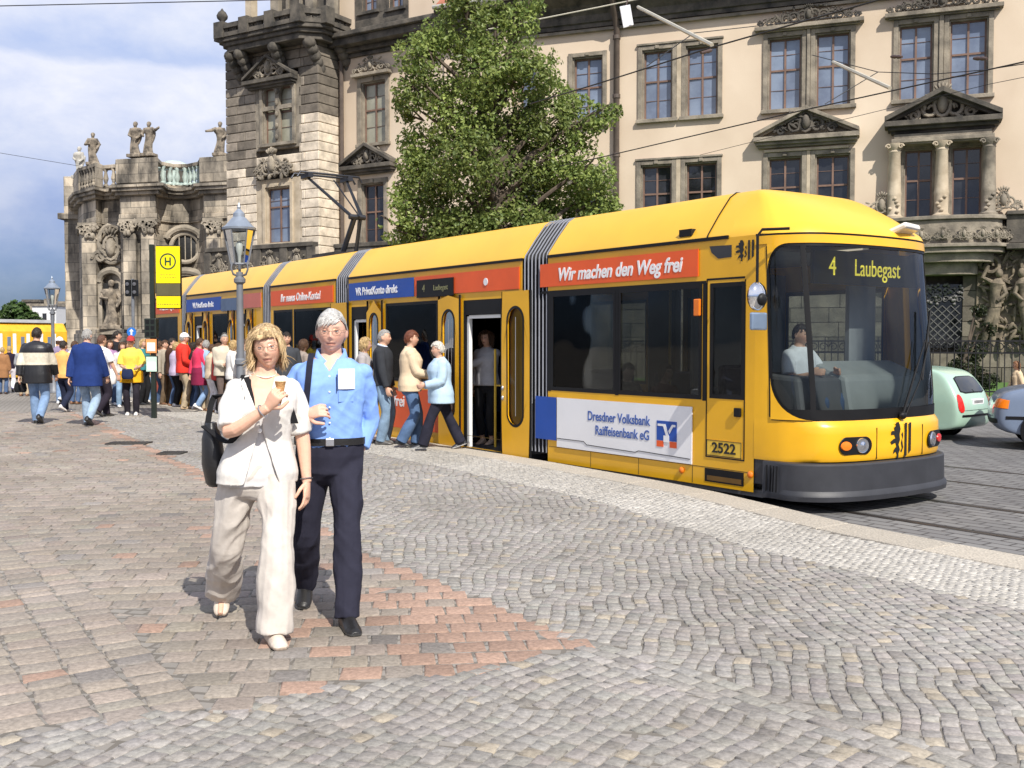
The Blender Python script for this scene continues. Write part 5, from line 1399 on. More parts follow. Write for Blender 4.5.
def head_shape(mb, M, s=1.0, fem=False, nu=44, nv=34):
    rs = []
    for j in range(nv + 1):
        ph = -math.pi / 2 + math.pi * min(max(j, .15), nv - .15) / nv
        ring = []
        for i in range(nu):
            t = 2 * math.pi * i / nu
            x, y, z = math.cos(ph) * math.sin(t), math.cos(ph) * math.cos(t), math.sin(ph)     # y forward
            X, Y, Z = .077 * x, .098 * y, .118 * z
            if z < 0:
                X *= 1 - (.34 if fem else .27) * (-z) ** 1.6
                if y > 0: Y *= 1 + .06 * (-z) - .12 * max(0, -z - .75)
                else: Y *= 1 - .38 * (-z)
            if y > 0:
                g = lambda cx, cz, sx, sz: math.exp(-((x - cx) / sx) ** 2 - ((z - cz) / sz) ** 2)
                Y -= .004 * math.exp(-(x / .5) ** 2) * (1 if z > -.6 else 0)
                nose = max(0, 1 - abs(z + .20) / .32); ridge = math.exp(-(x / (.10 + .10 * max(0, -z))) ** 2)
                Y += (.024 if not fem else .020) * ridge * (nose ** .8) * (1.0 if z > -.24 else max(0, 1 - (-.24 - z) / .07))
                Y += .007 * g(.13, -.23, .07, .06) + .007 * g(-.13, -.23, .07, .06)
                for sx in (-1, 1):
                    Y -= .011 * g(sx * .40, .06, .20, .13); Y += .006 * g(sx * .40, .25, .30, .08) * (1.3 if not fem else .7)
                    Y += .006 * g(sx * .50, -.22, .22, .2); Y -= .004 * g(sx * .30, -.52, .10, .12)
                Y += .006 * g(0, -.47, .28, .05) + .006 * g(0, -.57, .24, .05) - .006 * g(0, -.52, .30, .025) - .004 * g(0, -.68, .3, .05)
                Y += .010 * g(0, -.83, .26, .14)
            ring.append(M @ V((X * s, Y * s, Z * s)))
        rs.append(ring)
    mb.rings(rs)
    for sx in (-1, 1):
        mb.ell(M @ V((sx * .079 * s, -.012 * s, -.008 * s)), (.011 * s, .021 * s, .034 * s), 8, 6, M.to_3x3() @ Matrix.Rotation(sx * .35, 3, 'Z'))
def hand(mb, wrist, fd, pn, s=1.0, curl=(.5, .55, .6, .7), thumb=1, tcurl=.4, rscale=1.0, spread=.06):
    """wrist point, finger direction, palm normal (towards which the fingers curl); thumb = +1/-1 picks its side"""
    fd = V(fd).normalized(); pn = V(pn); pn = (pn - fd * pn.dot(fd)).normalized(); sd = fd.cross(pn) * thumb
    w = V(wrist); P = lambda a, b, c: w + (fd * a + sd * b + pn * c) * s
    rs = []
    for a, hw, ht in ((-.01, .026, .02), (.02, .032, .019), (.055, .041, .017), (.085, .042, .014), (.094, .036, .010)):
        rs.append([P(a, hw * math.cos(t), ht * math.sin(t)) for t in (2 * math.pi * k / 12 for k in range(12))])
    mb.rings(rs)
    for i, (b, L) in enumerate(((.030, .074), (.010, .083), (-.011, .077), (-.030, .060))):
        p = P(.072, b, 0); pts = [p, P(.09, b * 1.05, 0)]; q = P(.09, b * 1.05, 0); a = 0
        for seg in (.45, .32, .25):
            a += curl[i] * (1.0 if seg < .45 else .8)
            d = (fd * math.cos(a) + pn * math.sin(a) + sd * (b / .03) * spread).normalized(); q = q + d * L * seg * s; pts.append(q)
        r_ = .0088 * s * rscale
        limb(mb, pts, [r_, r_ * 1.02, r_ * .98, r_ * .9, r_ * .72], 8)
    q = P(.018, .024, .006); pts = [q]; d0 = (fd * .62 + sd * .72 + pn * .25).normalized()
    q = q + d0 * .042 * s; pts.append(q); d1 = (fd * (.85) + sd * (.35 - tcurl * .5) + pn * (.25 + tcurl * .5)).normalized(); q = q + d1 * .032 * s; pts.append(q)
    q = q + (d1 + pn * .25 * tcurl - sd * .2 * tcurl).normalized() * .026 * s; pts.append(q)
    limb(mb, pts, [.013 * s, .0115 * s * rscale, .0102 * s * rscale, .008 * s], 8)

class Pose: pass
def figure(H=1.75, fem=False, wide=1.0, foot_l=(-.09, .02, 0), foot_r=(.09, -.02, 0), hand_l=None, hand_r=None, elbow_l=(-.4, -1, 0), elbow_r=(.4, -1, 0), lean=(0, 0), hips=(0, 0), head_yaw=0.0, head_pitch=0.0, head_roll=0.0,
           toe_l=0.0, toe_r=0.0, heel_l=0.0, heel_r=0.0, sink=0.0, twist=0.0):
    """joints of a standing or walking figure, y forward, x to its right, feet given at the ankle's ground point"""
    k = H / 1.75; p = Pose(); p.k = k; p.fem = fem; p.wide = wide
    hz = .925 * k - sink; p.pelvis = V((hips[0], hips[1], hz))
    sh = 1.44 * k - sink
    L = lambda z: V((hips[0] + lean[0] * (z - hz), hips[1] + lean[1] * (z - hz), z))
    p.L = L; p.sh = sh; p.hz = hz
    c, s_ = math.cos(twist), math.sin(twist)
    sw = (.175 if fem else .2) * k * (1 + (wide - 1) * .5); hw = (.10 if fem else .092) * k
    p.S = {}; p.E = {}; p.Wr = {}; p.Hd = {}
    p.hip = {}; p.kn = {}; p.an = {}; p.toe = {}; p.toea = {}
    for nm, sg, ft, ty, hl in (('l', -1, foot_l, toe_l, heel_l), ('r', 1, foot_r, toe_r, heel_r)):
        h = p.pelvis + V((sg * hw, 0, 0)); a = V((ft[0], ft[1], (.085 + ft[2]) * k + hl * .17 * k))
        kn, a = ik(h, a, .435 * k, .425 * k, (sg * .1, 1, 0))
        p.hip[nm], p.kn[nm], p.an[nm] = h, kn, a; p.toea[nm] = (ty, hl)
    for nm, sg, hd, el in (('l', -1, hand_l, elbow_l), ('r', 1, hand_r, elbow_r)):
        S = L(sh - .035 * k) + V((sg * sw * c, sg * sw * s_, 0))
        if hd is None: hd = (sg * (sw / k + .07), .04, .80)
        w = V(hd) * k; e, w = ik(S, w, .29 * k, .255 * k, el); p.S[nm], p.E[nm], p.Wr[nm] = S, e, w
    nb = L(sh + .05 * k); p.neck = nb
    hc = L(sh + .185 * k) + V((0, .03 * k, 0)); p.headc = hc
    p.HM = Matrix.Translation(hc) @ Matrix.Rotation(head_yaw, 4, 'Z') @ Matrix.Rotation(head_pitch, 4, 'X') @ Matrix.Rotation(head_roll, 4, 'Y')
    return p
def torso_rings(p, prof, n=24):
    rs = []
    for z, w, d, *o in prof:
        c = p.L(z * p.k - (.925 * p.k - p.hz)); oy = o[0] if o else 0
        ring = []
        for i in range(n):
            t = 2 * math.pi * i / n; cs, sn = math.cos(t), math.sin(t)
            e = .82
            ring.append(c + V((w * p.k * p.wide * math.copysign(abs(cs) ** e, cs), (d * (1 + (p.wide - 1) * 1.2) * math.copysign(abs(sn) ** e, sn) + oy) * p.k, 0)))
        rs.append(ring)
    return rs
T_M = [(.86, .13, .10), (.92, .165, .118), (1.0, .165, .115, .005), (1.1, .155, .11, .008), (1.22, .168, .12, .008), (1.34, .182, .122, .006), (1.42, .178, .105, 0), (1.465, .12, .08, -.004), (1.50, .062, .062, 0)]
T_F = [(.86, .135, .105), (.92, .178, .125), (1.0, .165, .118, .004), (1.1, .138, .105, .008), (1.2, .15, .115, .014), (1.30, .162, .128, .02), (1.40, .158, .098, .004), (1.45, .11, .072, -.004), (1.49, .054, .056, 0)]
def body_mesh(p, par, voxel, skin, colf=None, fingers=None, name='body'):
    k = p.k; b = MB()
    b.rings(torso_rings(p, T_F if p.fem else T_M, 20))
    b.tube([p.neck - V((0, 0, .03 * k)), p.neck + V((0, .008 * k, .05 * k)), p.headc + V((0, -.02 * k, -.07 * k))], [.062 * k, .052 * k * (.9 if p.fem else 1.08), .056 * k], 14)
    head_shape(b, p.HM, k * 1.0, p.fem)
    for nm, sg in (('l', -1), ('r', 1)):
        limb(b, [p.S[nm] - V((sg * .03 * k, 0, 0)), p.E[nm], p.Wr[nm]], [.050 * k, .041 * k, .027 * k])
        fd = (p.Wr[nm] - p.E[nm]).normalized()
        f = (fingers or {}).get(nm, {})
        hand(b, p.Wr[nm], f.get('fd', fd), f.get('pn', (-sg, .3, 0)), k * .98, f.get('curl', (.35, .38, .42, .5)), f.get('thumb', sg), f.get('tcurl', .4), max(1.0, voxel / .0085))
        limb(b, [p.hip[nm], p.kn[nm], p.an[nm]], [.082 * k, .055 * k, .038 * k])
        ty, hl = p.toea[nm]; d = V((math.sin(ty), math.cos(ty), 0))
        b.tube([p.an[nm] - d * .02 * k, p.an[nm] + d * .05 * k - V((0, 0, .056 * k + hl * .05 * k)), p.an[nm] + d * .14 * k - V((0, 0, .066 * k + hl * .14 * k))], [.034 * k, .024 * k, .014 * k], 10)
    HMi = p.HM.inverted(); ks = k
    def cf(co):
        n = len(co); c = np.tile(np.array(skin, np.float32), (n, 1))
        Mi = np.array(HMi); q = (co @ Mi[:3, :3].T + Mi[:3, 3]) / ks
        x, y, z = q[:, 0], q[:, 1], q[:, 2]; fr_ = y > .045
        def bl(mask, col, a): c[mask] = c[mask] * (1 - a) + np.array(col, np.float32) * a
        lip = fr_ & (np.abs(x) < .024) & (np.abs(z + .063) < .0085); bl(lip, (.42, .14, .11), .6)
        mouth = fr_ & (np.abs(x) < .024) & (np.abs(z + .0625) < .0022); bl(mouth, (.10, .03, .03), .8)
        ax = np.abs(x)
        brow = fr_ & (ax > .012) & (ax < .048) & (np.abs(z - .031 + .002 * ((ax - .03) / .015) ** 2) < .0042); bl(brow, (.14, .09, .06) if not getattr(p, 'sculpted', False) else (.40, .27, .20), .65)
        eye = fr_ & (ax > .017) & (ax < .044) & (np.abs(z - .008) < .0042 * np.sqrt(np.clip(1 - ((ax - .0305) / .0145) ** 2, 0, 1)) + .0012); bl(eye, (.06, .035, .03), .85 if not getattr(p, 'sculpted', False) else .15)
        chk = fr_ & (np.abs(ax - .045) < .02) & (np.abs(z + .03) < .022); bl(chk, (.55, .22, .16), .25)
        nose = fr_ & (ax < .018) & (np.abs(z + .025) < .015) & (y > .1); bl(nose, (.52, .2, .15), .12)
        if colf: c = colf(co, q, c)
        return c
    return fuse(name, b, voxel, m_skin, par, cf, 2)
def top_mesh(p, par, voxel, col, hem=.82, flare=1.0, sleeve=1.0, puff=.02, slim=0.0, name='jacket', m=None, collar=True, colf=None, disp=None, neck=1.49, extra=None):
    """jacket, shirt or jumper: torso shell from the hem to the collar with sleeves of the given length"""
    k = p.k; b = MB(); prof = []
    base = T_F if p.fem else T_M
    for z in np.linspace(hem, neck, 15):
        zs = [q[0] for q in base]; w = np.interp(z, zs, [q[1] for q in base]); d = np.interp(z, zs, [q[2] for q in base]); o = np.interp(z, zs, [q[3] if len(q) > 3 else 0 for q in base])
        if z < .95: w, d = max(w, .172), max(d, .118)
        f = puff if z < 1.42 else puff * (.75 if z < 1.46 else .5)
        g = 1 + (flare - 1) * max(0, (1.15 - z) / .35)
        prof.append((z, (w + f) * g, (d + f) * g, o))
    b.rings(torso_rings(p, prof, 28))
    for nm, sg in (('l', -1), ('r', 1)):
        S, E, W = p.S[nm], p.E[nm], p.Wr[nm]
        r0, r1, r2 = .058 * k + puff * .7 - slim, .047 * k + puff * .7 - slim * .5, .033 * k + puff * .7
        if sleeve > 0 or neck > 1.3: b.ell(S - V((sg * .025 * k, 0, .008 * k)), ((.062 * k + puff * .6 - slim), .062 * k + puff * .6 - slim, .056 * k + puff * .5 - slim), 12, 8)
        if sleeve >= .99: limb(b, [S - V((sg * .03 * k, 0, 0)), E, W - (W - E).normalized() * .005], [r0, r1, r2])
        elif sleeve > 0:
            if sleeve > .55: q = E.lerp(W, (sleeve - .5) * 2); limb(b, [S - V((sg * .03 * k, 0, 0)), E, q], [r0, r1 + .004, r1])
            else: q = S.lerp(E, sleeve * 2); limb(b, [S - V((sg * .03 * k, 0, 0)), S.lerp(q, .5), q], [r0, r0 + .006, r0 + .008])
    if collar:
        c = p.L(1.475 * k - (.925 * k - p.hz))
        b.tube([c + V((.066 * k * math.cos(t), .064 * k * math.sin(t) - .002, .012 * k - .018 * k * math.sin(t))) for t in [2 * math.pi * i / 16 for i in range(17)]], .016 * k, 6)
    if extra: extra(b)
    return fuse(name, b, voxel, m or m_cloth, par, colf or col, 2, disp)
def trouser_mesh(p, par, voxel, col, puff=.02, flare=.0, top=1.03, length=1.0, wpad=.010, m=None, name='trousers', disp=None):
    k = p.k; b = MB(); base = T_F if p.fem else T_M; prof = []
    for z in np.linspace(.84, top, 6):
        zs = [q[0] for q in base]; w = max(np.interp(z, zs, [q[1] for q in base]), .155); d = max(np.interp(z, zs, [q[2] for q in base]), .108)
        prof.append((z, w + wpad, d + wpad, 0))
    b.rings(torso_rings(p, [(.775, .115, .075, 0), (.80, .15, .10, 0)] + prof, 24))
    for nm, sg in (('l', -1), ('r', 1)):
        h, kn, a = p.hip[nm], p.kn[nm], p.an[nm]; e = kn.lerp(a, length) - V((0, 0, (.035 * k if length == 1 else 0)))
        limb(b, [h + V((0, 0, .02 * k)), h.lerp(kn, .35), kn, kn.lerp(e, .5), e], [(.088 + puff * .4) * k, (.082 + puff * .6) * k, (.058 + puff * .8) * k, (.055 + puff) * k + flare * .4, (.044 + puff) * k + flare], 14)
    return fuse(name, b, voxel, m or m_denim, par, col, 2, disp)
def shoe_meshes(p, par, voxel, col, sole=(.05, .05, .05), L=.27):
    k = p.k
    for nm in ('l', 'r'):
        ty, hl = p.toea[nm]; d = V((math.sin(ty), math.cos(ty), 0)); s = V((d.y, -d.x, 0)); a = p.an[nm]; pit = -hl * .95
        M = Matrix.Translation(V((a.x, a.y, a.z))) @ Matrix((s, d, (0, 0, 1))).transposed().to_4x4() @ Matrix.Rotation(pit, 4, 'X')
        z0 = -.085 * k; b = MB(); rs = []
        for y, w, h in ((-.078, .028, .055), (-.062, .038, .092), (-.01, .042, .105), (.035, .042, .092), (.085, .046, .066), (.13, .047, .050), (.165, .041, .038), (.188, .026, .024)):
            rs.append([M @ V((w * k * math.cos(t), y * k * L / .27, z0 + h * k * max(0, (math.sin(t) + .25) / 1.25) if math.sin(t) > -.25 else z0)) for t in (2 * math.pi * i / 16 for i in range(16))])
        b.rings(rs)
        zz = (lambda co: np.where((((co - np.array(M.translation)) @ np.array(M.to_3x3()))[:, 2] < z0 + .014 * k)[:, None], np.array(sole, np.float32), np.array(col, np.float32)))
        fuse('shoe', b, voxel * .8, m_leather, par, zz, 2)
def hair_mesh(p, par, col, style='short', seed=0, strands=500, vol=.012, length=.03, col2=None, cap=None, wind=(0, 0, 0), width=.004, back=-.2):
    """scalp shell with strand tufts laid over it"""
    k = p.k; r = random.Random(seed); M = p.HM; b = MB(); col2 = col2 or tuple(c * 1.5 for c in col); b.col = tuple((a + c) / 2 * .8 for a, c in zip(col, col2))
    def inscalp(x, y, z):
        line = .42 if y > .35 else (.30 - .9 * (.35 - y) if y > -.2 else -.32)
        if style == 'bob': line = .46 if y > .60 else (.42 - 1.7 * (.60 - y) if y > .12 else -.55)
        if style == 'receding': line = .55 if y > .30 else (.46 - 1.0 * (.30 - y) if y > -.2 else -.3)
        if style == 'man': line = .50 if y > .42 else (.42 - .95 * (.42 - y) if y > -.25 else -.42)
        return z > line
    def surf(x, y, z, off):
        X, Y, Z = .077 * x, .098 * y, .118 * z
        if z < 0: X *= 1 - .27 * (-z) ** 1.6; Y *= (1 - .30 * (-z)) if y < 0 else 1
        n = V((X / .077 ** 2, Y / .098 ** 2, Z / .118 ** 2)).normalized()
        return V((X, Y, Z)) + n * off, n
    nu, nv = 40, 30; keep = {}
    for j in range(nv + 1):
        ph = -math.pi / 2 + math.pi * j / nv
        for i in range(nu):
            t = 2 * math.pi * i / nu; x, y, z = math.cos(ph) * math.sin(t), math.cos(ph) * math.cos(t), math.sin(ph)
            keep[i, j] = (x, y, z) if inscalp(x, y, z) else None
    fs = []; vs = []; ix = {}
    def vid(i, j):
        if (i, j) not in ix:
            x, y, z = keep[i, j]; edge = any(keep.get(((i + a) % nu, min(max(j + c, 0), nv))) is None for a in (-1, 0, 1) for c in (-1, 0, 1))
            nz = mnoise.noise(V((x * 3 + seed, y * 3, z * 3)))
            q, n = surf(x, y, z, (vol * (1 + .5 * nz)) if not edge else .001); ix[i, j] = len(vs); vs.append(M @ (q * k))
        return ix[i, j]
    for j in range(nv):
        for i in range(nu):
            q = [(i, j), ((i + 1) % nu, j), ((i + 1) % nu, j + 1), (i, j + 1)]
            if all(keep[c] for c in q): fs.append([vid(*c) for c in q])
    b.add(vs, fs)
    made = 0; tries = 0
    while made < strands and tries < strands * 8:
        tries += 1
        z = r.uniform(-.6, 1); t = r.uniform(0, 2 * math.pi); ph = math.asin(z); x, y = math.cos(ph) * math.sin(t), math.cos(ph) * math.cos(t)
        if not inscalp(x, y, z - .02): continue
        made += 1
        q, n = surf(x, y, z, vol * r.uniform(.55, .95)); part = .02
        if style in ('bob',):
            d = (V((x * 1.1 + (.25 if x > part else -.25), y * .7 + .12, -.55 if z < .5 else -.15)) + V((r.gauss(0, .13), r.gauss(0, .13), r.gauss(0, .09))))
        elif style == 'curly': d = V((r.gauss(0, 1), r.gauss(0, 1), r.gauss(0, 1)))
        else: d = V((.75 + r.gauss(0, .2), .25 - (.8 if y < .2 else 0), -.3 if z < .6 else .05)) if style == 'man' else V((x * .5 + r.gauss(0, .2), -.5 * (1 if y < .3 else -.6), -.45))
        if style == 'man' and abs(x) > .6: d = V((0, -.8, -.45))
        d = d - n * d.dot(n) * .92; d.normalize()
        L = length * r.uniform(.7, 1.25)
        if style == 'bob' and y > .45 and abs(x) < .62: L *= .34; d = (d + V((1.3, 0, .6)) - n * .3).normalized()
        pts = [q]; cur = q; w_ = V(wind)
        for s in range(3):
            d = (d + V((0, 0, -.22 if style != 'curly' else 0)) + w_ * .35).normalized(); cur = cur + d * L / 3
            # keep the strand outside the skull
            e = V((cur.x / .077, cur.y / .098, cur.z / .118)); el = e.length
            vv = 1.0 + vol * (9 if style == 'bob' else 7)
            if el < vv: f = vv / el; cur = V((cur.x * f, cur.y * f, cur.z * (f if cur.z > 0 else 1)))
            pts.append(cur)
        f = min(1, max(0, .5 + .75 * mnoise.noise(q * 34 + V((seed, 0, 0))) + r.uniform(-.3, .3))) if strands > 800 else r.random()
        b.col = tuple(a + (c - a) * f for a, c in zip(col, col2))
        b.tube([M @ (q_ * k) for q_ in pts], [width * .6 * k, width * k, width * .8 * k, width * .15 * k], 5, caps=False)
    return b.build('hair', m_hair, par, smooth=True, ang=180)
def cap_mesh(p, par, col, name='cap', peak=True):
    k = p.k; b = MB(col); M = p.HM; rs = []
    for j in range(9):
        a = math.pi / 2 * j / 8; rs.append([M @ (V((.088 * math.cos(a) * math.cos(t), .108 * math.cos(a) * math.sin(t), .035 + .105 * math.sin(min(a, 1.5)))) * k) for t in (2 * math.pi * i / 20 for i in range(20))])
    b.rings(rs)
    if peak:
        N = 10; pts = [(.085 * math.cos(math.pi * i / N), .09 + .075 * math.sin(math.pi * i / N)) for i in range(N + 1)]
        b.add([M @ (V((x, y, .045 - (y - .09) * .3)) * k) for x, y in pts] + [M @ (V((x, y, .037 - (y - .09) * .3)) * k) for x, y in pts], [tuple(range(N + 1)), tuple(reversed(range(N + 1, 2 * N + 2)))] + [(i, i + 1, i + N + 2, i + N + 1) for i in range(N)])
    return b.build(name, m_cloth, par, smooth=True)
SKIN = (.60, .36, .255)
def person(label, loc, face, pose, top, legs, shoes, hair, skin=SKIN, group=None, voxel=.013, extra=None):
    """one passer-by: body plus clothing; face = compass angle of the facing direction in the world"""
    if callable(pose): pose = pose()
    o = thing('person', label, 'person', loc, face - math.pi / 2, group)
    body_mesh(pose, o, voxel, skin)
    for t in (top if isinstance(top, list) else [top]): top_mesh(pose, o, voxel, **t)
    trouser_mesh(pose, o, voxel, **legs)
    shoe_meshes(pose, o, voxel, **shoes)
    if hair: hair_mesh(pose, o, **hair)
    if extra: extra(o, pose)
    return o
def feet_px(px, py, z=0.0):
    p = at_z(px, py, z); d = p.dot(TN)
    if d > 8.3: p = V((p.x * 8.3 / d, p.y * 8.3 / d, z))       # nobody stands inside the tram
    return V((p.x, p.y, z))
def height_to(px_top, p): return EYE + (342 - px_top) * p.y / FPX - p.z
JEAN, DJEAN, NAVY, BLACK, WHITE, KHAKI = (.20, .30, .47), (.07, .11, .20), (.02, .025, .05), (.016, .016, .018), (.74, .72, .70), (.40, .32, .22)
BROWN, GREY, BLOND, WHT = dict(col=(.05, .025, .014), col2=(.12, .06, .03)), dict(col=(.22, .21, .20), col2=(.5, .49, .47)), dict(col=(.30, .19, .08), col2=(.62, .45, .22)), dict(col=(.5, .46, .40), col2=(.8, .77, .70))
DARK = dict(col=(.015, .011, .009), col2=(.04, .028, .02))
def hr(base, style='short', n=220, **k): d = dict(base); d.update(style=style, strands=n, width=.006, **k); return d
AWAY, TOWARD = R(90), R(-90)
along = math.atan2(TU.y, TU.x); toward_tram = math.atan2(TN.y, TN.x); from_tram = toward_tram + math.pi
def banded(p, bands):
    """colour by height, bands = [(upper limit, colour), ...] from the hem up"""
    def f(co):
        c = np.zeros((len(co), 3), np.float32); z = co[:, 2] / p.k; lo = -9
        for hi, col in bands: c[(z >= lo) & (z < hi)] = col; lo = hi
        return c
    return f
def bag_of(name, label, cat, loc, size, col, m=None, rz=0.0, strap=None):
    o = thing(name, label, cat, loc, rz); b = MB(col); x, y, z = size; rs = []
    for f, w in ((0, .75), (.08, .95), (.4, 1.05), (.8, .92), (.97, .78), (1, .6)):
        rs.append([V((x / 2 * w * math.copysign(abs(math.cos(t)) ** .6, math.cos(t)), y / 2 * w * math.copysign(abs(math.sin(t)) ** .6, math.sin(t)), z * (f - 1))) for t in (2 * math.pi * i / 16 for i in range(16))])
    b.rings(rs); b.build('bag_body', m or m_cloth, o, smooth=True)
    if strap:
        s = MB(col); s.tube([V(q) for q in strap], .016, 6, flat=.4); s.build('strap', m or m_cloth, o, smooth=True)
    return o

def trim_edge(o, it=6):
    bm = bmesh.new(); bm.from_mesh(o.data)
    for _ in range(it):
        bv = [v for v in bm.verts if v.is_boundary]; new = {}
        for v in bv:
            nb = [e.other_vert(v).co for e in v.link_edges if e.is_boundary]
            if len(nb) == 2: new[v] = v.co * .5 + (nb[0] + nb[1]) * .25
        for v, c in new.items(): v.co = c
    bm.to_mesh(o.data); bm.free()
# ---- the crowd on the square, left
def walk(p_=.28, **k): d = dict(foot_l=(-.09, p_, 0), foot_r=(.09, -p_ * .9, 0), heel_r=.5, hand_l=(-.27, -.14, .84), hand_r=(.27, .2, .86)); d.update(k); return d
L_ = feet_px(38, 424); Hh = height_to(327.5, L_)
p = figure(Hh, wide=1.12, **walk(.2))
person('man from behind in black and cream striped leather jacket and light jeans', L_, R(96), p, dict(col=BLACK, hem=.74, puff=.045, flare=1.05, colf=banded(p, [(1.08, (.012, .012, .014)), (1.29, (.66, .60, .48)), (9, (.016, .016, .02))]), m=m_leather),
       dict(col=JEAN, puff=.028), dict(col=BLACK), hr(DARK))
bag_of('handbag', 'small black bag hanging at the hand of the man in the striped jacket', 'bag', L_ + V((-.33, .0, .82)), (.22, .14, .2), BLACK)
L_ = feet_px(88, 426); p = figure(height_to(329, L_), wide=1.1, **walk(.16))
person('grey haired man from behind in dark blue anorak and pale jeans', L_, R(84), p, dict(col=(.018, .04, .16), hem=.72, puff=.05, flare=1.06), dict(col=(.30, .40, .52), puff=.026), dict(col=BLACK), hr(GREY, 'receding'))
L_ = feet_px(64, 412); p = figure(height_to(341, L_), fem=True, **walk(.16))
person('woman from behind in apricot top and dark cropped trousers with white shoes', L_, R(70), p, dict(col=(.80, .42, .14), hem=.84, puff=.035, sleeve=.5), dict(col=NAVY, puff=.025), dict(col=WHITE, sole=WHITE), hr(DARK))
L_ = feet_px(60, 404); p = figure(height_to(336.5, L_) * .99, **walk(.1))
person('person in white sun hat half hidden behind the woman in the apricot top', L_, R(80), p, dict(col=(.25, .2, .3), hem=.84, puff=.035), dict(col=JEAN), dict(col=WHITE), hr(BROWN), extra=lambda o, q: cap_mesh(q, o, (.8, .8, .82), 'sun_hat'))
L_ = feet_px(10, 392.5); p = figure(height_to(346, L_), fem=True, **walk(.14))
person('woman in dark sleeveless top and bright white trousers at the far left', L_, R(110), p, dict(col=(.02, .015, .03), hem=.9, puff=.02, sleeve=0), dict(col=(.78, .74, .80), puff=.022), dict(col=(.03, .03, .12)), hr(BLOND))
L_ = feet_px(3, 394); p = figure(height_to(347, L_), fem=True)
person('woman in brown coat at the left edge of the square', L_, R(100), p, dict(col=(.30, .15, .07), hem=.6, puff=.04), dict(col=DJEAN), dict(col=BROWN['col']), hr(BLOND))
L_ = feet_px(102, 417); p = figure(height_to(335, L_), **walk(.2))
person('brown haired man in white T-shirt with black backpack strap and dark trousers', L_, R(60), p, dict(col=(.76, .75, .76), hem=.86, puff=.028, sleeve=.4), dict(col=(.025, .02, .03), puff=.03), dict(col=(.06, .055, .05)), hr(dict(col=(.09, .04, .025), col2=(.16, .08, .05))),
       extra=lambda o, q: [_s.build('backpack_strap', m_cloth, o, smooth=True) for _s in [MB(BLACK)] if not _s.tube([q.L(1.1 * q.k) + V((.13, .16, 0)), q.S['r'] + V((-.05, .07, .05)), q.S['r'] + V((-.05, -.1, .02)), q.L(1.1 * q.k) + V((.12, -.17, 0))], .03, 6, flat=.35)])
L_ = feet_px(117, 404); p = figure(height_to(331, L_), hand_l=(-.2, .25, 1.1))
person('dark haired man in black jacket facing right behind the woman in yellow', L_, R(20), p, dict(col=(.02, .02, .025), hem=.84, puff=.035), dict(col=DJEAN), dict(col=BLACK), hr(DARK))
bag_of('carrier_bag', 'white plastic carrier bag hanging between the people in the crowd', 'bag', feet_px(116, 408) + V((0, -.3, .95)), (.26, .16, .36), WHITE)
L_ = feet_px(123, 407); p = figure(height_to(342, L_), fem=True)
person('person with curly brown hair in pale jacket and light jeans beside the man in black', L_, R(-60), p, dict(col=(.62, .58, .55), hem=.9, puff=.03), dict(col=(.24, .36, .50)), dict(col=WHITE), hr(BROWN, 'bob', length=.08))
L_ = feet_px(132, 415); p = figure(height_to(336, L_), fem=True, hand_l=(-.16, .24, 1.06), hand_r=(.13, .26, 1.05))
def yellow_extra(o, q):
    cap_mesh(q, o, (.42, .05, .05), 'cap')
    top_mesh(q, o, .014, (.80, .42, .02), hem=.72, neck=.98, puff=.06, flare=1.08, sleeve=-1, name='tied_jacket', collar=False)
person('woman in yellow T-shirt and red cap, orange jacket tied round her waist', L_, R(-75), p, dict(col=(.84, .66, .10), hem=.86, puff=.032, sleeve=.5), dict(col=(.025, .022, .03), puff=.02), dict(col=WHITE, sole=WHITE), hr(BROWN), extra=yellow_extra)
bag_of('handbag', 'dark blue bag held in front by the woman in yellow', 'bag', L_ + V((.04, -.34, 1.02)), (.24, .14, .22), (.02, .03, .08))
L_ = feet_px(165, 404.5); p = figure(height_to(340, L_), hand_l=(-.2, .2, 1.0))
person('man in beige grey jacket and brown trousers behind the stop pole', L_, R(-20), p, dict(col=(.34, .30, .24), hem=.82, puff=.04), dict(col=(.16, .11, .07)), dict(col=(.16, .08, .04)), hr(BROWN))
L_ = feet_px(159, 404); p = figure(height_to(341, L_), fem=True)
person('woman with reddish hair in orange scarf just right of the stop pole', L_, R(10), p, dict(col=(.70, .32, .14), hem=.9, puff=.03), dict(col=DJEAN), dict(col=WHITE), hr(BROWN, 'bob', length=.07))
L_ = feet_px(184, 409); p = figure(height_to(333, L_), wide=1.05, hand_l=(-.15, .22, 1.0), hand_r=(.2, .2, 1.0))
person('man in bright red jacket, white cap and beige trousers at the stop', L_, R(30), p, dict(col=(.72, .045, .03), hem=.83, puff=.04), dict(col=(.42, .34, .23), puff=.026), dict(col=(.42, .30, .18)), hr(GREY), extra=lambda o, q: cap_mesh(q, o, (.82, .81, .80)))
L_ = feet_px(200, 411); p = figure(height_to(338, L_), fem=True, wide=1.05, **walk(.1))
person('woman in pink jacket over maroon skirt with white trainers at the stop', L_, R(35), p, [dict(col=(.70, .05, .12), hem=1.02, puff=.04), dict(col=(.22, .02, .06), hem=.62, neck=1.08, puff=.035, flare=1.1, sleeve=0, name='skirt', collar=False)], dict(col=JEAN), dict(col=WHITE, sole=WHITE), hr(BROWN))
L_ = feet_px(212, 405); p = figure(height_to(344, L_), fem=True)
person('woman in cream jacket and white trousers just right of the woman in pink', L_, R(45), p, dict(col=(.62, .50, .36), hem=.86, puff=.03), dict(col=(.72, .70, .74)), dict(col=(.45, .22, .10)), hr(BROWN))
L_ = feet_px(225, 408); p = figure(height_to(334, L_), wide=1.08, hand_l=(-.05, .26, 1.08), hand_r=(.08, .28, 1.08))
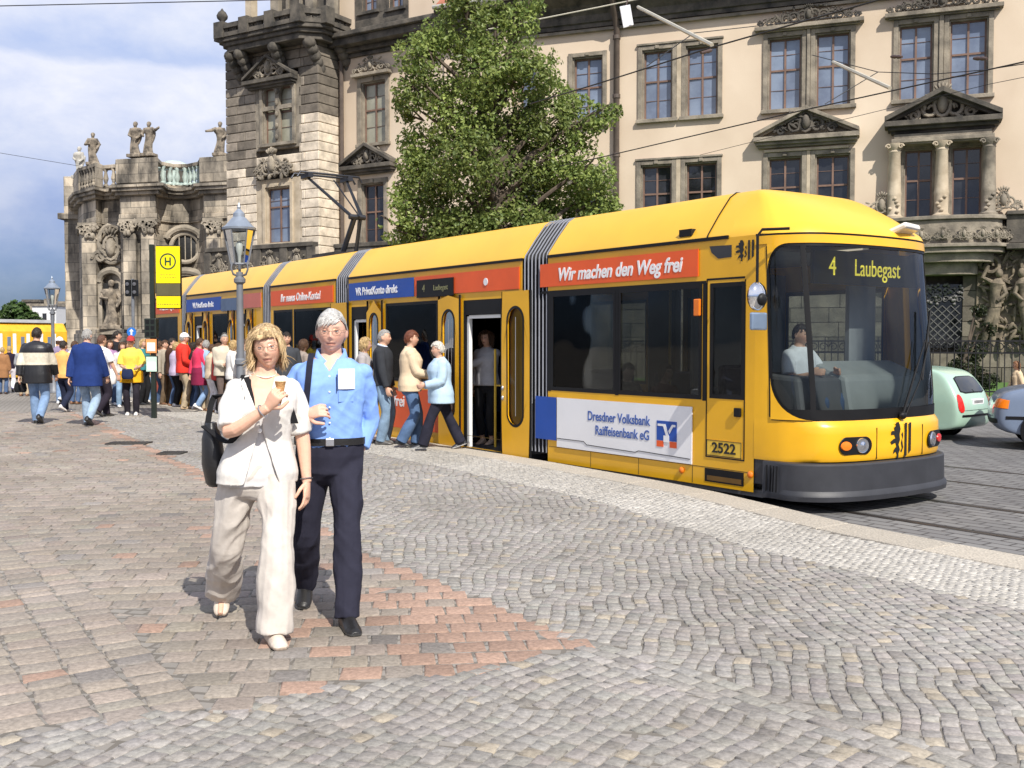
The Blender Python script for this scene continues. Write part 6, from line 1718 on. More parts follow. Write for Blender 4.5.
person('man with cropped hair in pale beige jacket beside the lamp post', L_, R(-60), p, dict(col=(.56, .50, .40), hem=.84, puff=.045), dict(col=(.12, .09, .08)), dict(col=BLACK), hr(GREY, 'receding', vol=.007, length=.015))
L_ = feet_px(255, 420); p = figure(height_to(345, L_), fem=True)
person('woman in white top standing right behind the blond woman at the lamp post', L_, R(60), p, dict(col=(.74, .62, .52), hem=.86), dict(col=DJEAN), dict(col=BLACK), hr(BLOND, 'bob', length=.08))
L_ = feet_px(287, 428); p = figure(height_to(332, L_))
person('dark haired man whose head shows between the walking couple', L_, R(-70), p, dict(col=(.05, .055, .065), hem=.85), dict(col=DJEAN), dict(col=BLACK), hr(DARK))
L_ = feet_px(303, 425); p = figure(height_to(339, L_), fem=True)
person('brown haired woman half hidden behind the older man at the tram', L_, R(40), p, dict(col=(.3, .25, .22), hem=.85), dict(col=DJEAN), dict(col=BLACK), hr(BROWN, 'bob', length=.07))

# ---- boarding at the open doors
L_ = feet_px(383, 444); p = figure(height_to(329.5, L_), hand_l=(-.24, .1, .86), hand_r=(.26, .12, .86))
def shirt_collar(o, q):
    b = MB((.62, .70, .85)); c = q.L(1.485 * q.k)
    b.tube([c + V((.07 * q.k * math.cos(t), .066 * q.k * math.sin(t), .02 - .02 * math.sin(t))) for t in [2 * math.pi * i / 16 for i in range(17)]], .016 * q.k, 6); b.build('collar', m_cloth, o, smooth=True)
person('short haired man in charcoal jumper and blue jeans waiting at the door', L_, R(-5), p, dict(col=(.035, .038, .045), hem=.9, puff=.03), dict(col=(.20, .29, .40), puff=.03), dict(col=(.10, .095, .09)), hr(GREY, 'receding', vol=.007, length=.016), extra=shirt_collar, voxel=.011)
L_ = feet_px(364, 443); p = figure(height_to(337, L_), fem=True)
person('woman in pale grey jumper standing in the rear doorway behind the charcoal jumper', L_, R(0), p, dict(col=(.36, .33, .33), hem=.86), dict(col=(.03, .03, .04)), dict(col=BLACK), hr(BLOND, 'bob', length=.07))
L_ = feet_px(410, 447); p = figure(height_to(330.5, L_), fem=True, wide=1.08, foot_l=(-.08, .1, 0), foot_r=(.08, -.14, 0), heel_r=.25, hand_l=(-.12, .30, 1.06), hand_r=(.10, .33, 1.10), elbow_l=(-.5, -1, -.4), elbow_r=(.5, -1, -.4))
person('woman with short auburn hair in cream jacket and jeans queueing at the tram', L_, R(10), p, dict(col=(.66, .52, .36), hem=.84, puff=.035, flare=1.05), dict(col=(.09, .15, .27), puff=.03, flare=.012), dict(col=BLACK), hr(dict(col=(.10, .028, .014), col2=(.24, .08, .04)), vol=.016), voxel=.011)
L_ = feet_px(441, 450); p = figure(height_to(342, L_), fem=True, wide=1.12, foot_l=(-.06, .30, 0), foot_r=(.07, -.32, 0), heel_r=.3, hand_l=(-.14, .28, 1.06), hand_r=(.16, .24, 1.04), elbow_l=(-.5, -1, -.3), elbow_r=(.5, -1, -.3), lean=(0, .03))
person('white haired woman in pale blue jacket stepping away from the open tram door', L_, R(196), p, dict(col=(.42, .56, .70), hem=.76, puff=.045, flare=1.10), dict(col=(.022, .022, .035), puff=.03, flare=.015), dict(col=(.03, .03, .035), sole=(.6, .6, .6)), hr(WHT, 'curly', 320, vol=.022, length=.03), voxel=.011)
L_ = onD(487, 342, 9.15); L_.z = TS(8, 11, .155).z; p = figure(height_to(330, L_), fem=True, hand_l=(.28, .35, 1.15), hand_r=(.20, .1, .9))
person('woman with long brown hair and grey blouse standing inside the open tram door', L_, from_tram + .5, p, dict(col=(.45, .45, .48), hem=.9, puff=.025), dict(col=(.02, .02, .022), length=.85, puff=.012), dict(col=(.45, .33, .25)), hr(BROWN, 'bob', 260, length=.13))
# ---- passengers and the driver, seen through the glass
def sitter(label, D, t, z, col, hair, face, fem=False):
    p = figure(1.7, fem=fem, foot_l=(-.09, .42, 0), foot_r=(.09, .42, 0), sink=.40, hand_l=(-.15, .32, .75), hand_r=(.15, .32, .75), elbow_l=(-.5, -1, -.6), elbow_r=(.5, -1, -.6))
    person(label, TS(D, t, z), face, p, dict(col=col, hem=.9, puff=.025), dict(col=DJEAN), dict(col=BLACK), hair, voxel=.016)
fwd = along + math.pi
sitter('dark haired passenger seated by the first big window of the tram', 8.5, 9.55, .17, (.03, .03, .035), hr(DARK), fwd, False)
sitter('passenger in white blouse seated at the window behind the cab', 8.45, 8.2, .17, (.62, .62, .66), hr(BROWN, 'bob', length=.06), fwd, True)
_d = onD(799, 342, 9.35); _top = EYE + (342 - 323) * _d.y / FPX
p = figure(1.7, foot_l=(-.09, .42, 0), foot_r=(.09, .42, 0), sink=.40, hand_l=(-.2, .34, .78), hand_r=(.2, .34, .78), elbow_l=(-.5, -1, -.6), elbow_r=(.5, -1, -.6))
person('tram driver in white shirt at the controls behind the windscreen', V((_d.x, _d.y, _top - 1.31)), fwd, p, dict(col=(.74, .76, .80), hem=.9, puff=.025, sleeve=.45), dict(col=DJEAN), dict(col=BLACK), hr(DARK), voxel=.014)
sitter('passenger in dark red top seated beside the middle pillar of the tram', 8.5, 8.9, .17, (.20, .03, .03), hr(BROWN, 'bob', length=.06), fwd, True)
sitter('grey haired passenger in olive jacket behind the window between the open doors', 8.5, 13.1, .17, (.12, .12, .08), hr(GREY), fwd)
# ---- more of the waiting crowd behind the stop post
EXTRA = [
 (110, 405, 340, 1, 'woman in mauve cardigan partly behind the man in the white T-shirt', (.36, .22, .38), DJEAN, BROWN, -40), (125, 402.5, 341, 0, 'man in olive jacket half hidden behind the woman in yellow', (.14, .14, .08), (.10, .09, .08), DARK, 30),
 (143, 404.5, 339, 1, 'woman in teal jacket just left of the stop pole', (.04, .20, .22), BLACK, BLOND, -10), (148, 401.8, 343, 0, 'small person in orange top hidden behind the stop pole', (.72, .25, .04), JEAN, BROWN, 60),
 (172, 405.5, 338, 0, 'man in dark brown leather jacket left of the red jacket', (.06, .03, .02), DJEAN, DARK, 20), (176, 403.6, 342, 1, 'woman in pale lilac blouse between the brown jacket and the red jacket', (.50, .42, .56), BLACK, BLOND, 40),
 (193, 406.5, 342, 1, 'woman in black jacket between the red and the pink jackets', (.02, .02, .02), DJEAN, DARK, 50), (206, 405, 340, 0, 'man in light blue shirt and cap behind the woman in pink', (.30, .42, .62), KHAKI, GREY, 60),
 (218, 406.5, 343, 1, 'woman in red cardigan just left of the beige jacket', (.50, .06, .05), BLACK, BROWN, 30), (233, 409, 340, 1, 'woman in white blouse right beside the lamp post', (.72, .70, .68), DJEAN, BLOND, 20),
 (244, 411, 339, 0, 'man in grey jacket right of the lamp post behind the blond woman', (.22, .22, .24), DJEAN, BROWN, 40), (75, 404, 341, 0, 'man in white shirt far behind the two men walking away', (.70, .70, .72), DJEAN, BROWN, 80),
 (97, 401, 343, 1, 'woman in purple top far behind the man in the blue anorak', (.25, .08, .30), BLACK, DARK, 70), (24, 396, 345, 0, 'man in grey shirt at the far left beyond the striped jacket', (.30, .31, .33), KHAKI, DARK, 100)]
for n_, (x, y, yt, fm, lab, c1, c2, hc, fa) in enumerate(EXTRA):
    L_ = feet_px(x, y); rr_ = random.Random(n_ + 20)
    p = figure(height_to(yt, L_), fem=bool(fm), wide=rr_.uniform(.98, 1.12), hand_l=rr_.choice([None, (-.14, .25, 1.05), (-.2, .2, .95)]), hand_r=rr_.choice([None, (.12, .27, 1.1), (.22, .16, .9)]), head_yaw=rr_.uniform(-.5, .5))
    person(lab, L_, R(fa), p, dict(col=c1, hem=rr_.uniform(.8, .92), puff=rr_.uniform(.025, .04)), dict(col=c2), dict(col=rr_.choice([BLACK, WHITE, (.2, .1, .05)])), hr(hc, 'bob' if fm else 'short', length=.07 if fm else .03), voxel=.015)
# ---- by the fence, right
L_ = V((11.75, 24.4, ROAD_Z - .12)); p = figure(1.46, fem=True, **walk(.1))
person('brown haired woman in beige jacket walking along the iron fence', L_, R(170), p, dict(col=(.66, .50, .33), hem=.84, puff=.03), dict(col=DJEAN), dict(col=BLACK), hr(dict(col=(.16, .07, .03), col2=(.32, .16, .08)), 'bob', length=.06))
bag_of('shoulder_bag', 'dark shoulder bag on the back of the woman at the iron fence', 'bag', L_ + V((.2, -.14, 1.12)), (.2, .12, .34), (.03, .035, .06))
# ---------------------------------------------------------------- the walking couple in front
def folds(seed, amp, sx, sz, base=0.0):
    """cloth folds: sharp-crested ridges running down and across the cloth"""
    def f(co):
        out = np.zeros(len(co), np.float32)
        for i, (x, y, z) in enumerate(co):
            a = mnoise.noise(V((x * sx + z * 2.5 + seed, y * sx, z * sz * .35)))
            b = mnoise.noise(V((x * sx * .5 - z * 4 + seed, y * sx * .6 + 3, z * sz + abs(x) * 9)))
            out[i] = ((.5 - abs(a)) * .7 + (.45 - abs(b)) * .8 * max(0.0, .3 + b)) * amp + base - amp * .3
        return out
    return f
def glasses(p, par, m):
    b = MB(); k = p.k; M = p.HM; N = 18
    for s in (-1, 1):
        b.tube([M @ (V((s * .033 + .024 * math.cos(t), .094 - .010 * math.cos(t) * s, .004 + .017 * math.sin(t))) * k) for t in [2 * math.pi * i / N for i in range(N + 1)]], .0010 * k, 5)
        b.tube([M @ (V((s * .057, .084, .010)) * k), M @ (V((s * .079, .04, .012)) * k), M @ (V((s * .082, -.015, .006)) * k)], .0010 * k, 5)
    b.tube([M @ (V((-.010, .097, .008)) * k), M @ (V((0, .101, .011)) * k), M @ (V((.010, .097, .008)) * k)], .0010 * k, 5)
    o = b.build('glasses', m, par, smooth=True)
    g = MB()
    for s in (-1, 1): g.add([M @ (V((s * .033 + .0235 * math.cos(t), .0945 - .010 * math.cos(t) * s, .004 + .0165 * math.sin(t))) * k) for t in [2 * math.pi * i / N for i in range(N)]], [tuple(range(N))])
    g.build('lens', glass('spectacle_lens', (.97, .97, .97), .6, ior=1.25), o); return o
def eyes(p, par):
    k = p.k; M = p.HM
    for s in (-1, 1):
        b = MB((.50, .46, .43)); c = V((s * .0305, .0755, .006))
        b.ell(M @ (c * k), (.0115 * k,) * 3, 12, 8); e = b.build('eye', m_leather, par, smooth=True)
        b = MB((.05, .06, .07)); b.ell(M @ ((c + V((0, .0085, -.001))) * k), (.0052 * k, .0042 * k, .0052 * k), 10, 6); b.build('iris', m_leather, e, smooth=True)
        b = MB((.58, .33, .24)); b.ell(M @ ((c + V((0, .0012, .0066))) * k), (.0135 * k, .0126 * k, .0073 * k), 12, 6); b.ell(M @ ((c + V((0, .0008, -.0074))) * k), (.0132 * k, .0120 * k, .0066 * k), 12, 6); b.build('eyelid', m_skin, par, smooth=True)
m_wire_f = mat('gold_wire_frame', (.55, .42, .25), .25, 1.0, var=.05)

# --- the man: heading towards the camera and a little to its right
MF = V((330, 0, 0)); pm = at_z(331, 616); pm = V((pm.x, pm.y, 0))
HM_ = 1.81
man = thing('person', 'grey haired man in light blue shirt and navy trousers, one hand in his pocket', 'person', pm, R(-80) - math.pi / 2)
p = figure(HM_, wide=1.0, twist=-.12, lean=(-.02, .04), foot_l=(-.09, .26, 0), foot_r=(.15, -.34, 0), heel_r=.40, sink=.02, toe_l=-.2, toe_r=.1, hand_r=(.125, .20, 1.155), elbow_r=(.9, -.6, -.6), hand_l=(-.140, .02, .885), elbow_l=(-.75, -1, .1), head_yaw=R(-4), head_pitch=R(-5))
p.sculpted = True
body_mesh(p, man, .0040, (.70, .41, .31), fingers={'r': dict(fd=(-.80, .45, .28), pn=(-.35, -.75, -.45), curl=(.75, .95, 1.05, 1.1), thumb=-1, tcurl=.15), 'l': dict(pn=(1, .2, 0))})
eyes(p, man); glasses(p, man, m_wire_f)
SH = (.235, .40, .82)
top_mesh(p, man, .007, SH, hem=.985, puff=.018, slim=.012, sleeve=.84, name='shirt', collar=False, disp=folds(3, .022, 9, 15), neck=1.475)
sho = [o for o in man.children if o.name.startswith('shirt')][0]
bm = bmesh.new(); bm.from_mesh(sho.data); k = p.k
dl = [f for f in bm.faces if (lambda c: c.y > .0 and c.z > 1.385 * k and abs(c.x) < (c.z - 1.385 * k) * .62) (f.calc_center_median()) or f.calc_center_median().z > 1.458 * k]
bmesh.ops.delete(bm, geom=dl, context='FACES'); bm.to_mesh(sho.data); bm.free(); trim_edge(sho)
sm_ = sho.modifiers.new('thick', 'SOLIDIFY'); sm_.thickness = .005
trouser_mesh(p, man, .008, (.026, .026, .042), puff=.024, flare=.006, top=1.0, wpad=.024, m=m_cloth, disp=folds(7, .032, 9, 8))
shoe_meshes(p, man, .006, (.014, .013, .013), L=.29)
hair_mesh(p, man, (.32, .31, .295), 'man', 5, 3000, .010, .042, (.80, .78, .75), width=.0017)
# shirt collar, placket, buttons, pocket, note, belt, strap
c = p.L(1.47 * p.k); k = p.k
b = MB(SH)
for s in (-1, 1):
    b.add([c + V((s * .010, .082, -.045)) * k, c + V((s * .062, .060, .012)) * k, c + V((s * .078, .010, .040)) * k, c + V((s * .092, .035, -.012)) * k, c + V((s * .066, .095, -.062)) * k], [(0, 1, 2, 3, 4)])
    b.add([c + V((s * .078, .010, .040)) * k, c + V((s * .045, -.062, .046)) * k, c + V((s * .05, -.082, .0)) * k, c + V((s * .092, .035, -.012)) * k], [(0, 1, 2, 3)])
b.add([c + V((-.045, -.062, .046)) * k, c + V((.045, -.062, .046)) * k, c + V((.05, -.082, .0)) * k, c + V((-.05, -.082, .0)) * k], [(0, 1, 2, 3)])
co_ = b.build('collar', m_cloth, man, smooth=True, ang=70); so_ = co_.modifiers.new('thick', 'SOLIDIFY'); so_.thickness = .006
def chest_y(z, x=0.0):
    base = T_M; zs = [q[0] for q in base]; d = np.interp(z / k, zs, [q[2] for q in base]); w = np.interp(z / k, zs, [q[1] for q in base]); o = np.interp(z / k, zs, [q[3] if len(q) > 3 else 0 for q in base])
    return ((d + .029) * max(.1, 1 - (abs(x) / ((w + .027) * k)) ** 2.4) ** .42 + o) * k
for i in range(5):
    z = (1.36 - i * .085) * k; b = MB((.75, .78, .85)); b.ell((0, chest_y(z) + .004, z), (.006, .003, .006), 8, 5); b.build('button', m_cloth, man, smooth=True)
b = MB(tuple(q * .92 for q in SH))
rs = [[(x, chest_y(z, x) + .007, z) for x in (-.135, -.05)] for z in (1.36 * k, 1.29 * k, 1.22 * k)]
b.rings(rs, caps=False, closed=False); b.build('pocket', m_cloth, man)
b = MB((.84, .84, .86)); rs = [[(x, chest_y(z, x) + .015, z) for x in (-.142, -.095, -.05)] for z in (1.40 * k, 1.35 * k, 1.29 * k)]
b.rings(rs, caps=False, closed=False); b.build('paper_note', m_cloth, man)
b = MB((.01, .02, .10)); b.tube([(-.042, chest_y(1.33 * k, .04) + .016, 1.37 * k), (-.042, chest_y(1.27 * k, .04) + .016, 1.28 * k)], .004, 6); b.build('pen', m_leather, man, smooth=True)
b = MB((.012, .011, .011)); z = 1.0 * k; n = 40; w_, d_ = (.165 + .033) * k, (.115 + .031) * k
rs = [[(w_ * math.copysign(abs(math.cos(t)) ** .82, math.cos(t)), d_ * math.copysign(abs(math.sin(t)) ** .82, math.sin(t)) + .004, z + dz) for t in (2 * math.pi * i / n for i in range(n))] for dz in (-.022, .018)]
b.rings(rs, caps=False); be = b.build('belt', m_leather, man, smooth=True)
b = MB(); b.box(-.024, .024, d_ + .006, d_ + .014, z - .024, z + .02); b.build('buckle', m_steel, be, bevel=.004)
b = MB((.018, .02, .035)); pts = []
for f in range(11):
    t = f / 10; z = (1.455 - .33 * t) * k; x = (.105 + .035 * t); pts.append(V((x, chest_y(z, x) + .012, z)))
pts = [V((.10, -.06, 1.47 * k)), V((.10, .0, 1.485 * k))] + pts
rs = [[q + V((-.017, 0, 0)), q + V((.017, 0, 0))] for q in pts]; b.rings(rs, caps=False, closed=False); st_ = b.build('bag_strap', m_cloth, man); sm_ = st_.modifiers.new('thick', 'SOLIDIFY'); sm_.thickness = .005

# --- the woman
pw = at_z(259, 630); pw = V((pw.x, pw.y, 0))
woman = thing('person', 'blond woman in white jacket and cream trousers eating an ice cream cone', 'person', pw, R(-72) - math.pi / 2)
HW_ = 1.735
p = figure(HW_, fem=True, wide=.98, lean=(-.085, -.02), twist=.10, foot_l=(-.055, .26, 0), foot_r=(.175, -.42, 0), heel_r=.55, sink=.04, toe_l=-.15, toe_r=.15, hand_r=(-.035, .285, 1.265), elbow_r=(.7, .1, -1), hand_l=(-.265, .06, .825), elbow_l=(-.6, -1, 0), head_yaw=R(-10), head_pitch=R(-4), head_roll=R(6))
WSK = (.70, .42, .30); k = p.k
p.sculpted = True
body_mesh(p, woman, .0040, WSK, fingers={'r': dict(fd=(-.45, .45, .75), pn=(-.55, -.70, .1), curl=(.95, 1.0, 1.05, 1.1), thumb=-1, tcurl=.5), 'l': dict(pn=(.9, -.5, 0), fd=(.05, .2, -1), curl=(.3, .34, .4, .5))})
eyes(p, woman); glasses(p, woman, m_wire_f)
CRM = (.70, .67, .63)
def vneck(co):
    c = np.tile(np.array(CRM, np.float32), (len(co), 1)); return c
top_mesh(p, woman, .008, (.62, .60, .60), hem=.86, puff=.014, sleeve=-1, name='blouse', collar=False, neck=1.27, disp=folds(2, .012, 9, 10), m=m_cloth)
# open jacket: a shell cut along the front and the neck
jo = top_mesh(p, woman, .007, CRM, hem=.84, puff=.022, slim=.021, flare=1.16, sleeve=.46, name='jacket', collar=False, neck=1.46, disp=folds(11, .024, 9, 12))
bm = bmesh.new(); bm.from_mesh(jo.data)
dl = []
for f in bm.faces:
    c = f.calc_center_median(); z = c.z / k
    if c.y > .02:
        half = .008 + max(0, (z - 1.19)) * .33 if z > 1.13 else .008 + (1.13 - z) * .30
        if abs(c.x + .01) < half and z < 1.6: dl.append(f)
    if z > 1.44 and abs(c.x) < .09 * k: dl.append(f)
    if z < .835 - (.035 if c.x > 0 else 0) * 0 : dl.append(f)
bmesh.ops.delete(bm, geom=list(set(dl)), context='FACES'); bm.to_mesh(jo.data); bm.free(); trim_edge(jo, 8)
so_ = jo.modifiers.new('thick', 'SOLIDIFY'); so_.thickness = .007; so_.offset = 1
b = MB((.80, .78, .74)); z = 1.135 * k; b.ell((.0, .185, z), (.012, .005, .012), 10, 6); b.build('button', m_leather, woman, smooth=True)
trouser_mesh(p, woman, .008, (.57, .52, .47), puff=.040, flare=.022, top=1.02, m=m_cloth, disp=folds(5, .040, 8, 8))
shoe_meshes(p, woman, .006, (.62, .53, .44), (.35, .28, .22), L=.26)
hair_mesh(p, woman, (.17, .095, .035), 'bob', 9, 5200, .018, .080, (.88, .66, .38), width=.0019, wind=(.34, -.10, .04))
b = MB((.80, .76, .70)); c = p.L(1.43 * k)
b.tube([c + V((.062 * k * math.cos(t), .062 * k * math.sin(t) + .012, .015 - .026 * math.sin(t))) for t in [2 * math.pi * i / 24 for i in range(25)]], .0024, 6); b.build('necklace', m_leather, woman, smooth=True)
w = p.Wr['r']; d = (p.Wr['r'] - p.E['r']).normalized(); a = d.orthogonal().normalized(); q = d.cross(a)
b = MB(); b.tube([w - d * .035 + (a * math.cos(t) + q * math.sin(t)) * .034 for t in [2 * math.pi * i / 18 for i in range(19)]], .004, 6); b.build('bracelet', m_steel, woman, smooth=True)
w = p.Wr['l']; d = (p.Wr['l'] - p.E['l']).normalized(); a = d.orthogonal().normalized(); q = d.cross(a)
b = MB(); b.tube([w - d * .02 + (a * math.cos(t) + q * math.sin(t)) * .031 for t in [2 * math.pi * i / 18 for i in range(19)]], .006, 6, flat=.6); b.build('wristwatch', m_steel, woman, smooth=True)
# the ice cream, in her right hand
WM = Matrix.Translation(pw) @ Matrix.Rotation(R(-72) - math.pi / 2, 4, 'Z')
fd = V((-.45, .45, .75)).normalized(); pn = V((-.55, -.70, .1)); pn = (pn - fd * pn.dot(fd)).normalized()
cone_c = p.Wr['r'] + fd * .085 * k + pn * .045 * k
co_w = WM @ cone_c
ic = thing('ice_cream', 'half eaten ice cream in a wafer cone held by the blond woman', 'ice cream', co_w, 0)
b = MB(); b.lathe([(.003, -.05), (.012, -.02), (.024, .04), (.029, .065), (.031, .068), (.027, .07)], n=18); b.build('cone', mat('wafer', (.50, .27, .10), .8, scale=60, col2=(.62, .36, .15), bump=.5, bscale=120), ic, smooth=True)
b = MB(); b.ell((0, 0, .072), (.027, .027, .016), 14, 8); b.ell((.006, .004, .084), (.016, .015, .010), 10, 6); b.build('scoop', mat('vanilla_ice', (.82, .78, .68), .35, var=.04, bump=.4, bscale=80), ic, smooth=True)
# black shoulder bag on her right side: strap over the shoulder, body behind the hip
bg = thing('shoulder_bag', 'black shoulder bag worn by the blond woman on her right side', 'bag', WM @ V((.22, -.16, .80 * k)), R(-72) - math.pi / 2)
b = MB(BLACK); rs = []
for f, w_, d_ in ((0, .06, .035), (.05, .10, .05), (.35, .13, .065), (.75, .115, .055), (1, .06, .03)):
    rs.append([V((d_ * math.cos(t) + .02 * f, w_ * math.sin(t) + .03 * f, f * .36)) for t in (2 * math.pi * i / 18 for i in range(18))])
b.rings(rs); b.build('bag_body', m_leather, bg, smooth=True, ang=60)
S = p.S['r']; o_ = V((.22, -.16, .80 * k))
b = MB(BLACK); P = [V((.04, .02, .34)), V((.0, -.02, .50)), S + V((-.045, -.085, -.03)) - o_, S + V((-.075, -.02, .066)) - o_, S + V((-.07, .075, .012)) - o_, S + V((-.085, .125, -.09)) - o_, S + V((-.05, .125, -.20)) - o_, S + V((.03, .085, -.30)) - o_, V((.06, .06, .34))]
pp, _ = smooth_chain(P, [0] * len(P), 6)
rs = []
for i, q in enumerate(pp):
    t = (pp[min(i + 1, len(pp) - 1)] - pp[max(i - 1, 0)]).normalized(); out = V((.1, 0, 0)) ; sidev = V((1, 0, 0)); sidev = (sidev - t * sidev.dot(t)).normalized(); wd = .026 if 8 < i < 36 else .016
    rs.append([q - sidev * wd, q + sidev * wd])
b.rings(rs, caps=False, closed=False); sp_ = b.build('strap', m_cloth, bg); sm_ = sp_.modifiers.new('thick', 'SOLIDIFY'); sm_.thickness = .008
S = p.S['l']; b = MB(BLACK); P = [S + V((.075, -.09, -.05)), S + V((.08, -.02, .062)), S + V((.075, .085, .012)), S + V((.05, .125, -.10)), S + V((.02, .12, -.20))]
pp, _ = smooth_chain(P, [0] * len(P), 6); b.rings([[q + V((-.024, 0, 0)), q + V((.024, 0, 0))] for q in pp], caps=False, closed=False); sp_ = b.build('backpack_strap', m_cloth, woman); sm_ = sp_.modifiers.new('thick', 'SOLIDIFY'); sm_.thickness = .008
# ---------------------------------------------------------------- lamp posts, stop sign, signals
m_lampg = mat('lamp_grey_paint', (.17, .18, .20), .5, .2, var=.15)
m_lampt = mat('lamp_zinc', (.36, .41, .48), .4, .6, var=.15)
m_lglass = glass('lantern_glass', (.72, .76, .78), .9)
def lamp(px, ytop, dep, label):
    p = at_y(px, ytop, dep); H = p.z; s = .86
    o = thing('street_lamp', label, 'street lamp', (p.x, p.y, 0), .25, 'old style lantern posts')
    b = MB(); zt = H - 1.02 * s
    b.lathe([(.17, 0), (.17, .08), (.13, .14), (.115, .5), (.085, .62), (.075, .75), (.06, .82), (.056, 1.25), (.085, 1.27), (.085, 1.33), (.056, 1.36), (.048, zt - .18), (.085, zt - .15), (.085, zt - .1), (.05, zt - .06), (.05, zt)], n=16)
    b.build('post', m_lampg, o, smooth=True, ang=35)
    b = MB()
    for k in range(4):
        a = math.pi / 2 * k + math.pi / 4; c, q = math.cos(a), math.sin(a)
        b.tube([(c * .03, q * .03, zt - .06), (c * .13, q * .13, zt - .03), (c * .17, q * .17, zt + .05), (c * .15, q * .15, zt + .14)], .013, 6)
    b.build('bracket', m_lampg, o, smooth=True)
    b = MB(); z0, z1 = zt + .12, zt + .66 * s + .06; r0, r1 = .125, .225
    b.tube([(0, 0, zt), (0, 0, z0 + .03)], .02, 8)
    ln = None; N = 6
    for k in range(N):
        a0 = 2 * math.pi * k / N; b.tube([(r0 * math.cos(a0), r0 * math.sin(a0), z0), (r1 * math.cos(a0), r1 * math.sin(a0), z1)], .011, 6)
    for r, z in ((r0, z0), (r1, z1)): b.tube([(r * math.cos(2 * math.pi * k / N), r * math.sin(2 * math.pi * k / N), z) for k in range(N + 1)], .014, 6)
    fr_ = b.build('lantern_frame', m_lampg, o, smooth=True)
    b = MB(); b.rings([[(r * .97 * math.cos(2 * math.pi * k / N), r * .97 * math.sin(2 * math.pi * k / N), z) for k in range(N)] for r, z in ((r0, z0), (r1, z1))], caps=False); b.build('pane', m_lglass, fr_)
    b = MB(); b.lathe([(.02, z0 + .02), (.028, z0 + .12), (.05, z0 + .2), (.05, z0 + .3), (.02, z0 + .34)], n=10); b.build('burner', mat('milk_glass', (.7, .68, .6), .4), fr_, smooth=True)
    b = MB(); b.lathe([(.245, z1), (.25, z1 + .03), (.20, z1 + .06), (.11, z1 + .17), (.085, z1 + .19), (.085, z1 + .24), (.05, z1 + .28), (.02, z1 + .31), (.028, z1 + .335), (.01, z1 + .40)], n=18); b.build('lantern_roof', m_lampt, o, smooth=True, ang=30)
    return o
lamp(239, 213, 15.7, 'grey lantern post standing between the tram and the blond woman')
lamp(52, 281, 33.0, 'distant grey lantern post beyond the crowd at the far left')

m_pole_g = mat('dark_green_pole', (.022, .03, .024), .4, .3, var=.2)
m_sign = mat('sign_yellow', (.86, .68, .0), .35, var=.02)
p = at_z(154, 418); SD = p.y / FPX
st = thing('stop_sign', 'tall tram stop post with yellow H flag and two timetable boards', 'tram stop sign', p, 0.0)
zz = lambda y: EYE + (342 - y) * SD; xx = lambda x: (x - 152) * SD
b = MB(); b.box(xx(150), xx(154.5), -.05, .05, 0, zz(245)); b.build('post', m_pole_g, st, bevel=.01)
b = MB(); b.box(xx(156), xx(181.5), -.045, .045, zz(309), zz(246)); hs = b.build('flag', m_blk, st, bevel=.03)
b = MB(); b.box(xx(156.8), xx(180.7), -.052, -.046, zz(283.5), zz(247)); b.box(xx(156.8), xx(180.7), -.052, -.046, zz(308), zz(296.5)); b.build('yellow_panel', m_sign, hs)
b = MB(); b.box(xx(157), xx(180.5), -.050, -.046, zz(296), zz(284)); b.build('line_display', mat('display_olive', (.10, .09, .04), .4), hs)
cx_, cz_ = xx(168.7), zz(262); m_sgr = mat('sign_dark_green', (.012, .06, .03), .4)
b = MB(); N = 28
b.rings([[(cx_ + r * math.cos(2 * math.pi * k / N), -.0545, cz_ + r * math.sin(2 * math.pi * k / N)) for k in range(N)] for r in (.142, .172)], caps=False); sg = b.build('stop_ring', m_sgr, hs)
b = MB(); w = .016
b.box(cx_ - .065, cx_ - .065 + 2 * w, -.056, -.0525, cz_ - .085, cz_ + .085); b.box(cx_ + .065 - 2 * w, cx_ + .065, -.056, -.0525, cz_ - .085, cz_ + .085); b.box(cx_ - .065 + 2 * w, cx_ + .065 - 2 * w, -.056, -.0525, cz_ - w, cz_ + w); b.build('stop_letter', m_sgr, hs)
b = MB(); r_ = random.Random(8)
for (x0, x1, y, h) in ((158, 180, 305, .022), (161, 177, 278, .014), (161, 176, 275.5, .014)):
    x = xx(x0)
    while x < xx(x1):
        L = r_.uniform(.015, .05); b.box(x, x + L, -.0545, -.0525, zz(y), zz(y) + h); x += L + r_.uniform(.008, .03)
b.build('small_print', mat('print_olive', (.35, .28, .02), .5), hs)
b = MB(); b.box(xx(145), xx(157), -.10, .08, zz(338), zz(318.5)); sb_ = b.build('ticket_box', m_pole_g, st, bevel=.015)
b = MB()
for i in range(3):
    for j in range(2): b.box(xx(146.5 + j * 5), xx(150 + j * 5), -.106, -.10, zz(336 - i * 6), zz(332 - i * 6))
b.build('louvre', m_blk, sb_)
for y0, y1, c1, nm in ((338.5, 353.5, (.80, .30, .10), 'orange'), (356, 372, (.50, .66, .55), 'green')):
    b = MB(); b.box(xx(145.5), xx(157.5), -.075, -.03, zz(y1), zz(y0)); bo = b.build('timetable_board', m_blk, st, bevel=.008)
    b = MB(); b.box(xx(146.2), xx(156.8), -.081, -.076, zz(y1 - .6), zz(y0 + .6)); b.build('timetable_sheet', mat('sheet_' + nm, c1, .5), bo)
    b = MB(); b.box(xx(147.4), xx(155.4), -.084, -.0815, zz(y1 - 2.5), zz(y0 + (4 if nm == 'orange' else 6))); b.build('timetable_print', mat('sheet_white', (.74, .76, .74), .6), bo)
p = at_z(133.5, 379); SD = p.y / FPX; zz = lambda y: EYE + (342 - y) * SD; xx = lambda x: (x - 133.5) * SD
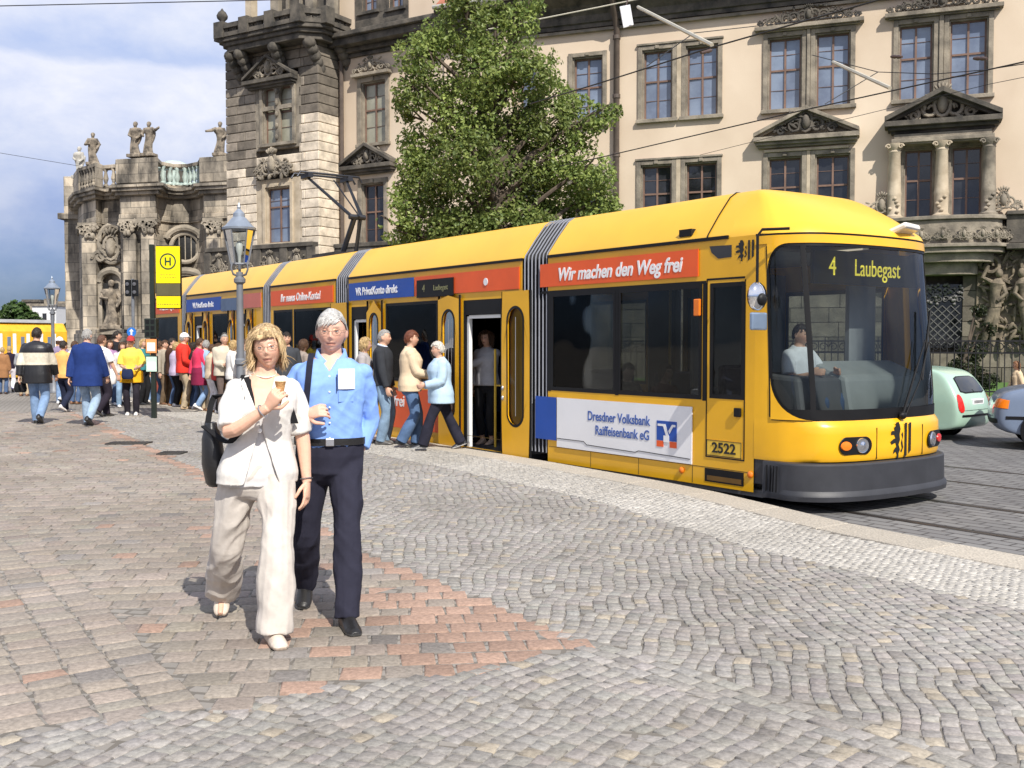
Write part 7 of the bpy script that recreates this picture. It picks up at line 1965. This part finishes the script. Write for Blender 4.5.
tl_ = thing('traffic_light', 'double black traffic signal on a slim grey post before the church', 'traffic light', p)
b = MB(); b.tube([(0, .06, 0), (0, .06, zz(279))], .07, 8); b.build('post', m_lampg, tl_, smooth=True)
for x0 in (127, 134):
    b = MB(); b.box(xx(x0), xx(x0 + 5.3), -.12, .1, zz(296.5), zz(280)); h = b.build('signal_head', m_blk, tl_, bevel=.03)
    for i in range(2):
        b = MB(); c = (xx(x0 + 2.65), -.14, zz(284.5 + 8 * i)); b.lathe([(.085, 0), (.075, .02), (.0, .035)], n=12); b.build('lens', mat('dim_lens', (.10, .10, .11), .15), h, loc=c, rot=(R(90), 0, 0), smooth=True)
rs_ = thing('round_sign', 'small round blue traffic sign with white arrow above the crowd', 'traffic sign', at_z(133, 388))
q = at_z(133, 388); s_ = q.y / FPX; zc = EYE + (342 - 332) * s_
b = MB(); b.tube([(0, 0, 0), (0, 0, zc + .2)], .03, 8); b.build('post', m_lampg, rs_, smooth=True)
b = MB(); b.lathe([(.16, 0), (.16, .02)], n=24); dk = b.build('disc', mat('sign_blue', (.02, .16, .55), .4), rs_, loc=(0, -.05, zc), rot=(R(90), 0, 0))
b = MB(); b.prism([(-.03, -.1), (.03, -.1), (.03, .02), (.08, .02), (0, .11), (-.08, .02), (-.03, .02)], -.058 - .02, -.073, 'xz'); b.build('arrow', m_whi, rs_, loc=(0, 0, zc))

# ---------------------------------------------------------------- fence and garden before the palace
FF = Frame(at_z(930, 417, ROAD_Z), (.925, -.38))
a0, a1 = FF.s(820), FF.s(1200)
gd = MB(); gd.box(a0 - 14, a1, .3, 12.5, ROAD_Z, ROAD_Z + .42); gdo = gd.build('lawn', mat('garden_grass', (.05, .11, .02), .95, scale=8, col2=(.10, .20, .035), bump=.8, bscale=60), loc=FF.o * 1.0, rot=FF.rot)
gdo.location.z = 0; tag(gdo, kind='structure')
zf = lambda y: FF.z(985, y) + 0
ftop, fb = zf(341), zf(397)
wl_ = thing('garden_wall', 'low beige stone wall carrying the iron fence behind the parked cars', 'wall', FF.o, FF.rot)
b = MB(); b.box(a0 - 14, a1, -.0, .32, -.05, fb - .12); b.build('wall_body', m_pale, wl_); b = MB(); b.box(a0 - 14, a1, -.06, .38, fb - .12, fb); b.build('coping', m_stone, wl_, bevel=.02)
fe = thing('iron_fence', 'dark wrought iron fence with tight upright bars and scroll tops', 'fence', FF.o, FF.rot)
b = MB(); n = int((a1 - a0 + 14) / .155)
for k in range(n):
    x = a0 - 14 + k * .155; b.tube([(x, .16, fb), (x, .16, ftop + (.10 if k % 2 else .02))], .013, 5)
o = b.build('fence_bars', mat('fence_iron', (.02, .02, .022), .6, .4), fe); 
b = MB()
for z in (fb + .12, ftop - .28, ftop): b.box(a0 - 14, a1, .14, .18, z - .018, z + .018)
b.build('fence_rail', MATS['fence_iron'], fe)
for k in range(0, n, 3):
    x = a0 - 14 + k * .155; b = MB()
    for s in (-1, 1): scroll(b, x + s * .11, .16, ftop - .14, .11, s, 1.3, .014)
    b.build('fence_scroll', MATS['fence_iron'], fe, smooth=True)

# ---------------------------------------------------------------- cars
m_tyre = mat('tyre_rubber', (.018, .018, .018), .8, var=.2); m_rim = mat('alloy_rim', (.45, .46, .48), .3, .8, var=.1)
m_cgl = mat('car_window', (.012, .015, .02), .04, spec=.8, var=.3, scale=1)
from mathutils.bvhtree import BVHTree
o_tree = {}
def patch_on(o, pts, name, m, off=.005, n=9, parent=None, rnd=.0):
    """a pane or lens laid on the curved body: quad corners, rounded, wrapped to the surface"""
    P = [V(q) for q in pts]; b = MB(); rows = []
    for j in range(n + 1):
        v = j / n; row = []
        ins = rnd * (1 - math.sqrt(max(0, 1 - max(0, (abs(v - .5) * 2 - (1 - 2 * rnd)) / (2 * rnd)) ** 2))) if rnd else 0
        for i in range(n + 1):
            u = ins + (1 - 2 * ins) * i / n
            q = P[0].lerp(P[1], u).lerp(P[3].lerp(P[2], u), v); c, nn, _, _ = o_tree[o.name].find_nearest(q); row.append(c + nn * off)
        rows.append(row)
    b.rings(rows, caps=False, closed=False); r = b.build(name, m, parent or o, smooth=True, ang=180); return r
def car(label, loc, rz, paint, L, W, side, roof_in=.17, wheel_r=.29, wheels=(.75, -.85), lamps=True, plate=True, rear_lamp=None, glass_z=.88, front_ind=False, group='cars on the far side of the road'):
    """hatchback from a side outline (x forward, z up) lofted across the width, tapering in above the waist"""
    o = thing('parked_car', label, 'car', loc, rz, group)
    rs = []
    for f, sc in ((-1, .90), (-.985, .965), (-.90, 1), (-.5, 1), (0, 1.004), (.5, 1), (.90, 1), (.985, .965), (1, .90)):
        ring = []
        for x, z in side:
            up = max(0, z - glass_z) / .6; w = W / 2 * (1 - roof_in * up)
            bow = 1 - .045 * abs(f) ** 4 * (abs(x) / (L / 2)) ** 2
            ring.append((x * sc * bow, f * w * (1 - .03 * (1 - abs(z - .7))), .75 + (z - .75) * (sc if z > .3 else 1)))
        rs.append(ring)
    b = MB(); b.rings(rs, caps=True); body = b.build('body', paint, o, smooth=True, ang=180)
    ss = body.modifiers.new('smooth', 'SUBSURF'); ss.levels = ss.render_levels = 2
    par_ = body.parent; body.parent = None; COL.objects.unlink(body); me = baked(body); COL.objects.link(body); body.modifiers.clear(); body.data = me; body.parent = par_
    o_tree[o.name] = BVHTree.FromPolygons([v.co.copy() for v in me.vertices], [tuple(q.vertices) for q in me.polygons])
    for x in wheels:
        for s in (-1, 1):
            y = s * (W / 2 - .07)
            a = MB(); a.lathe([(wheel_r * 1.22, -.05), (wheel_r * 1.22, .012), (.0, .012), (.0, -.05)], n=24); a.build('wheel_arch', m_blk, o, loc=(x, s * (W / 2 - .012) * 1.0, wheel_r + .03), rot=(R(90), 0, 0))
            w = MB(); r = wheel_r; w.lathe([(r * .6, -.09), (r * .92, -.1), (r, -.07), (r, .07), (r * .92, .1), (r * .6, .09)], n=28); wo = w.build('wheel', m_tyre, o, loc=(x, y + s * .02, wheel_r), rot=(R(90), 0, 0), smooth=True)
            w = MB(); w.lathe([(r * .64, -.07), (r * .60, -.085), (r * .5, -.055), (r * .5, .055), (r * .60, .085), (r * .64, .07)], n=24); w.lathe([(.0, -.07), (.05, -.07), (.05, .07), (0, .07)], n=10)
            for k in range(7):
                a_ = 2 * math.pi * k / 7
                for q in (-.062, .062): w.obox((r * .3 * math.cos(a_), r * .3 * math.sin(a_), q), (r * .55, .05, .02), Matrix.Rotation(a_, 3, 'Z'))
            w.build('rim', m_rim, wo, smooth=True)
    return o
def on_side(side, W, roof_in, glass_z, f, off=.006):
    def g(x, z, s):
        up = max(0, z - glass_z) / .6; return V((x, s * (W / 2 * (1 - roof_in * up) * f + off), z))
    return g
# the pale green hatchback, seen from behind
gs = [(-1.84, .32), (-1.87, .55), (-1.83, .80), (-1.74, 1.0), (-1.50, 1.34), (-1.30, 1.46), (-.8, 1.53), (-.2, 1.53), (.30, 1.42), (.72, 1.16), (.98, .98), (1.45, .86), (1.70, .68), (1.80, .45), (1.76, .26), (1.2, .20), (-1.3, .20), (-1.75, .24)]
m_mint = mat('mint_car_paint', (.36, .52, .42), .25, var=.03, coat=.5)
mp_ = at_z(950, 441, ROAD_Z)
hd_ = math.atan2(.73, -.69)
mc = car('rounded pale green hatchback seen from behind at the right of the tram', (0, 0, 0), 0.0, m_mint, 3.7, 1.66, gs)
for s in (-1, 1):
    y = s * .80
    for q, nm in (([(-1.22, y, .98), (-.04, y, .96), (-.06, y, 1.40), (-.98, y, 1.38)], 'side_window'), ([(.03, y, .96), (.76, y, .98), (.24, y, 1.35), (.03, y, 1.40)], 'side_window')):
        patch_on(mc, [V(p_) + V((0, s * .02, .03)) for p_ in q], 'window_seal', m_blk, .003, rnd=.12); patch_on(mc, q, nm, m_cgl, .007, rnd=.12)
    patch_on(mc, [(.0, y * 1.1, .32), (.012, y * 1.1, .32), (.012, y * 1.1, 1.44), (0, y * 1.1, 1.44)], 'door_gap', m_blk, .003)
    patch_on(mc, [(-1.9, s * .62, .60), (-1.82, s * .80, .60), (-1.72, s * .76, 1.0), (-1.80, s * .64, 1.0)], 'tail_light', m_rlens, .012, rnd=.3)
patch_on(mc, [(-1.78, -.60, 1.0), (-1.78, .60, 1.0), (-1.52, .50, 1.37), (-1.52, -.50, 1.37)], 'window_seal', m_blk, .004, rnd=.16)
rw = patch_on(mc, [(-1.77, -.56, 1.03), (-1.77, .56, 1.03), (-1.53, .46, 1.345), (-1.53, -.46, 1.345)], 'rear_window', m_cgl, .008, rnd=.16)
patch_on(mc, [(-1.9, -.70, .635), (-1.9, .70, .635), (-1.9, .70, .645), (-1.9, -.70, .645)], 'hatch_gap', m_blk, .003)
patch_on(mc, [(-1.9, -.72, .50), (-1.9, .72, .50), (-1.9, .72, .545), (-1.9, -.72, .545)], 'bumper_strip', m_blk, .012)
b = MB(); b.box(-1.835, -1.74, -.27, .27, .74, .86); pl = b.build('licence_plate', m_whi, mc, bevel=.008)
b = MB(); r_ = random.Random(2)
for k in range(7): b.box(-1.838, -1.8355, -.2 + k * .06, -.165 + k * .06, .77, .83)
b.build('plate_digits', m_lbk, pl)
b = MB(); b.tube([(-1.74, 0, 1.0), (-1.80, .25, 1.06)], .008, 5); b.build('wiper', m_blk, mc)
mc.location = mp_ + V((math.cos(hd_) * 1.40, math.sin(hd_) * 1.40, 0)) + V((.48, .40, 0)); mc.rotation_euler = (0, 0, hd_); mc.scale = (.87,) * 3
# the blue car entering at the right edge, nose to the left
bs = [(-2.0, .35), (-2.03, .6), (-1.98, .95), (-1.75, 1.45), (-1.5, 1.52), (-.4, 1.55), (.25, 1.50), (.95, 1.12), (1.15, 1.08), (1.75, 1.00), (1.96, .90), (2.03, .58), (1.98, .28), (1.4, .2), (-1.5, .2), (-1.95, .26)]
m_bluec = mat('blue_grey_car_paint', (.19, .24, .34), .28, .2, var=.04, coat=.5)
bp_ = at_z(1019, 449, ROAD_Z)
bc = car('blue grey car with orange corner indicator cut off by the right edge', (0, 0, 0), 0.0, m_bluec, 4.0, 1.68, bs, wheels=(1.22, -1.25))
for s in (-1, 1):
    y = s * .82
    for q in ([(-1.5, y, 1.0), (-.36, y, .99), (-.36, y, 1.42), (-1.42, y, 1.40)], [(-.28, y, .99), (.74, y, 1.0), (.2, y, 1.39), (-.28, y, 1.42)]):
        patch_on(bc, [V(p_) + V((0, s * .02, .03)) for p_ in q], 'window_seal', m_blk, .003, rnd=.08); patch_on(bc, q, 'side_window', m_cgl, .007, rnd=.08)
    patch_on(bc, [(1.93, s * .60, .68), (1.76, s * .84, .68), (1.74, s * .84, .82), (1.90, s * .60, .82)], 'indicator', m_orange, .010)
    patch_on(bc, [(2.05, s * .28, .66), (1.98, s * .60, .67), (1.93, s * .60, .80), (2.0, s * .28, .80)], 'headlight', m_chrome, .008)
    for x in (-.32, .84): patch_on(bc, [(x, y * 1.1, .28), (x + .012, y * 1.1, .28), (x + .012, y * 1.1, 1.0 if x > 0 else 1.44), (x, y * 1.1, 1.0 if x > 0 else 1.44)], 'door_gap', m_blk, .003)
    patch_on(bc, [(-1.85, y * 1.1, .50), (1.80, y * 1.1, .50), (1.80, y * 1.1, .555), (-1.85, y * 1.1, .555)], 'rub_strip', m_blk, .008)
patch_on(bc, [(.90, -.66, 1.08), (.90, .66, 1.08), (.30, .58, 1.44), (.30, -.58, 1.44)], 'windscreen', m_cgl, .006, rnd=.1)
patch_on(bc, [(2.0, -.80, .40), (2.0, .80, .40), (2.0, .80, .50), (2.0, -.80, .50)], 'bumper_strip', m_blk, .010)
hb_ = math.atan2(.36, -.93)
bc.location = bp_ + V((.55, .45, 0)) - V((math.cos(hb_) * 1.22, math.sin(hb_) * 1.22, 0)); bc.rotation_euler = (0, 0, hb_)

# ---------------------------------------------------------------- overhead wires
m_wire = mat('overhead_wire', (.015, .015, .017), .6, var=.1); m_tubeg = mat('bracket_tube', (.45, .42, .34), .5, var=.1); m_ins = mat('insulator_brown', (.08, .05, .04), .4)
def wire(label, pts, r=.012, m=None, name='overhead_wire', cat='wire', sag=0.0, ins=()):
    b = MB(); pts = [V(p) for p in pts]; P = []
    for i in range(len(pts) - 1):
        for k in range(8): q = pts[i].lerp(pts[i + 1], k / 8); q.z -= sag * math.sin(math.pi * k / 8); P.append(q)
    P.append(pts[-1]); b.tube(P, r, 6)
    o = b.build(name, m or m_wire, smooth=True); tag(o, label, cat, 'wires and brackets over the tracks')
    for f in ins:
        c = MB(); q = pts[0].lerp(pts[-1], f); d = (pts[-1] - pts[0]).normalized() * .12; c.tube([q - d, q - d * .3, q, q + d * .3, q + d], [.02, .032, .022, .032, .02], 8); c.build('insulator', m_ins, o, smooth=True)
    return o
D1, D2 = 9.92, 13.0
wire('contact wire above the near track sloping up over the paired palace windows', [onD(530, 104, D1), onD(600, 83, D1), onD(713, 47, D1), onD(900, -6, D1)], .010)
wire('contact wire above the far track crossing low before the right hand windows', [onD(560, 166, D2), onD(600, 157.5, D2), onD(797, 111.6, D2), onD(1060, 54, D2)], .010)
wire('span wire with insulator below the pale bracket tube', [onD(647, 66, D1), onD(694, 33, 11.2), onD(757, 26, 12.5), onD(860, 14, 15)], .007, ins=(.24,))
wire('pale sloping bracket tube hanging over the single pair of windows', [onD(638, 7, 12.4), onD(712, 45, D1)], .028, m_tubeg, 'bracket_tube', 'bracket')
wire('pale sloping bracket tube in front of the columned window bay', [onD(833, 62, 14.6), onD(890, 88, D2)], .028, m_tubeg, 'bracket_tube', 'bracket')
wire('stay wire running from the right bracket tube across the upper windows', [onD(812, 55, 15), onD(878, 72, 14), onD(935, 74, 14), onD(984, 70, 14), onD(1050, 60, 14)], .007, ins=(.42, .76))
wire('short stay wire rising to the right bracket tube', [onD(825, 104, D2), onD(878, 72, 14)], .007)
wire('thin messenger wire at the right edge below the contact wire', [onD(700, 155, 16), onD(800, 130, 16), onD(990, 84, 16), onD(1060, 70, 16)], .005)
wire('thin wire high across the sky from the left edge to the tower', [at_y(-30, 6.6, 34), at_y(225, 1, 34), at_y(420, -4, 34)], .016)
wire('faint thin wire low across the sky left of the church', [at_y(-30, 148, 40), at_y(85, 167, 40)], .009)
wire('pale wire from the gutter down to the left along the cornice', [at_y(470, 33, 30), at_y(600, 7, 30), at_y(760, -26, 30)], .02, m_tubeg)
c = onD(626, 16, 12.4); b = MB(); sc = c.y / FPX
b.prism([(-6.5 * sc, 9 * sc), (4 * sc, 11 * sc), (7.5 * sc, -9 * sc), (-2.5 * sc, -12 * sc)], -.02, .02); hp = b.build('hanging_plate', mat('white_plate', (.62, .64, .68), .35), loc=c, bevel=.008)
tag(hp, 'small white plate hanging from the wire beside the drainpipe top', 'plate')
b = MB(); b.tube([(0, 0, 10 * sc), (.03, 0, 16 * sc)], .012, 6); b.build('hook', m_ins, hp)

# ---------------------------------------------------------------- trees
def leaf_mass(b, blobs, n, size, rng, cols, up=.35):
    tot = sum(r ** 2.2 for _, r in blobs)
    for c, r in blobs:
        k = int(n * r ** 2.2 / tot)
        tone = rng.uniform(.75, 1.2)
        for _ in range(k):
            d = V((rng.gauss(0, 1), rng.gauss(0, 1), rng.gauss(0, 1))).normalized(); rad = r * (rng.random() ** .42)
            if mnoise.noise((c + d * rad) * 1.9) < -.18: continue
            p = c + V((d.x * rad, d.y * rad, d.z * rad * .85))
            nrm = (d * .7 + V((rng.gauss(0, .6), rng.gauss(0, .6), rng.gauss(0, .6) + up))).normalized()
            a = nrm.orthogonal().normalized(); a = Matrix.Rotation(rng.uniform(0, 6.28), 3, nrm) @ a; q = nrm.cross(a); s = size * rng.uniform(.6, 1.25)
            f = rng.random(); g = tone * rng.uniform(.8, 1.2); c0, c1 = cols; b.col = tuple((x + (y - x) * f) * g for x, y in zip(c0, c1))
            t = nrm * s * .18
            b.add([p - a * s * .6, p - q * s * .42 + t, p + a * s * .75, p + q * s * .42 + t], [(0, 1, 2), (0, 2, 3)])
m_leaf = bpy.data.materials.new('leaves'); m_leaf.use_nodes = True
_n, _l = m_leaf.node_tree.nodes, m_leaf.node_tree.links
_b = _n['Principled BSDF']; _a = _n.new('ShaderNodeAttribute'); _a.attribute_name = 'Col'; _l.new(_a.outputs['Color'], _b.inputs['Base Color']); _b.inputs['Roughness'].default_value = .45
_b.inputs['Specular IOR Level'].default_value = .35
_t = _n.new('ShaderNodeBsdfTranslucent'); _l.new(_a.outputs['Color'], _t.inputs[0]); _m = _n.new('ShaderNodeMixShader'); _m.inputs[0].default_value = .42
_l.new(_b.outputs[0], _m.inputs[1]); _l.new(_t.outputs[0], _m.inputs[2]); _l.new(_m.outputs[0], _n['Material Output'].inputs[0])
m_bark = mat('bark', (.06, .045, .032), .9, scale=6, col2=(.13, .10, .075), bump=.8, bscale=22, stretch=(1, 1, .3))
def tree_px(label, px, dep, blobs_px, n, leaf, seed, cols, trunk_r=.2, group=None, name='tree'):
    rng = random.Random(seed); base = at_y(px, 380, dep); base.z = ROAD_Z
    o = thing(name, label, 'tree', base, 0, group); S = dep / FPX
    bl = []
    for x, y, r in blobs_px:
        off = rng.uniform(-.75, .75) * r * S * 1.2
        c = at_y(x, y, dep) - base + V((0, off, 0)); bl.append((c, r * S))
    t = MB(); top = max(bl, key=lambda q: q[0].z)[0]
    limb(t, [(0, 0, 0), (.1, 0, top.z * .25), (-.08, .05, top.z * .5), (top.x * .6, top.y * .4, top.z * .85)], [trunk_r * 1.3, trunk_r, trunk_r * .75, trunk_r * .25], 12)
    tr = t.build('trunk', m_bark, o, smooth=True)
    br = MB()
    for c, r in bl:
        z0 = max(top.z * .22, min(c.z - .4 * abs(c.x) - .6, top.z * .7)); s = V((0, 0, z0)); mid = s.lerp(c, .5) + V((0, 0, .25))
        limb(br, [s, mid, c + V((rng.uniform(-.2, .2), 0, r * .5))], [trunk_r * .42, trunk_r * .26, .015], 7)
        for _ in range(3):
            e = c + V((rng.gauss(0, 1), rng.gauss(0, 1), rng.gauss(0, 1))).normalized() * r * .9; br.tube([mid.lerp(c, .6), c.lerp(e, .5) + V((0, 0, .1)), e], [.03, .02, .007], 5)
    br.build('branches', m_bark, tr, smooth=True)
    b = MB(); leaf_mass(b, bl, n, leaf, rng, cols); b.build('crown', m_leaf, o)
    return o
LIN = ((.12, .18, .047), (.335, .395, .115))
tree_px('large leafy green tree standing between the tram and the palace front', 497, 27.5,
        [(460, 6, 26), (440, 40, 28), (478, 35, 30), (515, 25, 26), (530, 2, 18), (420, 62, 26), (415, 98, 24), (445, 85, 36), (490, 80, 40), (530, 75, 34), (553, 95, 26), (465, 125, 40), (510, 125, 42), (550, 130, 34), (575, 112, 24),
         (598, 122, 18), (612, 112, 11), (420, 140, 26), (405, 112, 14), (412, 165, 22), (430, 178, 34), (470, 170, 40), (515, 172, 44), (560, 165, 34), (582, 145, 18), (590, 178, 26), (402, 192, 16), (405, 210, 20), (430, 218, 32), (470, 212, 38), (515, 215, 42), (560, 208, 38), (595, 203, 26), (612, 208, 13), (400, 230, 20), (440, 245, 30), (420, 238, 22), (455, 232, 26), (500, 236, 30), (535, 232, 28), (570, 226, 24), (490, 250, 38), (545, 250, 36), (590, 232, 26), (384, 222, 8), (458, -22, 22), (495, 12, 14), (525, -18, 14), (520, 280, 40), (460, 280, 34)],
        74000, .096, 3, LIN, .24)
FARG = ((.05, .10, .03), (.11, .18, .05))
tree_px('round green tree far away at the left edge behind the yellow tram', 20, 95, [(5, 325, 16), (20, 312, 13), (30, 322, 13), (14, 330, 14), (38, 330, 10), (-8, 330, 14)], 5200, .42, 4, FARG, .35, 'trees beyond the square')
tree_px('low dark tree beside the church foot beyond the lamp', 68, 90, [(60, 333, 8), (70, 330, 9), (78, 336, 9)], 1800, .40, 5, FARG, .3, 'trees beyond the square')
iv = tree_px('dark ivy covered shrub behind the iron fence at the right', 968, 27.5, [(975, 352, 14), (968, 372, 18), (955, 384, 16), (982, 380, 14), (984, 330, 9), (980, 310, 8)], 5200, .07, 6, ((.02, .03, .014), (.06, .075, .03)), .08, name='shrub'); iv['category'] = 'shrub'

# ---------------------------------------------------------------- far left: second tram and pale buildings
m_ft = mat('far_tram_yellow', (.78, .42, .03), .4)
q0, q1 = at_y(68, 342, 52), at_y(-60, 342, 47)
ft = thing('far_tram', 'second yellow tram in the distance at the left edge', 'tram', (q0.x, q0.y, 0), math.atan2(q0.y - q1.y, q0.x - q1.x))
s_ = 52 / FPX; Lf = (q0 - q1).length
b = MB(); b.prism([(0, -.1), (2.3, -.1), (2.3, 2.1), (2.0, 2.52), (.3, 2.52), (0, 2.1)], -Lf, 0, 'yz'); b.build('body', m_ft, ft, bevel=.08)
b = MB(); b.prism([(.15, 2.525), (2.15, 2.525), (1.9, 2.68), (.4, 2.68)], -Lf + .3, -.6, 'yz'); b.build('roof_boxes', mat('far_tram_grey', (.3, .3, .3), .6), ft)
for k in range(9):
    x = -.9 - k * Lf / 9.2; b = MB(); b.box(x - Lf / 9.2 + .5, x, -.012, .0, .95, 1.85); w_ = b.build('window', m_upper, ft)
    b = MB(); b.box(x + .1, x + .26, -.02, .0, .2, 2.0); b.build('door_pillar', m_whi, ft)
b = MB(); b.box(-.02, .012, .2, 2.1, .8, 1.95); b.build('windscreen', m_cgl, ft)
m_wb = mat('far_white_facade', (.62, .62, .62), .8, var=.06)
r_ = random.Random(5)
for (xa, xb, yt, dep, lab) in ((32, 56, 306, 190, 'long pale office block on the horizon left of the lamp'), (55, 74, 303.5, 200, 'taller white block on the horizon right of the far lamp'), (-12, 3, 318, 180, 'low white house at the far left edge of the horizon')):
    p, q = at_y(xa, yt, dep), at_y(xb, yt, dep); W_ = q.x - p.x; H = p.z
    o = thing('far_building', lab, 'building', (p.x, dep, 0), 0, 'white buildings on the horizon')
    b = MB(); b.box(0, W_, 0, 12, -1, H); b.build('wall', m_wb, o); b = MB(); b.box(-.2, W_ + .2, -.3, 12, H, H + .4); b.box(W_ * .3, W_ * .5, 2, 6, H + .4, H + 1.4); b.build('roof', m_stone, o)
    nr, nc = max(2, int(H / 3)), max(3, int(W_ / 2.2))
    for i in range(nr):
        b = MB()
        for j in range(nc): x = W_ * (j + .3) / nc; z = H * (i + .35) / nr; b.box(x, x + W_ / nc * .5, -.05, .02, z, z + 1.3)
        b.build('window_row', m_lower, o)
tb = thing('tower_block', 'grey flat roofed block above the tree at the far left horizon', 'building', at_y(32, 342, 210) * 1.0, 0); tb.location.z = 0
H = at_y(32, 302, 210).z; b = MB(); b.box(-1.5, 1.6, 0, 5, 0, H); b.build('wall', m_stone, tb); b = MB(); b.box(-1.8, 1.9, -.3, 5.3, H, H + .5); b.build('roof', m_dark, tb)
bpy.data.scenes.remove(TMP)
